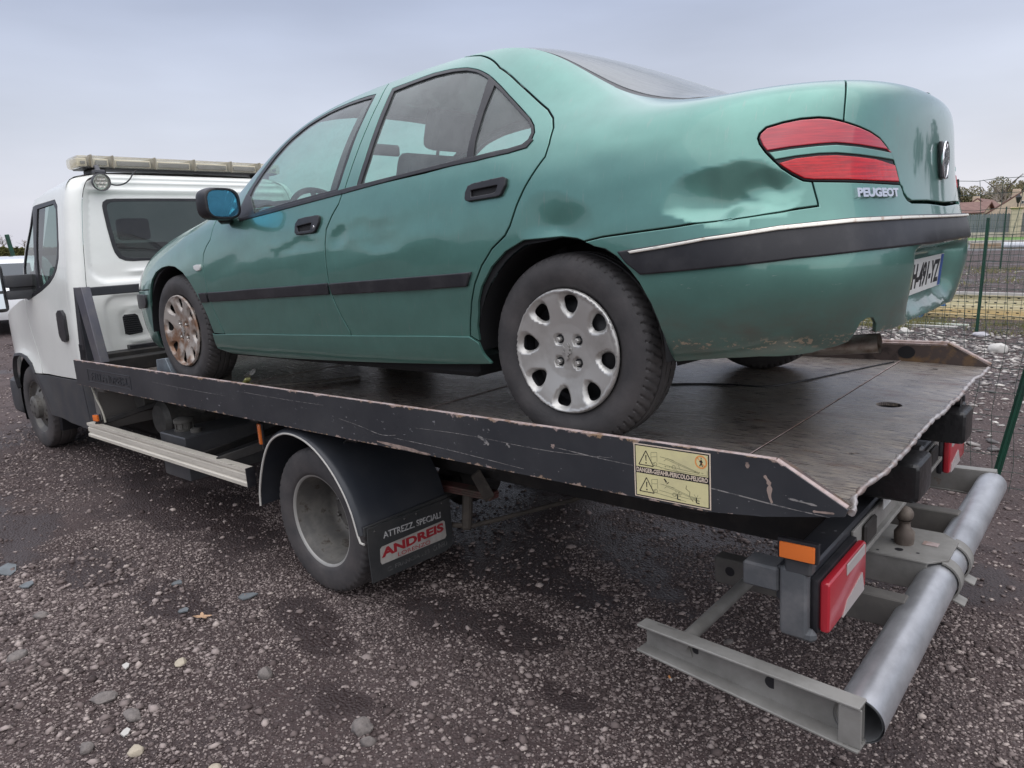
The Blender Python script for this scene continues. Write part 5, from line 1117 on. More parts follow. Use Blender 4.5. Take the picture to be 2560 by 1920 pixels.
# corner, back wall (with the rear window opening) as one shell; symmetric halves meet at the centre line
YC=float(CS(np.array(-.3),np.array(.5),False)[1]);LQ=.09*math.pi/2
def ucen(z): return -(float(cabW2(z))-.09+LQ)
zz=np.linspace(-.07,1.345,24)
cen=[(ucen(z),z) for z in zz]
corner=[(.0,-.07),(.0,.237),(.015,.37),(.043,.49),(.042,.64),(.030,.82),(.035,1.0),(.05,1.27),(.09,1.285),(.08,1.30)]
win=[(-.283,1.138),(-.294,1.166),(-.325,1.182),(-.44,1.187),(-.70,1.190),(-.93,1.190),(-.99,1.180),(-.99,.75)]
def cen_u(z,y): return -(float(cabW2(z))-.09+LQ)+y
# window, symmetric about the centre: build with y instead of u
def CB(y,z):
    y=np.asarray(y,float);z=np.asarray(z,float);u=-(cabW2(z)-.09+LQ-np.abs(y));P=CS(u,z);P[...,1]=y;return P
wy=[(.690,1.10),(.690,1.135),(.682,1.162),(.655,1.180),(.60,1.186),(.3,1.190)];wy2=[(.3,.742),(.55,.744),(.60,.750),(.640,.770),(.662,.81),(.672,.86),(.684,.98)]
wl_=wy+[(0,1.191)]+[(-a,b) for a,b in wy[::-1]]+[(-a,b) for a,b in wy2[::-1]]+[(0,.742)]+wy2
ylim=lambda z:float(cabW2(z))-.092
zs=np.linspace(-.07,1.362,24)
bo_=[(ylim(z),z) for z in zs]+[(-ylim(z),z) for z in zs[::-1]]
pbk=patch(CB,bo_,[wl_],h=.018,hb=.02,gap=0,ret=0,bev=0,e=(.003,.003),flip=-1)
co=corner+[(-LQ+.002-(0),z) for z in zs[::-1]]
pco=cpa(co,h=.03,hb=.02,gap=0.0,ret=.01,bev=0)
cabs=join([pbk,pco,flipY(pco)])
cabo=pobj('cab_shell',cabs,wht,trk)
# wheel housing of the cab
for sg in(1,-1):
    q=MB();q.lathe([(sg*.965,.445),(sg*.95,.465),(sg*.50,.465),(sg*.50,.20)],(5.49,0,gz(5.49,.95)+.346),seg=30,a0=-.35,a1=math.pi+.35);q.build('wheel_housing',M['ink'],trk)
# roof
rfm=MB();NX=18;V=[]
RP=[(.889,1.248),(.884,1.270),(.872,1.296),(.850,1.322),(.812,1.344),(.74,1.362),(.60,1.372),(.30,1.381)]
RP=RP+[(0,1.384)]+[(-y,z) for y,z in RP[::-1]];NY=len(RP)
for i in range(NX+1):
    a=i/NX
    for y,z in RP:
        x0=XB+float(backlean(min(z,1.37)))-.006+.09-math.sqrt(max(0,.0081-min(.089,max(0,abs(y)-(float(cabW2(z))-.09)))**2));x=x0+a*(5.035-x0)+(.06*(1-(y/.9)**2) if a==1 else 0)
        V.append((x,y*(1-.03*a),z-.040*a*min(1,(z-1.248)/.06)-(.055*max(0,(a-.84)/.16)**1.5)*min(1,(z-1.248)/.05)))
rfm.add(V,[(i*NY+j,(i+1)*NY+j,(i+1)*NY+j+1,i*NY+j+1) for i in range(NX) for j in range(NY-1)])
rfm.build('cab_roof',wht,trk,ang=60)
# front wing, bonnet, nose
def fwing(x0): pass
wingp=[(.805,-.072)]+[(.863,.10),(.953,.30),(.988,.48),(1.0,.515),(1.15,.49),(1.40,.43),(1.62,.38),(1.80,.31),(1.88,.20),(1.90,.0),(1.90,-.26)]+arch[:-1][:11]+[(.90,-.072)]
wingp=[(.805,-.074),(.863,.10),(.953,.30),(.988,.48),(1.0,.515),(1.15,.49),(1.40,.43),(1.62,.37),(1.80,.29),(1.88,.18),(1.92,.0),(1.93,-.26),(1.62,-.26),(1.60,-.16),(1.56,-.075),(1.49,.0),(1.38,.040),(1.22,.052),(1.10,.035),(1.0,-.01),(.93,-.074)]
pw_=cpa(wingp,h=.04,hb=.025);pobj('cab_wing',pw_,wht,trk);pobj('cab_wing',flipY(pw_),wht,trk)
low_=[(0.0,-.078),(.45,-.080),(.925,-.080),(.90,-.16),(.875,-.25),(.83,-.33),(.72,-.395),(.438,-.432),(.0,-.448)]
plw=cpa(low_,h=.04,hb=.025,off=.004);pobj('cab_skirt',plw,M['cab_dark'],trk);pobj('cab_skirt',flipY(plw),M['cab_dark'],trk)
low2=[(-.003,-.078),(-.003,-.448),(-.13,-.452),(-.13,-.078)];p2_=cpa(low2,h=.04,hb=.025,off=.003);pobj('cab_skirt_corner',p2_,M['cab_dark'],trk);pobj('cab_skirt_corner',flipY(p2_),M['cab_dark'],trk)
ac=[(1.64,-.26),(1.63,-.15),(1.585,-.06),(1.505,.02),(1.39,.062),(1.22,.075),(1.08,.056),(.97,.005),(.90,-.078),(.93,-.078),(1.0,-.01),(1.10,.035),(1.22,.052),(1.38,.040),(1.49,.0),(1.56,-.075),(1.60,-.16),(1.62,-.26)]
pa_=patch(CS,ac,[],h=.03,hb=.02,gap=0,off=.012,ret=.03,bev=.003,e=EC,flip=-1);pobj('arch_trim',pa_,M['cab_dark'],trk);pobj('arch_trim',flipY(pa_),M['cab_dark'],trk)
nose=MB();prof=[(5.25,.515,.93),(5.6,.50,.90),(5.95,.43,.84),(6.14,.30,.78),(6.20,.10,.77),(6.22,-.25,.77)];V=[]
for x,z,w in prof:
    for j in range(13): b=(j/12*2-1);V.append((x+.10*(1-b*b),b*w*1.0,z+.05*(1-abs(b)**2.5)))
nose.add(V,[(i*13+j,(i+1)*13+j,(i+1)*13+j+1,i*13+j+1) for i in range(len(prof)-1) for j in range(12)]);nose.build('cab_bonnet',wht,trk,ang=60)
fbm=MB();fbm.box(6.02,6.30,-.96,.96,-.52,-.18,.08,seg=3);fbm.build('cab_bumper',M['cab_dark'],trk)
wsm=MB();V=[]
for i in range(9):
    a=i/8;
    for j in range(9): b=j/8*2-1;V.append((5.02+a*(5.32-5.02)+.12*(1-b*b)*a+.04*(1-b*b),b*(.76+.13*a),1.262+a*(.52-1.262)))
wsm.add(V,[(i*9+j,(i+1)*9+j,(i+1)*9+j+1,i*9+j+1) for i in range(8) for j in range(8)]);wsm.build('cab_windscreen',M['glass_cab'],trk,ang=80)
ap=MB()
for sg in(1,-1): ap.beam((4.93,sg*.845,1.245),(5.26,sg*.915,.50),.035,.07,.01,up=(1,0,.4))
ap.build_by('windscreen_pillar',M['cab_dark'],trk,lambda c:c[1]>0)
# cab windows
gi=[(.545,1.165),(.20,1.172),(.146,1.13),(.138,.98),(.140,.89),(.160,.81),(.206,.745),(.275,.69),(.372,.645),(.545,.60),(.60,.59),(.60,.80)]
qg=[(.655,.575),(.90,.525),(.925,.60),(.93,.75),(.86,.88),(.725,1.05),(.655,1.155)]
for side,par in((0,cdoor),(1,cdoorR)):
    f=(lambda p:p) if side==0 else flipY
    pobj('window_frame',f(patch(CS,W0,[gi,qg],h=.03,hb=.02,gap=0,off=.0015,ret=.012,bev=.002,e=EC,flip=-1)),M['black_plastic'],par)
    for g in(gi,qg): pobj('window_glass',f(patch(CS,g,[],h=.06,hb=.03,gap=-.003,off=-.006,ret=0,bev=0,e=EC,flip=-1)),M['glass_cab'],par)
    hd=[(.243,.403),(.205,.425),(.150,.428),(.110,.400),(.100,.36),(.100,.245),(.112,.215),(.150,.200),(.205,.205),(.238,.24)]
    pobj('door_handle',f(patch(CS,hd,[],h=.02,hb=.01,gap=0,off=.022,ret=.024,bev=.003,e=EC,flip=-1)),M['black_plastic'],par)
pobj('rear_window',patch(CB,wl_,[],h=.05,hb=.03,gap=.012,off=.0015,ret=0,bev=0,e=(.003,.003),flip=-1),M['glass_back'],cabo)
ring=[(a*.965,.966+(b-.966)*.925) for a,b in wl_]
pobj('window_seal',patch(CB,wl_,[ring],h=.03,hb=.02,gap=-.002,off=.004,ret=.006,bev=.002,e=(.003,.003),flip=-1),M['black_plastic'],cabo)
# ventilation grille
vy=[(.685,.345),(.672,.362),(.60,.362),(.583,.350),(.560,.240),(.568,.220),(.660,.212),(.684,.222)]
CBf=lambda y,z:CB(y,z)
vg=pobj('vent_grille',patch(CB,vy,[],h=.02,hb=.01,gap=0,off=.004,ret=.008,bev=.002,e=(.003,.003),flip=-1),M['ink'],cabo)
vs=MB()
for k in range(9):
    z=.226+k*.0155;y1=.684;y0=np.interp(z,[.22,.36],[.566,.592]);x=float(CB(np.array(.62),np.array(.28))[0])-.006
    vs.beam((x,y0,z),(x,y1,z),.010,.0055,.001)
vs.build('vent_slats',M['black_plastic'],vg)
# cab interior: dark seats and floor
ci=MB();ci.box(4.32,4.36,-.88,.88,-.2,.55,.01);ci.box(4.4,4.9,.15,.70,.2,.38,.05);ci.box(4.36,4.46,.17,.68,.35,.88,.04,seg=2);ci.box(4.36,4.46,.32,.54,.9,1.06,.03,seg=2);ci.box(4.4,4.9,-.75,.05,.2,.38,.05);ci.box(4.36,4.46,-.74,.04,.35,.86,.04,seg=2);ci.box(4.36,4.46,-.60,-.34,.9,1.06,.03,seg=2);ci.box(4.95,5.35,-.88,.88,.1,.58,.05);ci.box(4.3,6.0,-.85,.85,-.35,-.15,.02)
ci.build('cab_interior',M['dark'],trk)
hl_=MB();hl_.box(4.26,4.95,-.76,.76,1.262,1.275,.003);hl_.build('cab_headlining',mat('brown_headlining',(.10,.065,.06),.9),trk)
# cab mirror
def cmir(sg):
    m_=MB();R_=Matrix.Translation((5.16,sg*1.245,.615))@Matrix.Rotation(sg*-.15,4,'Z');m_.box(-.05,.06,-.115,.115,-.19,.17,.04,R_,seg=3);o=m_.build('door_mirror',M['cab_dark'],cdoor if sg>0 else cdoorR)
    a_=MB();a_.box(5.05,5.13,min(sg*.90,sg*1.15),max(sg*.90,sg*1.15),.605,.700,.02,seg=2);a_.box(5.06,5.12,min(sg*.90,sg*1.15),max(sg*.90,sg*1.15),.515,.585,.02,seg=2);a_.box(5.08,5.11,min(sg*.90,sg*1.12),max(sg*.90,sg*1.12),.55,.66,.01);a_.box(5.04,5.15,min(sg*.90,sg*.955),max(sg*.90,sg*.955),.52,.72,.01);a_.build('mirror_arm',M['cab_dark'],o)
    g_=MB();g_.box(-.054,-.048,-.09,.09,-.03,.15,.01,R_);g_.box(-.054,-.048,-.09,.09,-.165,-.05,.01,R_);g_.build('mirror_glass',mat('pale_mirror_glass',(.5,.56,.6),.03,1.0) if sg>0 else bpy.data.materials['pale_mirror_glass'],o)
cmir(1);cmir(-1)
# light bar
lb=MB();lb.box(4.27,4.47,-.76,.76,1.400,1.414,.004);lb.box(4.29,4.45,.60,.70,1.352,1.402,.008);lb.box(4.29,4.45,-.70,-.60,1.352,1.402,.008);lbo=lb.build('light_bar',M['lightbar'],trk)
ms=[(.795,.705),(.697,.560),(.553,.262),(.255,-.040),(-.047,-.345),(-.352,-.60),(-.607,-.70),(-.707,-.795)]
for k,(a,b) in enumerate(ms):
    m_=MB();b0=.030 if k in(0,7) else .012
    m_.box(4.255,4.485,b,a,1.405,1.488,b0,seg=3 if k in(0,7) else 2);o=m_.build('light_module',M['clear'],lbo)
    i_=MB();i_.box(4.30,4.44,b+.012,a-.012,1.412,1.470,.004)
    i_.build('led_tray',M['led'],o);i_=MB()
    for c_ in np.arange(b+.035,a-.03,.0165):
        if k not in(0,7) and abs((c_-(a+b)/2))<.02: continue
        i_.lathe([(-.0,.0085),(-.012,.0055),(-.012,.0001)],(4.302,float(c_),1.442),axis='x',seg=8)
    i_.box(4.292,4.2995,b+.03,a-.03,1.425,1.458,.001) if k not in(0,7) else i_.box(4.292,4.2995,b+.03,a-.03,1.43,1.45,.001);i_.V=[(x-.008 if x>4.289 and x<4.3021 else x,y,z) for x,y,z in i_.V];i_.build('led_row',M['led2'],o,smooth=False)
for y in(.701,.5565,.2585,-.0435,-.3485,-.6035):
    m_=MB();m_.box(4.250,4.49,y-.006,y+.006,1.403,1.492,.003);m_.build('module_divider',mat('smoky_divider',(.30,.27,.21),.4) if y==.701 else bpy.data.materials['smoky_divider'],lbo)
# work lamp
wl=MB();R_=Matrix.Translation((4.145,.70,1.292))@Matrix.Rotation(math.radians(-8),4,'Y')
V0=len(wl.V);wl.lathe([(.045,.001),(.045,.045),(.030,.058),(-.004,.061),(-.006,.058),(-.002,.054)],(0,0,0),axis='x',seg=36)
wl.V=[tuple(R_@Vector(v)) for v in wl.V];wl.box(4.14,4.20,.665,.735,1.352,1.375,.004);wl.beam((4.16,.70,1.35),(4.20,.70,1.41),.03,.02,.003);wlo=wl.build('work_lamp',mat('grey_lamp_housing',(.10,.10,.11),.5,.4),trk)
wg_=MB();wg_.lathe([(-.004,.054),(-.006,.03),(-.007,.0001)],(0,0,0),axis='x',seg=30);wg_.V=[tuple(R_@Vector(v)) for v in wg_.V];wg_.build('lamp_lens',M['clear'],wlo)
wi=MB()
for yy,zz_ in((0,.0),(.026,.0),(-.026,0),(.013,.024),(-.013,.024),(.013,-.024),(-.013,-.024)): wi.lathe([(.004,.014),(.014,.004),(.014,.0001)],(0,yy,zz_),axis='x',seg=12)
wi.lathe([(.016,.055),(.016,.001)],(0,0,0),axis='x',seg=24);wi.V=[tuple(R_@Vector(v)) for v in wi.V];wi.build('lamp_reflector',M['silver'],wlo)
wc_=MB();wc_.tube(smooth_poly([(4.17,.645,1.285),(4.15,.60,1.27),(4.15,.54,1.285),(4.17,.49,1.325),(4.20,.45,1.375),(4.26,.40,1.395)],2),.005,8);wc_.build('lamp_cable',M['ink'],wlo)
# tail: beam, lamps, buffers, tow bar
bm=MB();bm.box(-.775,-.69,-.97,.97,-.335,-.235,.006);bmo=bm.build('rear_beam',M['black_metal'],trk)
b2=MB();b2.box(-.80,-.772,-.60,.60,-.345,-.330,.002);b2.box(-.785,-.776,-.60,.60,-.33,-.25,.002);b2.build('bare_metal_ledge',M['galv_dull'],bmo)
b3=MB()
for sg in(1,-1):
    b3.box(-.70,-.52,min(sg*.37,sg*.44),max(sg*.37,sg*.44),-.40,-.235,.004);b3.box(-.80,-.786,min(sg*.40,sg*.52),max(sg*.40,sg*.52),-.325,-.255,.01)
b3.build_by('beam_support',M['frame'],bmo,lambda c:c[1]>0)
wp=MB();wp.box(-.802,-.798,.245,.335,-.262,-.225,.001);wp.build('beam_sticker',M['white_plate'],bmo)
for sg in(1,-1):
    ya,yb=sorted((sg*.952,sg*.615))
    l_=MB();l_.box(-.800,-.775,ya-.006,yb+.006,-.414,-.256,.012,seg=2);lo=l_.build('tail_lamp',M['black_plastic'],trk);lo['label']='near tail lamp' if sg>0 else 'far tail lamp'
    l2=MB();l2.box(-.826,-.799,ya,yb,-.408,-.262,.014,seg=3);l2.build('lamp_lens',M['tail'],lo)
    l3=MB();m1=sg*.81;m2=sg*.64
    l3.box(-.8285,-.825,min(m1,m2),max(m1,m2),-.296,-.263,.002);l3.prism([(min(m1+sg*.03,m2),-.407),(max(m1+sg*.03,m2),-.407),(max(m1,m2)-.01,-.372),(min(m1,m2)+.02,-.345)],-.8285,-.825,'x');l3.build('lens_band',M['tail_grey'],lo)
    g_=MB();g_.box(-.780,-.705,min(sg*.952,sg*.990),max(sg*.952,sg*.990),-.425,-.225,.018,seg=3);g_.box(-.80,-.74,min(sg*.955,sg*.986),max(sg*.955,sg*.986),-.432,-.395,.012);g_.box(-.70,-.6,min(sg*.90,sg*.98),max(sg*.90,sg*.98),-.31,-.24,.006);g_.build('lamp_bracket',mat('grey_rubber_bracket',(.085,.09,.097),.6,var=((.14,.14,.145),9,.45,.65)) if sg>0 else bpy.data.materials['grey_rubber_bracket'],lo)
    a_=MB();ya2,yb2=sorted((sg*.998,sg*1.010));a_.box(-.812,-.706,min(sg*.985,sg*1.004),max(sg*.985,sg*1.004),-.196,-.138,.006,seg=2);ao=a_.build('marker_housing',M['black_plastic'],lo)
    a2=MB();a2.box(-.805,-.714,min(sg*1.003,sg*1.011),max(sg*1.003,sg*1.011),-.190,-.146,.003,seg=2);a2.build('amber_lens',M['amber'],ao)
    a3=MB();a3.box(-.79,-.72,min(sg*.95,sg*.99),max(sg*.95,sg*.99),-.24,-.18,.006);a3.build('marker_bracket',M['cab_dark'],ao)
bf_=MB()
blk=lambda y0,y1:(bf_.box(-.918,-.66,y0,y1,-.200,-.072,.022,seg=3),bf_.box(-.885,-.66,y0-.05,y0,-.17,-.07,.008))
blk(.235,.420);blk(-.50,-.335)
bf_.tube([(-.88,-.46,-.06),(-.85,-.46,-.06)],.02,12)
bf_.build_by('rubber_buffer',mat('shiny_black_rubber',(.012,.012,.013),.32,bump=(35,.5,.006)),trk,lambda c:c[1]>0)
tb_=MB();tb_.lathe([(-.50,.030),(-.47,.034),(-.445,.034),(-.425,.020),(-.410,.018),(-.400,.024)],(-.80,.03,0),axis='z',seg=20)
R_=.029;tb_.lathe([(-.378+R_*math.sin(a),R_*math.cos(a)+1e-4) for a in np.linspace(-1.2,math.pi/2,12)],(-.80,.03,0),axis='z',seg=20);tb_.build('tow_ball',mat('rusty_tow_ball',(.13,.105,.09),.65,.4,var=((.20,.17,.14),20,.45,.65)),trk)
# underrun frame
ZT=-.565;XT=-.927
ur=MB();n=48
ur.tube([(XT,1.04,ZT),(XT,0,ZT),(XT,-1.04,ZT)],.061,40,cap=False);ur.tube([(XT,-1.04,ZT),(XT,0,ZT),(XT,1.04,ZT)],.056,40,cap=False)
uro=ur.build('underrun_tube',M['galv'],trk,ang=60)
for sg in(1,-1):
    ib=MB();yw=sg*1.048
    zb=lambda x:0
    ib.beam((-.943,sg*1.062,-.504),(-.293,sg*1.020,-.504),.052,.008,.002)
    ib.beam((-.943,sg*1.060,-.622),(-.288,sg*1.012,-.590),.062,.008,.002)
    wv=[(x,sg*(1.0+o-.0)+sg*dy,z) for o in(.034,.040) for x,dy,z in((-.94,0,-.618),(-.94,0,-.506),(-.297,-.042,-.506),(-.297,-.042,-.588))]
    ib.add(wv,[(0,1,2,3),(7,6,5,4),(0,4,5,1),(1,5,6,2),(2,6,7,3),(3,7,4,0)])
    ib.box(-.945,-.890,min(sg*1.075,sg*1.081),max(sg*1.075,sg*1.081),-.617,-.509,.002)
    ibo=ib.build('channel_beam',M['galv_dull'],uro)
    hh=MB()
    for hx,r,hz in((-.70,.018,-.555),(-.47,.012,-.545)): hh.lathe([(sg*(1.0405+(hx+.94)*-.0653),.0001),(sg*(1.0405+(hx+.94)*-.0653),r)],(hx,0,hz),seg=20)
    hh.build_by('beam_hole',M['ink'],ibo,lambda c:c[0]>-.6,smooth=False)
    pp=MB();pl_=[(-.345,-.50),(-.345,-.52),(-.36,-.545),(-.40,-.565),(-.44,-.575),(-.458,-.57),(-.45,-.54),(-.43,-.515),(-.41,-.50)];pp.prism(pl_,min(sg*1.008,sg*1.013),max(sg*1.008,sg*1.013),'y')
    pp.build('pivot_plate',M['galv_dull'],ibo)
    am=MB();ya,yb=sorted((sg*.405,sg*.465))
    am.box(-.90,-.27,ya,yb,-.605,-.505,.004);am.build('carrier_arm',M['arm'],uro)
    ah=MB()
    for hx in(-.33,-.52,-.68): ah.lathe([(sg*.4655,.0001),(sg*.4655,.018)],(hx,0,-.55),seg=16)
    ah.build_by('arm_hole',M['ink'],uro,lambda c:int(c[0]*10),smooth=False)
    rb=MB();rb.tube([(-.435,sg*1.03,-.525),(-.435,sg*.45,-.525)],.021,16);rb.build('cross_bar',M['galv_dull'],uro)
hp=MB();hp.prism([(-.70,-.135),(-.70,.165),(-.90,.165),(-.955,.105),(-.955,-.075),(-.90,-.135)],-.497,-.489,'z',bev=.001)
for y0 in(.07,-.115):
    pts=[(XT+.066*math.cos(a),ZT+.066*math.sin(a)) for a in np.linspace(1.75,4.0,12)]
    V=[];F=[]
    for k,(x,z) in enumerate(pts): V+=[(x,y0,z),(x,y0+.06,z),(XT+(x-XT)*1.1,y0+.06,ZT+(z-ZT)*1.1),(XT+(x-XT)*1.1,y0,ZT+(z-ZT)*1.1)]
    for k in range(11):
        o=k*4
        for q in range(4): F.append((o+q,o+(q+1)%4,o+4+(q+1)%4,o+4+q))
    hp.add(V,F);hp.beam((XT-.040,y0+.03,ZT-.052),(XT-.085,y0+.03,ZT-.070),.06,.008,.002)
hp.box(-.90,-.70,-.13,-.10,-.60,-.49,.003);hp.box(-.90,-.70,.13,.16,-.60,-.49,.003)
hp.build('hitch_plate',M['galv_dull'],uro)
hk=MB()
for x,y,r in((-.80,.10,.014),(-.76,.02,.006),(-.86,.10,.006),(-.74,.14,.005)): hk.lathe([(-.4885,.0001),(-.4885,r)],(x,y,0),axis='z',seg=14)
hk.build('plate_hole',M['ink'],uro,smooth=False)
tg=MB();tg.box(-.905,-.855,-.02,.015,-.4885,-.486,.001);tg.build('maker_tag',M['rustedge'],uro)
# ---------------- loose gear on the deck
sp=empty('ratchet_strap',D2W@Matrix.Translation((2.4,.8,0)),'grey lashing strap over the front wheel with a zinc ratchet on the deck','strap')
M_=Matrix.Translation((-2.4,-.8,0))
def loc(mb): mb.V=[(x-2.4,y-.8,z) for x,y,z in mb.V];return mb
s_=MB()
s_.box(2.382-.0,2.386,.745,.845,.005,.30,.001,Matrix.Translation((2.62,.8,0))@Matrix.Rotation(-.25,4,'Y')@Matrix.Translation((-2.40,-.8,0)))
s_.beam((2.69,.785,.014),(2.26,.862,.010),.045,.003,.001)
loc(s_).build('webbing',M['strap'],sp)
s_=MB();s_.box(2.20,2.30,.825,.875,.006,.030,.006);s_.beam((2.30,.83,.02),(2.20,.86,.058),.035,.018,.006);loc(s_).build('ratchet_body',mat('yellow_zinc',(.42,.42,.18),.4,.6),sp)
s_=MB();s_.tube([(2.33,.785,.065),(2.20,.82,.095)],.011,12);s_.tube([(2.33,.80,.055),(2.20,.835,.085)],.011,12);loc(s_).build('ratchet_handle',M['zinc'],sp)
s_=MB();s_.tube([(2.745,.815,.034),(2.72,.80,.036),(2.655,.775,.030),(2.64,.76,.02)],.008,10);loc(s_).build('hook',M['zinc'],sp)
s_=MB();s_.tube(smooth_poly([(2.22,.845,.02),(2.17,.80,.012),(2.10,.74,.008),(2.0,.66,.008),(1.93,.50,.008),(1.86,.38,.008)],2) if 0 else [(2.22,.845,.02),(2.17,.79,.012),(2.10,.73,.008),(2.0,.63,.008),(1.93,.50,.008),(1.86,.38,.008)],.006,8);loc(s_).build('loose_end',M['strap'],sp)
ck=MB();ck.prism([(3.085,.002),(3.065,.135),(2.94,.150),(2.93,.140),(2.845,.015),(2.845,.002)],.70,.965,'y',bev=.003);cko=ck.build('wheel_chock',M['chock'],None);cko.matrix_world=D2W;tag(cko,'grey steel wedge chock in front of the rusty front wheel','wheel chock')
# ================= ground and background (world frame, ground z=0)
def ground_mat():
    m=bpy.data.materials.new('dark_gravel_ground');m.use_nodes=True;t=m.node_tree;b=t.nodes['Principled BSDF'];n=t.nodes.new;l=t.links.new
    tc=n('ShaderNodeTexCoord');P=tc.outputs['Object']
    def noise(sc,det=6,ro=.6,st=(1,1,1)):
        mp_=n('ShaderNodeMapping');mp_.inputs['Scale'].default_value=st;l(P,mp_.inputs[0]);z=n('ShaderNodeTexNoise');z.inputs['Scale'].default_value=sc;z.inputs['Detail'].default_value=det;z.inputs['Roughness'].default_value=ro;l(mp_.outputs[0],z.inputs['Vector']);return z.outputs['Fac']
    def rmp(x,lo,hi,a=0,b_=1):
        r=n('ShaderNodeMapRange');r.inputs['From Min'].default_value=lo;r.inputs['From Max'].default_value=hi;r.inputs['To Min'].default_value=a;r.inputs['To Max'].default_value=b_;l(x,r.inputs['Value']);return r.outputs[0]
    def mixc(f,a,b_):
        x=n('ShaderNodeMix');x.data_type='RGBA';l(f,x.inputs['Factor']) if not isinstance(f,float) else setattr(x.inputs['Factor'],'default_value',f)
        for k,v in(('A',a),('B',b_)):
            if isinstance(v,tuple): x.inputs[k].default_value=(*v,1)
            else: l(v,x.inputs[k])
        return x.outputs['Result']
    big=noise(.9,5,.6);mid=noise(5,5,.6);fine=noise(60,4,.7)
    vo=n('ShaderNodeTexVoronoi');vo.inputs['Scale'].default_value=85;l(P,vo.inputs['Vector'])
    vo2=n('ShaderNodeTexVoronoi');vo2.inputs['Scale'].default_value=38;l(P,vo2.inputs['Vector'])
    c=mixc(rmp(big,.38,.62),(.062,.042,.040),(.095,.070,.067))
    c=mixc(rmp(mid,.5,.68,0,.65),c,(.034,.024,.025))
    at=n('ShaderNodeAttribute');at.attribute_name='damp_shade';dpn=noise(.55,4,.55);mxd=n('ShaderNodeMath');mxd.operation='MAXIMUM';l(rmp(dpn,.53,.60),mxd.inputs[0]);l(at.outputs['Fac'],mxd.inputs[1]);dp=mxd.outputs[0];dmp=dp;c=mixc(dmp,c,(.046,.031,.030))
    stone=mixc(rmp(vo.outputs['Color'],.1,.9),(.045,.035,.036),(.20,.165,.158))
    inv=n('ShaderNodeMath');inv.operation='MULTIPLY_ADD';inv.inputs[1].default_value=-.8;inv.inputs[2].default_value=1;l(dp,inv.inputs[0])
    def ml(a_,b2):
        q_=n('ShaderNodeMath');q_.operation='MULTIPLY';l(a_,q_.inputs[0]);l(b2,q_.inputs[1]);return q_.outputs[0]
    c=mixc(ml(rmp(vo.outputs['Distance'],.5,.15,0,.55),inv.outputs[0]),c,stone)
    st2=mixc(rmp(vo2.outputs['Color'],.15,.95),(.07,.056,.055),(.23,.195,.185))
    c=mixc(ml(rmp(vo2.outputs['Distance'],.30,.16,0,.6),inv.outputs[0]),c,st2)
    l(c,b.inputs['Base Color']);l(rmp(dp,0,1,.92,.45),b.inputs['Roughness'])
    b.inputs['Specular IOR Level'].default_value=.35
    h=n('ShaderNodeMath');h.operation='MULTIPLY_ADD';h.inputs[1].default_value=-.9;l(vo.outputs['Distance'],h.inputs[0]);l(fine,h.inputs[2])
    bp=n('ShaderNodeBump');bp.inputs['Strength'].default_value=.9;bp.inputs['Distance'].default_value=.010;l(h.outputs[0],bp.inputs['Height'])
    bp2=n('ShaderNodeBump');bp2.inputs['Strength'].default_value=.6;bp2.inputs['Distance'].default_value=.04;l(mid,bp2.inputs['Height']);l(bp.outputs[0],bp2.inputs['Normal']);l(bp2.outputs[0],b.inputs['Normal'])
    return m
GM=ground_mat()
DAMP_SHADE=[(2.45,1.62,.42,.20),(1.95,1.52,.34,.14),(1.30,1.22,.40,.13),(1.05,1.25,.28,.10),(.80,.80,.34,.20),(.48,.72,.30,.15),(.62,1.45,.16,.10),(.02,.95,.20,.10),(3.6,1.75,.9,.28),(.55,.30,.5,.2),(3.0,.9,1.2,.35),(1.6,-.2,1.6,.8),(-.8,-.9,.4,.25)]  # damp soil, plus darker colour under the truck standing in for contact shadow
def damp_shade(x,y):
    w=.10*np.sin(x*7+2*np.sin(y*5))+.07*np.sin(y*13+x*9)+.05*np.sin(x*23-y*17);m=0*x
    for cx,cy,rx,ry in DAMP_SHADE: m=np.maximum(m,1-np.sqrt(((x-cx)/rx)**2+((y-cy)/ry)**2)*.62+w*1.2-.38)
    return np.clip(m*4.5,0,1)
def gh(x,y):
    r=np.hypot(x-.3,y-.9);f=np.clip((r-0)/1,0,1)
    h=.010*np.sin(x*1.9+1.3*np.sin(y*1.1))*np.sin(y*1.7+.6)+.005*np.sin(x*5.3+2*np.sin(y*3.1))*np.sin(y*4.7)
    near=np.clip((y-1.2)/1.2,0,1)*np.clip((x+.2)/1.5,0,1)
    h=h+near*.012*np.sin(x*9+np.sin(y*7)*2)*np.sin(y*8.3)
    h=h+.07*np.exp(-(((x-1.62)/.30)**2+((y-2.17)/.16)**2))
    return h*np.clip(1-(np.hypot(x,y)-14)/6,0,1)
ax=np.concatenate([-np.geomspace(8,900,22)[::-1],np.linspace(-7.9,-1.6,80)[:-1],np.linspace(-1.6,5,300)[:-1],np.linspace(5,9.9,80),np.geomspace(10,900,24)]);ay=np.concatenate([-np.geomspace(14,900,24)[::-1],np.linspace(-13.9,-1.2,160)[:-1],np.linspace(-1.2,2.9,220)[:-1],np.linspace(2.9,5.9,40),np.geomspace(6,900,22)])
X_,Y_=np.meshgrid(ax,ay);Vg=np.stack([X_.ravel(),Y_.ravel(),gh(X_,Y_).ravel()],1);nx=len(ax);ny=len(ay)
i_=(np.arange(ny-1)[:,None]*nx+np.arange(nx-1)[None]).ravel();Fg=np.stack([i_,i_+1,i_+nx+1,i_+nx],1)
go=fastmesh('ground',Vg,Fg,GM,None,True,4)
da=go.data.attributes.new('damp_shade','FLOAT','POINT');da.data.foreach_set('value',damp_shade(Vg[:,0],Vg[:,1]).astype(np.float32));tag(go,'dark purple-brown gravel yard','ground',kind='structure')
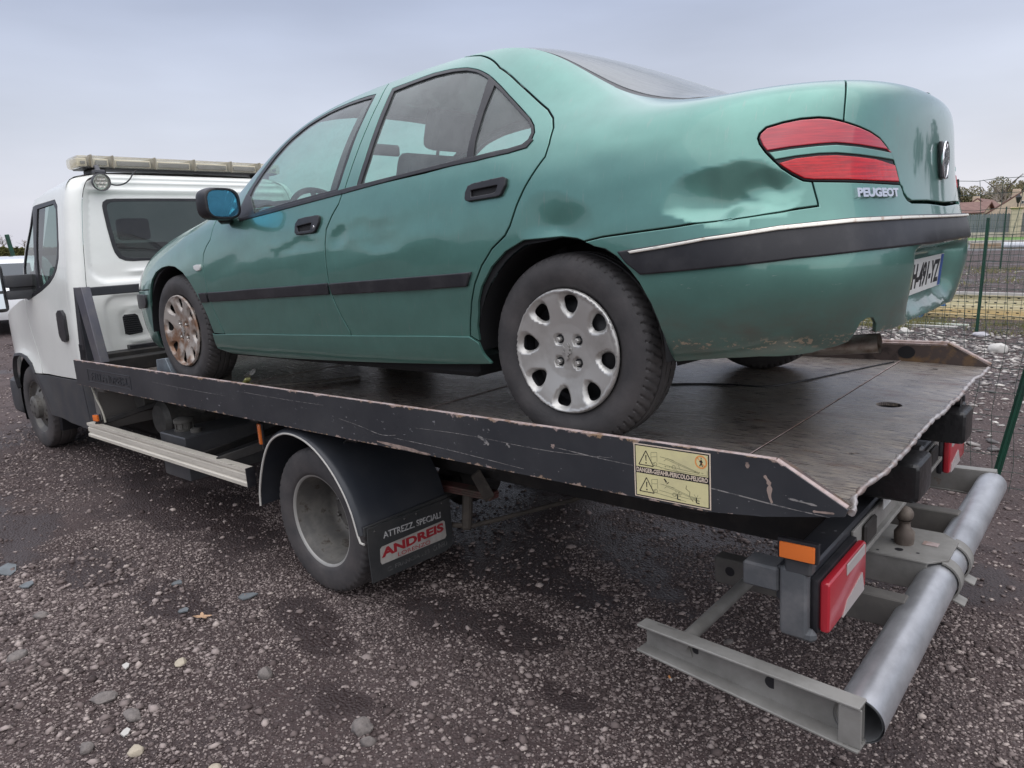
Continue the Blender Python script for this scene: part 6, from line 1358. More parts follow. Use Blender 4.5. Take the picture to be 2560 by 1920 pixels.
# loose chippings, real little stones
def stones_mesh(n,xr,yr,smin,smax,cols,dens=None,seed=1,flat_=.6):
    r=np.random.default_rng(seed);x=r.uniform(*xr,n*3);y=r.uniform(*yr,n*3)
    if dens is not None: k=r.uniform(0,1,len(x))<dens(x,y);x=x[k][:n];y=y[k][:n]
    else: x=x[:n];y=y[:n]
    n=len(x);s=smin+(smax-smin)*r.power(.45,n)**1.0*1.0;s=smin+(smax-smin)*(r.uniform(0,1,n)**3.2)
    base=np.array([(1,0,0),(-1,0,0),(0,1,0),(0,-1,0),(0,0,1),(0,0,-1),(.62,.62,.5),(-.6,.6,.45),(.6,-.6,.5),(-.62,-.6,.4)],float)
    tri=[(0,6,4),(6,2,4),(2,7,4),(7,1,4),(1,9,4),(9,3,4),(3,8,4),(8,0,4),(0,5,2),(2,5,1),(1,5,3),(3,5,0),(0,2,6),(2,1,7),(1,3,9),(3,0,8)]
    V=base[None]*(1+r.uniform(-.28,.28,(n,10,1)))*r.uniform(.65,1.25,(n,1,3))*np.array([1,1,flat_]);a=r.uniform(0,6.28,n);ca,sa=np.cos(a),np.sin(a)
    X=V[...,0]*ca[:,None]-V[...,1]*sa[:,None];Yv=V[...,0]*sa[:,None]+V[...,1]*ca[:,None];tl=r.uniform(-.5,.5,n)
    Z=V[...,2]+X*tl[:,None]*.5
    P=np.stack([x[:,None]+X*s[:,None],y[:,None]+Yv*s[:,None],gh(x,y)[:,None]+(Z+.12)*s[:,None]],-1)
    F=(np.arange(n)[:,None,None]*10+np.array(tri)[None]);return P.reshape(-1,3),F.reshape(-1,3)
GS=mat('gravel_chipping',(.15,.128,.122),.85,spec=.3);t_=GS.node_tree;bs_=t_.nodes['Principled BSDF'];gi_=t_.nodes.new('ShaderNodeNewGeometry');cr_=t_.nodes.new('ShaderNodeValToRGB')
for k,(p_,c_) in enumerate(((0,(.060,.044,.042)),(.30,(.135,.104,.098)),(.65,(.225,.182,.170)),(.93,(.35,.29,.27)),(1,(.46,.39,.35)))):
    e=cr_.color_ramp.elements[k] if k<2 else cr_.color_ramp.elements.new(p_);e.position=p_;e.color=(*c_,1)
t_.links.new(gi_.outputs['Random Per Island'],cr_.inputs[0]);t_.links.new(cr_.outputs[0],bs_.inputs['Base Color'])
def pn(x,y): return np.sin(x*2.3+1.7*np.sin(y*1.9))*np.sin(y*2.9+1.1*np.sin(x*1.3))+.5*np.sin(x*7.1+y*3.3)*np.sin(y*6.3-x*2.2)
den=lambda x,y:np.clip(.70+.5*pn(x,y),.15,1)*(1-.90*damp_shade(x,y))
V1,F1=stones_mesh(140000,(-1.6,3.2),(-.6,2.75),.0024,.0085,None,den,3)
V2,F2=stones_mesh(120000,(-5,9),(-7.5,4.5),.005,.014,None,lambda x,y:np.clip(.45+.6*pn(x*.6,y*.6),.04,1)*(1-.92*damp_shade(x,y)),4)
V3,F3=stones_mesh(1100,(.3,2.9),(1.35,2.6),.008,.024,None,lambda x,y:np.clip((x*.45+(y-1.5)*.8-.35),0,1),5)
V4,F4=stones_mesh(70000,(-14,20),(-16,12),.008,.022,None,lambda x,y:np.clip(.5+.5*pn(x*.4,y*.4),.1,1)*np.clip(1.25-np.hypot(x-2,y+2)/15,0,1),12)
Vs=np.concatenate([V1,V2,V3,V4]);Fs=np.concatenate([F1,F2+len(V1),F3+len(V1)+len(V2),F4+len(V1)+len(V2)+len(V3)])
g_=fastmesh('gravel',Vs,Fs,GS);tag(g_,'loose purple-grey chippings scattered over the yard','gravel',kind='stuff')
# pale rubble beyond the fence
RB=mat('rubble_chip',(.45,.42,.38),.8);t_=RB.node_tree;bs_=t_.nodes['Principled BSDF'];gi_=t_.nodes.new('ShaderNodeNewGeometry');cr_=t_.nodes.new('ShaderNodeValToRGB')
for k,(p_,c_) in enumerate(((0,(.07,.065,.065)),(.45,(.16,.145,.14)),(.75,(.33,.30,.28)),(1,(.62,.58,.53)))):
    e=cr_.color_ramp.elements[k] if k<2 else cr_.color_ramp.elements.new(p_);e.position=p_;e.color=(*c_,1)
t_.links.new(gi_.outputs['Random Per Island'],cr_.inputs[0]);t_.links.new(cr_.outputs[0],bs_.inputs['Base Color'])
V1,F1=stones_mesh(22000,(-4,6),(-10.6,-3.2),.010,.050,None,lambda x,y:np.clip(1.1-abs(y+8.3)/2.8+.3*pn(x,y),.12,1),8,.35)
V2,F2=stones_mesh(5000,(-4,9),(-28,-10.5),.015,.06,None,lambda x,y:np.clip(.5+.3*pn(x,y),.05,1),9,.35)
g_=fastmesh('rubble',np.concatenate([V1,V2]),np.concatenate([F1,F2+len(V1)]),RB);tag(g_,'pale broken rubble strewn on the ground beyond the wire fence','rubble',kind='stuff')
def rock(name,x,y,s,col,label,cat='stone',flat_=.7,seed=0,group=None,mt=None):
    r=np.random.default_rng(seed+100);b=bmesh.new();bmesh.ops.create_icosphere(b,subdivisions=3,radius=1)
    d=[Vector(r.normal(size=3)).normalized() for _ in range(9)];o=[r.uniform(.62,.92) for _ in range(9)];sc=Vector((r.uniform(.8,1.2),r.uniform(.7,1.0),flat_))
    for v in b.verts:
        c=v.co.copy();k=1.
        for di,oi in zip(d,o):
            q=c.dot(di)
            if q>oi: c-=di*(q-oi)*.9
        v.co=Vector((c.x*sc.x,c.y*sc.y,c.z*sc.z))*s*(1+.05*math.sin(c.x*9+seed)*math.sin(c.y*8))
    m_=MB();m_.bm(b);a=r.uniform(0,6.28);m_.V=[(p[0]*math.cos(a)-p[1]*math.sin(a),p[0]*math.sin(a)+p[1]*math.cos(a),p[2]+s*flat_*.42) for p in m_.V]
    ob=m_.build(name,mt,None,ang=30);ob.location=(x,y,float(gh(np.array(x),np.array(y))));tag(ob,label,cat,group);return ob
SG=mat('grey_stone',(.20,.175,.162),.85,var=((.13,.115,.11),40,.4,.65),bump=(90,.5,.01));SB_=mat('beige_stone',(.46,.40,.31),.8,var=((.33,.28,.22),20,.4,.7),bump=(80,.3,.005));SL=mat('blue_grey_slate',(.15,.165,.175),.6,var=((.10,.11,.115),20,.4,.7));SW=mat('white_chip',(.50,.48,.45),.6)
gr_='loose stones in the foreground'
for k,(x,y,s,mt,lb,fl2) in enumerate([
 (1.01,1.56,.034,SG,'rounded grey lump of stone alone on bare gravel, left of the picture centre bottom',.85),
 (.47,1.52,.040,SG,'grey stone at the very bottom of the picture, left of its centre',.7),
 (.40,1.55,.026,SG,'smaller grey stone just right of the bottom grey stone',.8),
 (1.37,1.72,.030,SB_,'flat cream chip of stone on the gravel below the brown leaf',.4),
 (.96,2.06,.026,SB_,'cream pebble near the bottom edge at the left, between bigger grey lumps',.7),
 (.69,1.93,.024,SB_,'small cream chip on the bottom edge of the picture, left half',.6),
 (1.16,1.99,.036,SG,'elongated grey-brown lump beside a white chip, bottom left',.55),
 (1.34,2.02,.040,SG,'broad grey-brown lump left of the elongated one, bottom left',.5),
 (2.23,1.96,.030,SG,'brown-grey clod on the far left edge of the gravel',.6),
 (1.80,2.16,.046,SG,'large flat grey stone at the left edge of the picture',.45),
 (-.27,.26,.022,SG,'small pale grey stone under the galvanised tube, bottom right',.6),
 (1.10,2.16,.030,SG,'dark blue-grey lump at the bottom left corner',.7),
 (.98,2.24,.034,SG,'rough grey lump on the bottom edge, far left',.6),
 ]): rock('stone',x,y,s,None,lb,'stone',fl2,k,gr_,mt)
def shard(x,y,s,mt,label,seed,cat='slate shard',name='slate_shard'):
    r=np.random.default_rng(seed);n=6;pts=[(s*r.uniform(.55,1.1)*math.cos(a),s*r.uniform(.4,.8)*math.sin(a)) for a in np.linspace(0,2*math.pi,n+1)[:-1]]
    m_=MB();m_.prism(pts,.004,.010,'z');o=m_.build(name,mt,None,smooth=False);o.location=(x,y,float(gh(np.array(x),np.array(y)))+.002);o.rotation_euler=(r.uniform(-.15,.15),r.uniform(-.15,.15),r.uniform(0,3));tag(o,label,cat,None)
shard(1.66,1.27,.050,SL,'blue-grey slate shard lying left of the mudflap tyre',1)
shard(1.75,1.53,.034,SL,'small dark triangular slate shard just above the brown leaf',2)
shard(2.63,1.90,.050,SL,'pale grey triangular slate at the left edge',3)
shard(2.92,1.90,.075,SL,'long narrow pale sliver of slate at the far left edge',4)
shard(2.05,1.42,.035,SL,'grey slate flake above the dark shard and left of the tyre',7)
shard(1.49,1.88,.022,SW,'small white folded scrap left of the cream chip',5,'scrap','paper_scrap')
shard(1.08,2.045,.022,SW,'white chip touching the elongated grey lump',6,'chip','white_chip')
# oak leaf
lf=MB();pts=[]
for a in np.linspace(0,2*math.pi,49)[:-1]: r_=.021*(1+.38*math.cos(5*a)+.18*math.sin(9*a));pts.append((1.45*r_*math.cos(a),r_*math.sin(a)))
tri=delaunay_2d_cdt([Vector(p) for p in pts],[(i,(i+1)%48) for i in range(48)],[],1,1e-6)[2];lf.add([(x,y,.012+.25*abs(y)+.1*x) for x,y in pts],[tuple(q) for q in tri])
o=lf.build('fallen_leaf',mat('brown_leaf',(.52,.33,.20),.7),None,smooth=False);o.location=(1.62,1.51,.004);o.rotation_euler=(.1,.05,.6);tag(o,'pale brown curled oak leaf on the gravel left of the rear wheel','leaf')
cg=MB();cg.tube([(0,0,0),(.018,0,0)],.004,8);cgo=cg.build('cigarette_butt',mat('orange_filter',(.75,.32,.10),.7),None);c2=MB();c2.tube([(.018,0,0),(.026,0,0)],.004,8);c2.build('paper_end',SW,cgo);cgo.location=(-.20,.62,.012);cgo.rotation_euler=(0,0,2.4);tag(cgo,'orange-tipped cigarette butt between the channel beam and the round bar','cigarette butt')
# ---------------- fences
def post(x,y,h,r,label,lean=(0,0),group='green posts of the wire fences'):
    m_=MB();m_.prism([(-r,-r*.7),(0,-r*.9),(r,-r*.7),(r,r*.7),(-r,r*.7)],0,h,'z');m_.box(-r*.25,r*.25,r*.6,r*1.8,0,h*.99,.001)
    o=m_.build('post',M['green_post'],None,smooth=False);return o
def wfence(name,p,q,h,cell,rows,posts,label,rw=.0019,sag=0,seed=1,ph=1.7):
    r=np.random.default_rng(seed);root=empty(name,Matrix.Translation((p[0],p[1],0)),label,'wire fence');d=Vector((q[0]-p[0],q[1]-p[1],0));L=d.length;d.normalize();m_=MB()
    nn=int(L/cell);ph1,ph2=r.uniform(0,6,2)
    def P(s,z): w=.03*math.sin(s*2.1+ph1)+.02*math.sin(s*5+z*3+ph2)+.010*math.sin(z*9+s*3);t=Vector((-d.y,d.x,0));b=d*s+t*w*(.3+z/h);return Vector((b.x,b.y,z+.010*math.sin(s*3.3+z*4)+ (.006*math.sin(s*31)) ))
    for k in range(nn+1):
        s=k*cell;m_.tube([P(s+.018*math.sin(z*7+k*.7)*sag,z) for z in np.linspace(.02,h,12)],rw,4,cap=False)
    for z in rows:
        m_.tube([P(s,z) for s in np.arange(0,L,cell*.9)],rw*1.1,4,cap=False)
    m_.build('wire_mesh',M['wire'],root,smooth=False)
    for s in posts:
        o=post(0,0,ph,.020,'');o.parent=root;o.location=d*s
    if seed==1:
        for ch in root.children:
            if ch.name.startswith('post'): ch.rotation_euler=(0,math.radians(-8),0)
    return root
fa=wfence('wire_fence',(-3.2,-2.24),(3.6,-2.30),1.88,.100,[.05,.15,.25,.40,.50,.65,.80,.95,1.10,1.25,1.40,1.55,1.70,1.79,1.875],[2.38,5.3],'near green wire fence with a wavy top beside the tow truck',sag=1,ph=1.72)
fb_=wfence('wire_fence',(-4.5,-9.9),(9.5,-10.4),1.62,.100,np.arange(.05,1.63,.10),[4.92,7.4,9.9,12.4],'green wire fence in the middle distance behind the rubble',rw=.0032,seed=2,ph=1.70)
fc_=wfence('wire_fence',(-3,-27.4),(9.5,-28.2),2.0,.20,np.arange(.1,2.0,.2),[2.9,5.36,7.8],'farthest green wire fence, in front of the street',rw=.005,seed=3,ph=2.15)
# ---------------- stacked rack beams
rbm=[mat('cream_rack_beam',(.66,.60,.40),.5),mat('ochre_rack_beam',(.60,.47,.25),.5)]
def rackbeam(x0,x1,y,z,h,mt,label):
    root=MB();root.box(0,x1-x0,-.05,.05,0,h,.006);o=root.build('rack_beam',mt,None);d_=MB()
    for k in range(int((x1-x0)/.14)): d_.box(.08+k*.14,.12+k*.14,.0495,.0515,h*.38,h*.62,.001)
    d_.build('slot_row',M['ink'],o,smooth=False);o.location=(x0,y,z);tag(o,label,'rack beam','cream rack beams stacked on the ground');return o
names=['lowest ochre rack beam lying on the dark ground','second ochre rack beam from the bottom of the stack','third rack beam from the bottom, cream with slots','fourth cream rack beam from the bottom','fifth cream rack beam, just under the white bar']
for k in range(5): rackbeam(-4.0+.1*k,2.1+.05*k,-11.95-.0*k-.06*k,.0+.078*k,.075,rbm[1] if k<2 else rbm[0],names[k])
wb=MB();wb.box(0,6.2,-.03,.03,0,.05,.004);o=wb.build('white_bar',SW,None);o.location=(-4,-12.1,.395);tag(o,'long white bar on top of the cream rack beams','bar')
bl=MB();bl.prism([(0,.24),(.36,.24),(.34,.18),(.22,.0),(.14,.0),(.08,.16),(0,.18)],-.05,.05,'y',bev=.004);bl.box(-.2,.40,-.06,.06,.22,.27,.006);o=bl.build('blue_bracket',mat('blue_painted_steel',(.02,.16,.42),.45),None);o.location=(1.35,-11.7,0);tag(o,'blue painted steel bracket lying by the cream rack beams','bracket')
for k,(x0,x1,y,z) in enumerate(((.62,2.4,-10.7,.04),(.72,2.3,-10.35,.03))):
    w_=MB();w_.box(0,x1-x0,-.045,.045,0,.035,.003);o=w_.build('pale_plank',mat('pale_green_plank',(.50,.54,.46),.6) if k==0 else SW,None);o.location=(x0,y,0);tag(o,['pale green plank lying on the rubble below the blue bracket','white plank nearest the car bumper, lying on the rubble'][k],'plank')
rock('stone',-.10,-8.13,.13,None,'big pale boulder-like block on the rubble beyond the near fence','stone',.65,31,None,SW)
rock('white_bag',1.28,-9.45,.09,None,'crumpled white bag on the rubble just past the deck corner','bag',.7,33,None,SW)
rock('white_bag',.30,-9.6,.11,None,'grey crumpled bag by the foot of the middle fence post','bag',.5,35,None,mat('grey_plastic_bag',(.40,.39,.42),.5))
# grass tufts and verge
def grass(n,xr,yr,hmin,hmax,mt,label,seed,dens=None,w=.004):
    r=np.random.default_rng(seed);x=r.uniform(*xr,n);y=r.uniform(*yr,n)
    if dens is not None: k=r.uniform(0,1,n)<dens(x,y);x=x[k];y=y[k];n=len(x)
    h=r.uniform(hmin,hmax,n);a=r.uniform(0,6.28,n);lx=r.normal(0,.35,n)*h;ly=r.normal(0,.35,n)*h;w_=w*r.uniform(.6,1.4,n)
    P=np.stack([np.stack([x-w_*np.cos(a),y-w_*np.sin(a),0*x],1),np.stack([x+w_*np.cos(a),y+w_*np.sin(a),0*x],1),np.stack([x+lx,y+ly,h],1)],1)
    o=fastmesh('grass',P.reshape(-1,3),np.arange(3*n).reshape(-1,3),mt);tag(o,label,'grass',kind='stuff')
GR=mat('dry_green_grass',(.15,.17,.045),.9,var=((.24,.21,.10),2.5,.4,.6));LW=mat('lawn_green',(.10,.19,.035),.9)
grass(26000,(-2.5,3.2),(-11.4,-9.7),.04,.16,GR,'dry yellow-green grass along the middle fence',5,lambda x,y:np.clip(.55+.8*pn(x*.8,y*.5),0,1)*np.clip(1-np.abs(y+10.5)/.9,0,1))
grass(30000,(-6,9),(-29.5,-14),.05,.16,GR,'patchy grass on the yard in front of the street',6,lambda x,y:np.clip(pn(x*.35+2,y*.22)-.45,0,1)+(np.abs(y+28)<.7)*.6,w=.008)
lawn=MB();lawn.add([(-30,-93,.02),(40,-93,.02),(40,-70,.02),(-30,-70,.02)],[(0,1,2,3)]);tag(lawn.build('lawn',LW,None,smooth=False),'green grass verge in front of the grey garden fence','lawn',kind='structure')
rd_=MB();rd_.add([(-60,-66,.012),(60,-60,.012),(60,-47,.012),(-60,-50,.012)],[(0,1,2,3)]);tag(rd_.build('road',mat('grey_asphalt_road',(.16,.16,.165),.9),None,smooth=False),'grey street behind the yard','road',kind='structure')
kb=MB();kb.box(-30,40,-69.9,-69.6,0,.16,.02);kb.box(-30,40,-66.4,-66.2,0,.12,.01);tag(kb.build('kerb',mat('pale_kerb',(.50,.48,.44),.8),None),'pale kerb line between street and verge','kerb',kind='structure')
kl=MB();kl.box(-20,7.0,-52.2,-51.7,.0,.35,.03);tag(kl.build('timber_stack',mat('weathered_timber',(.30,.20,.12),.8,var=((.42,.36,.28),3,.4,.6,(.2,1,6))),None),'low stack of weathered timber at the street edge','timber stack')
pp_=MB();pp_.tube([(-20,-50.9,.25),(5.2,-50.9,.25)],.16,10);tag(pp_.build('pale_pipe',mat('white_pipe',(.66,.68,.72),.5),None),'long white pipe lying on top of the yard edge','pipe')
# garden fence with pillars
gf=empty('garden_fence',Matrix.Translation((10,-94,0)),'long grey panel fence on a pale low wall before the houses','fence')
m_=MB();m_.box(-30,1.0-.0,-.15,.15,0,.55,.02);m_.build('base_wall',mat('cream_render_wall',(.55,.50,.41),.85),gf)
m_=MB()
for k in range(120):
    x=-29.9+.257*k
    if x<.7: m_.box(x,x+.24,-.04,.04,.55,2.45+.04*(k%2),.01);m_.prism([(x,2.45),(x+.12,2.62),(x+.24,2.45)],-.02,.02,'y')
m_.build('grey_panels',mat('grey_fence_panel',(.16,.18,.20),.7,var=((.21,.225,.24),.6,.4,.7)),gf)
gf.location=(14.2,-94,0)
# the near-side gate pillar with lantern, and the fence's continuation
gp=empty('gate_pillar',Matrix.Translation((9.35,-93.6,0)),'cream stone gate pillar with a black lantern on top','gate pillar')
m_=MB();m_.box(-.5,.5,-.5,.5,0,3.0,.03);m_.build('shaft',mat('cream_stone_pillar',(.62,.52,.40),.85,var=((.50,.42,.33),2,.4,.7)),gp)
m_=MB();m_.box(-.65,.65,-.65,.65,3.0,3.18,.05);m_.build('capstone',mat('ochre_capstone',(.60,.46,.27),.8),gp)
m_=MB();m_.tube([(0,0,3.18),(0,0,3.6)],.06,8);m_.lathe([(3.6,.10),(3.7,.16),(4.15,.26),(4.2,.30),(4.45,.10),(4.6,.02)],(0,0,0),axis='z',seg=6);m_.build('lantern',M['ink'],gp,ang=20)
# ---------------- houses
HW=mat('cream_render',(.62,.55,.40),.9,var=((.54,.48,.36),.6,.4,.7));HW2=mat('stone_gable',(.62,.50,.37),.9,var=((.50,.41,.31),1.8,.4,.7));RF=mat('brown_tile_roof',(.20,.115,.095),.85,var=((.13,.07,.058),2,.4,.7),bump=(9,.4,.05))
def house(x,y,w,d,eave,ridge,wallm,label,gable='x',windows=()):
    """gable='x': the gable triangle faces the camera (ridge runs along y)"""
    h=empty('house',Matrix.Translation((x,y,0)),label,'house');m_=MB()
    if gable=='x': m_.prism([(-w/2,0),(w/2,0),(w/2,eave),(0,ridge),(-w/2,eave)],-d/2,d/2,'y')
    else: m_.prism([(-d/2,0),(d/2,0),(d/2,eave),(0,ridge),(-d/2,eave)],-w/2,w/2,'x')
    m_.build('wall',wallm,h,smooth=False);r_=MB();ov=.35
    if gable=='x':
        for sg in(1,-1):
            a=Vector((0,0,ridge+.12));b=Vector((sg*(w/2+ov),0,eave+.12-(ridge-eave)/(w/2)*ov));r_.beam((a+b)/2+Vector((0,-d/2-.0,0)),(a+b)/2+Vector((0,d/2,0)),(b-a).length,.16,.02,up=((b-a).normalized().cross(Vector((0,1,0))))*(1 if sg>0 else -1))
    else:
        for sg in(1,-1):
            a=Vector((0,0,ridge+.12));b=Vector((0,sg*(d/2+ov),eave+.12-(ridge-eave)/(d/2)*ov));r_.beam((a+b)/2+Vector((-w/2-ov,0,0)),(a+b)/2+Vector((w/2+ov,0,0)),(b-a).length,.16,.02,up=((b-a).normalized().cross(Vector((1,0,0))))*(1 if sg<0 else -1))
    ro=r_.build('roof',RF,h)
    c_=MB();c_.box(-.4+w*.2,.4+w*.2,-.3,.3,ridge-.6,ridge+.55,.03);c_.build('chimney',wallm,ro)
    for(wx,wz,ww,wh) in windows:
        f_=MB();f_.box(wx-ww/2,wx+ww/2,d/2-.05,d/2+.06,wz,wz+wh,.02);fo=f_.build('window',SW,h);p_=MB();p_.box(wx-ww/2+.08,wx+ww/2-.08,d/2+.05,d/2+.08,wz+.08,wz+wh-.08,.01);p_.build('pane',M['dark'],fo)
    return h
house(18.6,-101,11,9,2.7,3.9,HW,'low cream house with a brown tiled roof, nearest the car','y',[(-3,1,1.2,1.3),(2,1,1.2,1.3)])
house(15.0,-112,5.2,12,2.5,4.5,HW2,'stone house with a pale pointed gable end, between the other two','x')
house(9.4,-104,6.8,12,2.5,4.9,HW2,'large pale stone house with a broad pointed gable at the right edge','x',[(0,3.6,.35,.35)])
house(13.0,-126,12,8,2.6,3.9,HW,'distant brown-roofed house behind the pointed gable','y')
# ---------------- trees
BK=mat('tree_bark',(.12,.105,.085),.9);BKP=mat('pale_bare_twigs',(.36,.32,.27),.9)
LFM={'conifer':mat('dark_conifer_needles',(.05,.065,.06),.9),'olive':mat('olive_spring_leaves',(.22,.19,.105),.9,var=((.15,.145,.065),.35,.4,.6)),'bare':mat('brownish_twigs',(.22,.185,.145),.95,var=((.15,.13,.10),.3,.4,.6))}
def leaves(n,c,rx,ry,rz,size,seed,lobes=9,cone=False):
    r=np.random.default_rng(seed);P=[]
    L=[(r.normal(size=3)*[.42,.42,.40],r.uniform(.32,.6)) for _ in range(lobes)]
    if cone:
        z=r.uniform(0,1,n)**.8;a=r.uniform(0,6.28,n);rr=(1-z)*(.75+.3*np.sin(z*26+a*2))*r.uniform(.3,1,n)**.5;P=np.stack([rr*np.cos(a)*rx,rr*np.sin(a)*ry,(z*2-1)*rz],1)
    else:
        idx=r.integers(0,lobes,n);d=r.normal(size=(n,3));d/=np.linalg.norm(d,axis=1)[:,None];d*=(r.uniform(0,1,n)**.38)[:,None]
        cc=np.array([l[0] for l in L])[idx];rad=np.array([l[1] for l in L])[idx];P=(cc+d*rad[:,None])*[rx,ry,rz]
    P=P+c;n=len(P);s=size*r.uniform(.5,1.4,n);A=r.normal(size=(n,3));A/=np.linalg.norm(A,axis=1)[:,None];B=np.cross(A,r.normal(size=(n,3)));B/=np.linalg.norm(B,axis=1)[:,None]
    V=np.stack([P-A*s[:,None],P+A*s[:,None],P+B*s[:,None]*1.2],1);return V.reshape(-1,3),np.arange(3*n).reshape(-1,3)
def branches(m_,p,d,L,r,depth,rg,spread=.5):
    q=p+d*L;m_.tube([p,(p+q)/2+Vector(rg.normal(size=3))*L*.05,q],[r,r*.8,r*.6],5,cap=False)
    if depth==0: return
    for k in range(3 if depth>2 else 4):
        nd=(d+Vector(rg.normal(size=3))*spread).normalized();nd.z=max(nd.z,-.1);branches(m_,p+d*L*rg.uniform(.55,1),nd.normalized(),L*rg.uniform(.58,.8),r*.55,depth-1,rg,spread)
def tree(x,y,h,kind,label,seed,w=None,group=None,n=3000,size=.22):
    w=w or h*.35;root=empty('tree',Matrix.Translation((x,y,0)),label,'tree',group);rg=np.random.default_rng(seed);t_=MB()
    t_.tube([(0,0,0),(rg.normal()*.1,0,h*.3),(rg.normal()*.2,rg.normal()*.2,h*.62)],[h*.022,h*.017,h*.008],7)
    for k in range(7):
        a=rg.uniform(0,6.28);z=h*rg.uniform(.25,.6);t_.tube([(0,0,z),(math.cos(a)*w*.35,math.sin(a)*w*.35,z+h*.14),(math.cos(a)*w*.7,math.sin(a)*w*.7,z+h*.24)],[h*.009,h*.006,h*.003],5)
    t_.build('trunk',BK,root,ang=60)
    if kind=='bare':
        b_=MB();rg2=np.random.default_rng(seed+5)
        for k in range(6): branches(b_,Vector((0,0,h*rg2.uniform(.3,.5))),Vector((rg2.normal()*.6,rg2.normal()*.6,1)).normalized(),h*.17,h*.008,3,rg2,.55)
        b_.build('crown',LFM['bare'] if group else BKP,root,smooth=False)
    else:
        V,F=leaves(n,np.array([0,0,h*(.5 if kind=='conifer' else .62)]),w,w,h*(.5 if kind=='conifer' else .38),size,seed,cone=kind=='conifer');fastmesh('crown',V,F,LFM[kind],root)
    return root
tree(19.4,-118,7.6,'conifer','dark green conifer rising right behind the boot of the car',1,1.7,None,9000,.13)
tg_='spring trees beyond the houses'
rr=np.random.default_rng(5);tl=['olive round-crowned tree behind the low cream house','bushy olive tree left of the tall bare tree','brownish thicket tree above the pointed gable','olive tree behind the gap between the houses','brown twiggy tree left of the large gabled house','brown twiggy tree over the ridge of the large house','dark olive tree at the right edge behind the large house','low olive tree furthest left behind the conifer','thin brown tree at the right edge of the picture','round brown tree centred between the houses']
for k in range(10):
    x=[17.5,14.8,12.0,9.6,7.2,4.5,1.8,22.5,-1.0,10.8][k];y=[-140,-138,-142,-136,-140,-144,-138,-134,-140,-150][k]
    kind=['olive','olive','bare','olive','bare','bare','olive','olive','bare','olive'][k]
    tree(x,y,rr.uniform(7.6,9.0),kind if kind!='bare' else 'olive',tl[k],20+k,rr.uniform(2.8,3.8),tg_,9000,.13)
tree(15.6,-132,10.5,'bare','tall bare grey tree standing above the others in the middle of the fence gap',44,4.0,None)
tree(251,-62.5,7.6,'bare','pale leafless tree with a wide crown at the left edge beyond the parked white car',41,4.5,None)
tree(262,-71,6.0,'bare','smaller leafless tree half hidden by the cab mirror',42,3.2,None)
# far woodland and hedges
def wood(name,x0,x1,y0,y1,h,n,size,mt,label,seed):
    r=np.random.default_rng(seed);t=r.uniform(0,1,n);x=x0+(x1-x0)*t;y=y0+(y1-y0)*t+r.normal(0,2,n);hh=h*(.74+.13*np.sin(t*37)+.08*np.sin(t*91+1)+.05*np.sin(t*233));z=hh*r.uniform(0,1,n)**.7
    P=np.stack([x,y,z],1);s=size*r.uniform(.5,1.5,n);A=r.normal(size=(n,3));A/=np.linalg.norm(A,axis=1)[:,None];B=np.cross(A,r.normal(size=(n,3)));B/=np.linalg.norm(B,axis=1)[:,None]
    V=np.stack([P-A*s[:,None],P+A*s[:,None],P+B*s[:,None]],1).reshape(-1,3);o=fastmesh(name,V,np.arange(3*n).reshape(-1,3),mt);tag(o,label,'woodland',kind='stuff');return o
wood('woodland',-40,60,-172,-165,9.5,60000,.45,mat('far_brown_wood',(.26,.225,.17),.95,var=((.19,.18,.11),.05,.4,.6)),'brown and olive wood along the skyline behind the houses',3)
wood('hedge',215,205,-120,230,2.5,60000,.5,mat('far_olive_hedge',(.15,.15,.05),.95),'low olive hedge line on the horizon at the left',4)
wood('woodland',-60,-30,40,70,9,26000,.35,LFM['conifer'],'dark trees behind the viewer, seen only as reflections in the paint',6)
wood('woodland',-8,95,46,44,8,60000,.35,LFM['conifer'],'line of trees facing the side of the car, reflected in its doors',7)
wood('woodland',-42,-7,-36,-44,9,26000,.35,LFM['conifer'],'dark trees behind the tow truck tail, reflected in the boot lid',8)
fl2=MB();fl2.box(40,62,-60,-59.7,0,.6,.02)
# white parked car at the left edge
pc_=empty('parked_car',Matrix.Translation((17.2,-1.95,0))@Matrix.Rotation(math.radians(158),4,'Z'),'white hatchback parked beyond the cab at the left edge','car')
prof=[(-1.95,.32),(-1.98,.62),(-1.90,.86),(-1.72,.98),(-1.45,1.30),(-1.15,1.44),(-.5,1.50),(.2,1.47),(.62,1.36),(1.15,1.00),(1.75,.84),(1.98,.70),(2.05,.45),(2.0,.30),(1.62,.26),(1.60,.42),(1.45,.60),(1.25,.66),(1.05,.60),(.90,.42),(.88,.26),(-.82,.26),(-.84,.42),(-.99,.60),(-1.2,.66),(-1.41,.60),(-1.56,.42),(-1.58,.30)]
m_=MB();V=[];n=len(prof)
for y,k in((-.86,0),(-.80,1),(.80,1),(.86,0)):
    for x,z in prof: w=(max(0,z-.9)/.6)*.20;V.append((x*(1 if k else .985),y*(1-w),z+(0.0 if k else -.02*(z>.7))))
F=[]
for j in range(3):
    for i in range(n): F.append((j*n+i,j*n+(i+1)%n,(j+1)*n+(i+1)%n,(j+1)*n+i))
tri=delaunay_2d_cdt([Vector(p) for p in prof],[(i,(i+1)%n) for i in range(n)],[],1,1e-6)[2]
m_.add(V,F+[tuple(t) for t in tri]+[tuple(3*n+i for i in t[::-1]) for t in tri]);m_.build('body',mat('white_car_paint',(.72,.73,.74),.25,0,1.0),pc_,ang=40)
DG=mat('dark_car_glass',(.05,.06,.07),.08)
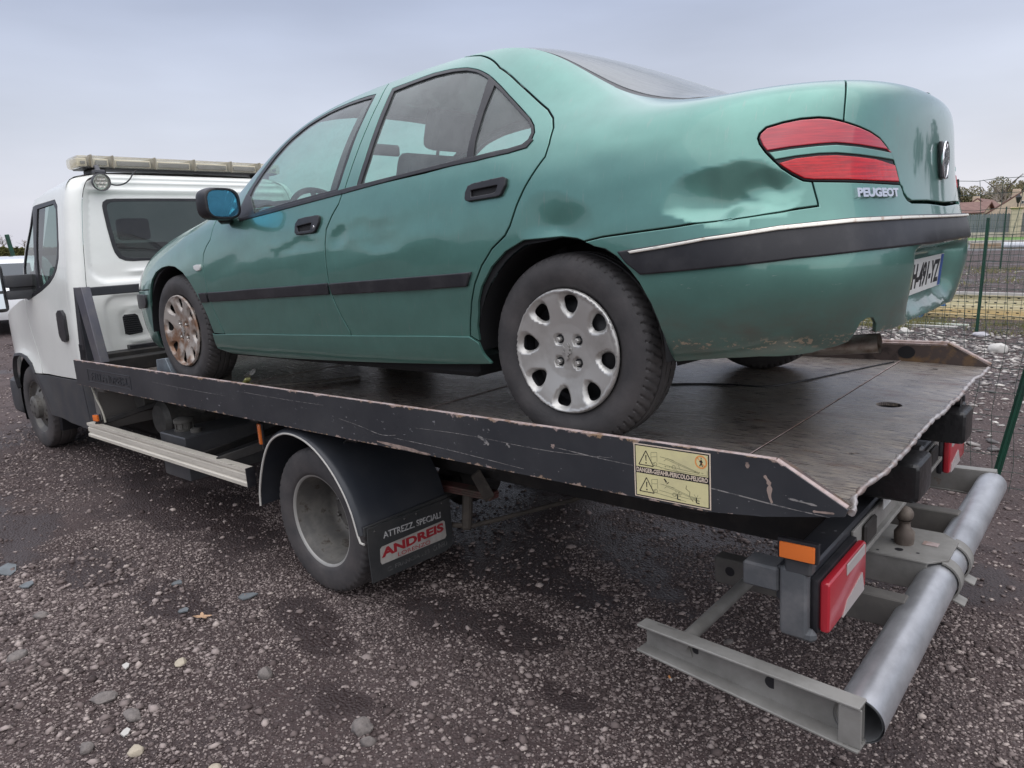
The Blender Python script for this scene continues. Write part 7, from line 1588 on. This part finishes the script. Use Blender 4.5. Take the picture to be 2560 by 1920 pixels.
for sg in(1,-1):
    w_=MB();pts=[(-1.38,1.0),(-1.12,1.34),(-.5,1.41),(.15,1.39),(.55,1.29),(.98,1.0)];yy=lambda z:.865*(1-(max(0,z-.9)/.6)*.20)+.004
    w_.add([(x,sg*yy(z),z) for x,z in pts],[tuple(range(6)) if sg<0 else tuple(range(5,-1,-1))]);w_.build('side_window',DG,pc_,smooth=False)
w_=MB();w_.add([(-1.74,-.62,1.0),(-1.74,.62,1.0),(-1.48,.56,1.29),(-1.48,-.56,1.29)],[(0,1,2,3)]);w_.build('rear_window',DG,pc_,smooth=False)
w_=MB();w_.add([(1.13,-.62,1.03),(1.13,.62,1.03),(.66,.56,1.36),(.66,-.56,1.36)],[(0,3,2,1)]);w_.build('windscreen',DG,pc_,smooth=False)
for x in(-1.2,1.25):
    for sg in(1,-1):
        w_=MB();w_.lathe([(sg*.70,.20),(sg*.72,.30),(sg*.76,.315),(sg*.85,.315),(sg*.88,.29),(sg*.88,.20)],(x,0,.315),seg=32);wo_=w_.build('wheel',M['rubber'],pc_);k_=MB();k_.lathe([(sg*.875,.205),(sg*.85,.18),(sg*.86,.03),(sg*.86,.001)],(x,0,.315),seg=20);k_.build('rim',M['silver'],wo_)
for sg in(1,-1):
    w_=MB();w_.box(-1.975,-1.80,min(sg*.60,sg*.80),max(sg*.60,sg*.80),.82,.98,.03,seg=2);w_.build('tail_lamp',M['red'],pc_)
    w_=MB();w_.box(1.82,1.98,min(sg*.50,sg*.78),max(sg*.50,sg*.78),.62,.76,.03,seg=2);w_.build('headlamp',M['lens_white'],pc_)
    w_=MB();w_.box(.80,.92,min(sg*.86,sg*1.0),max(sg*.86,sg*1.0),.98,1.08,.02,seg=2);w_.build('wing_mirror',M['ink'],pc_)
pk=empty('green_stake',Matrix.Translation((24.0,-4.15,0)),'short leaning green fence stake by the parked white car','stake')
m_=MB();m_.box(-.05,.05,-.05,.05,0,2.1,.01,Matrix.Rotation(-.12,4,'X'));m_.build('stake_post',M['green_post'],pk)
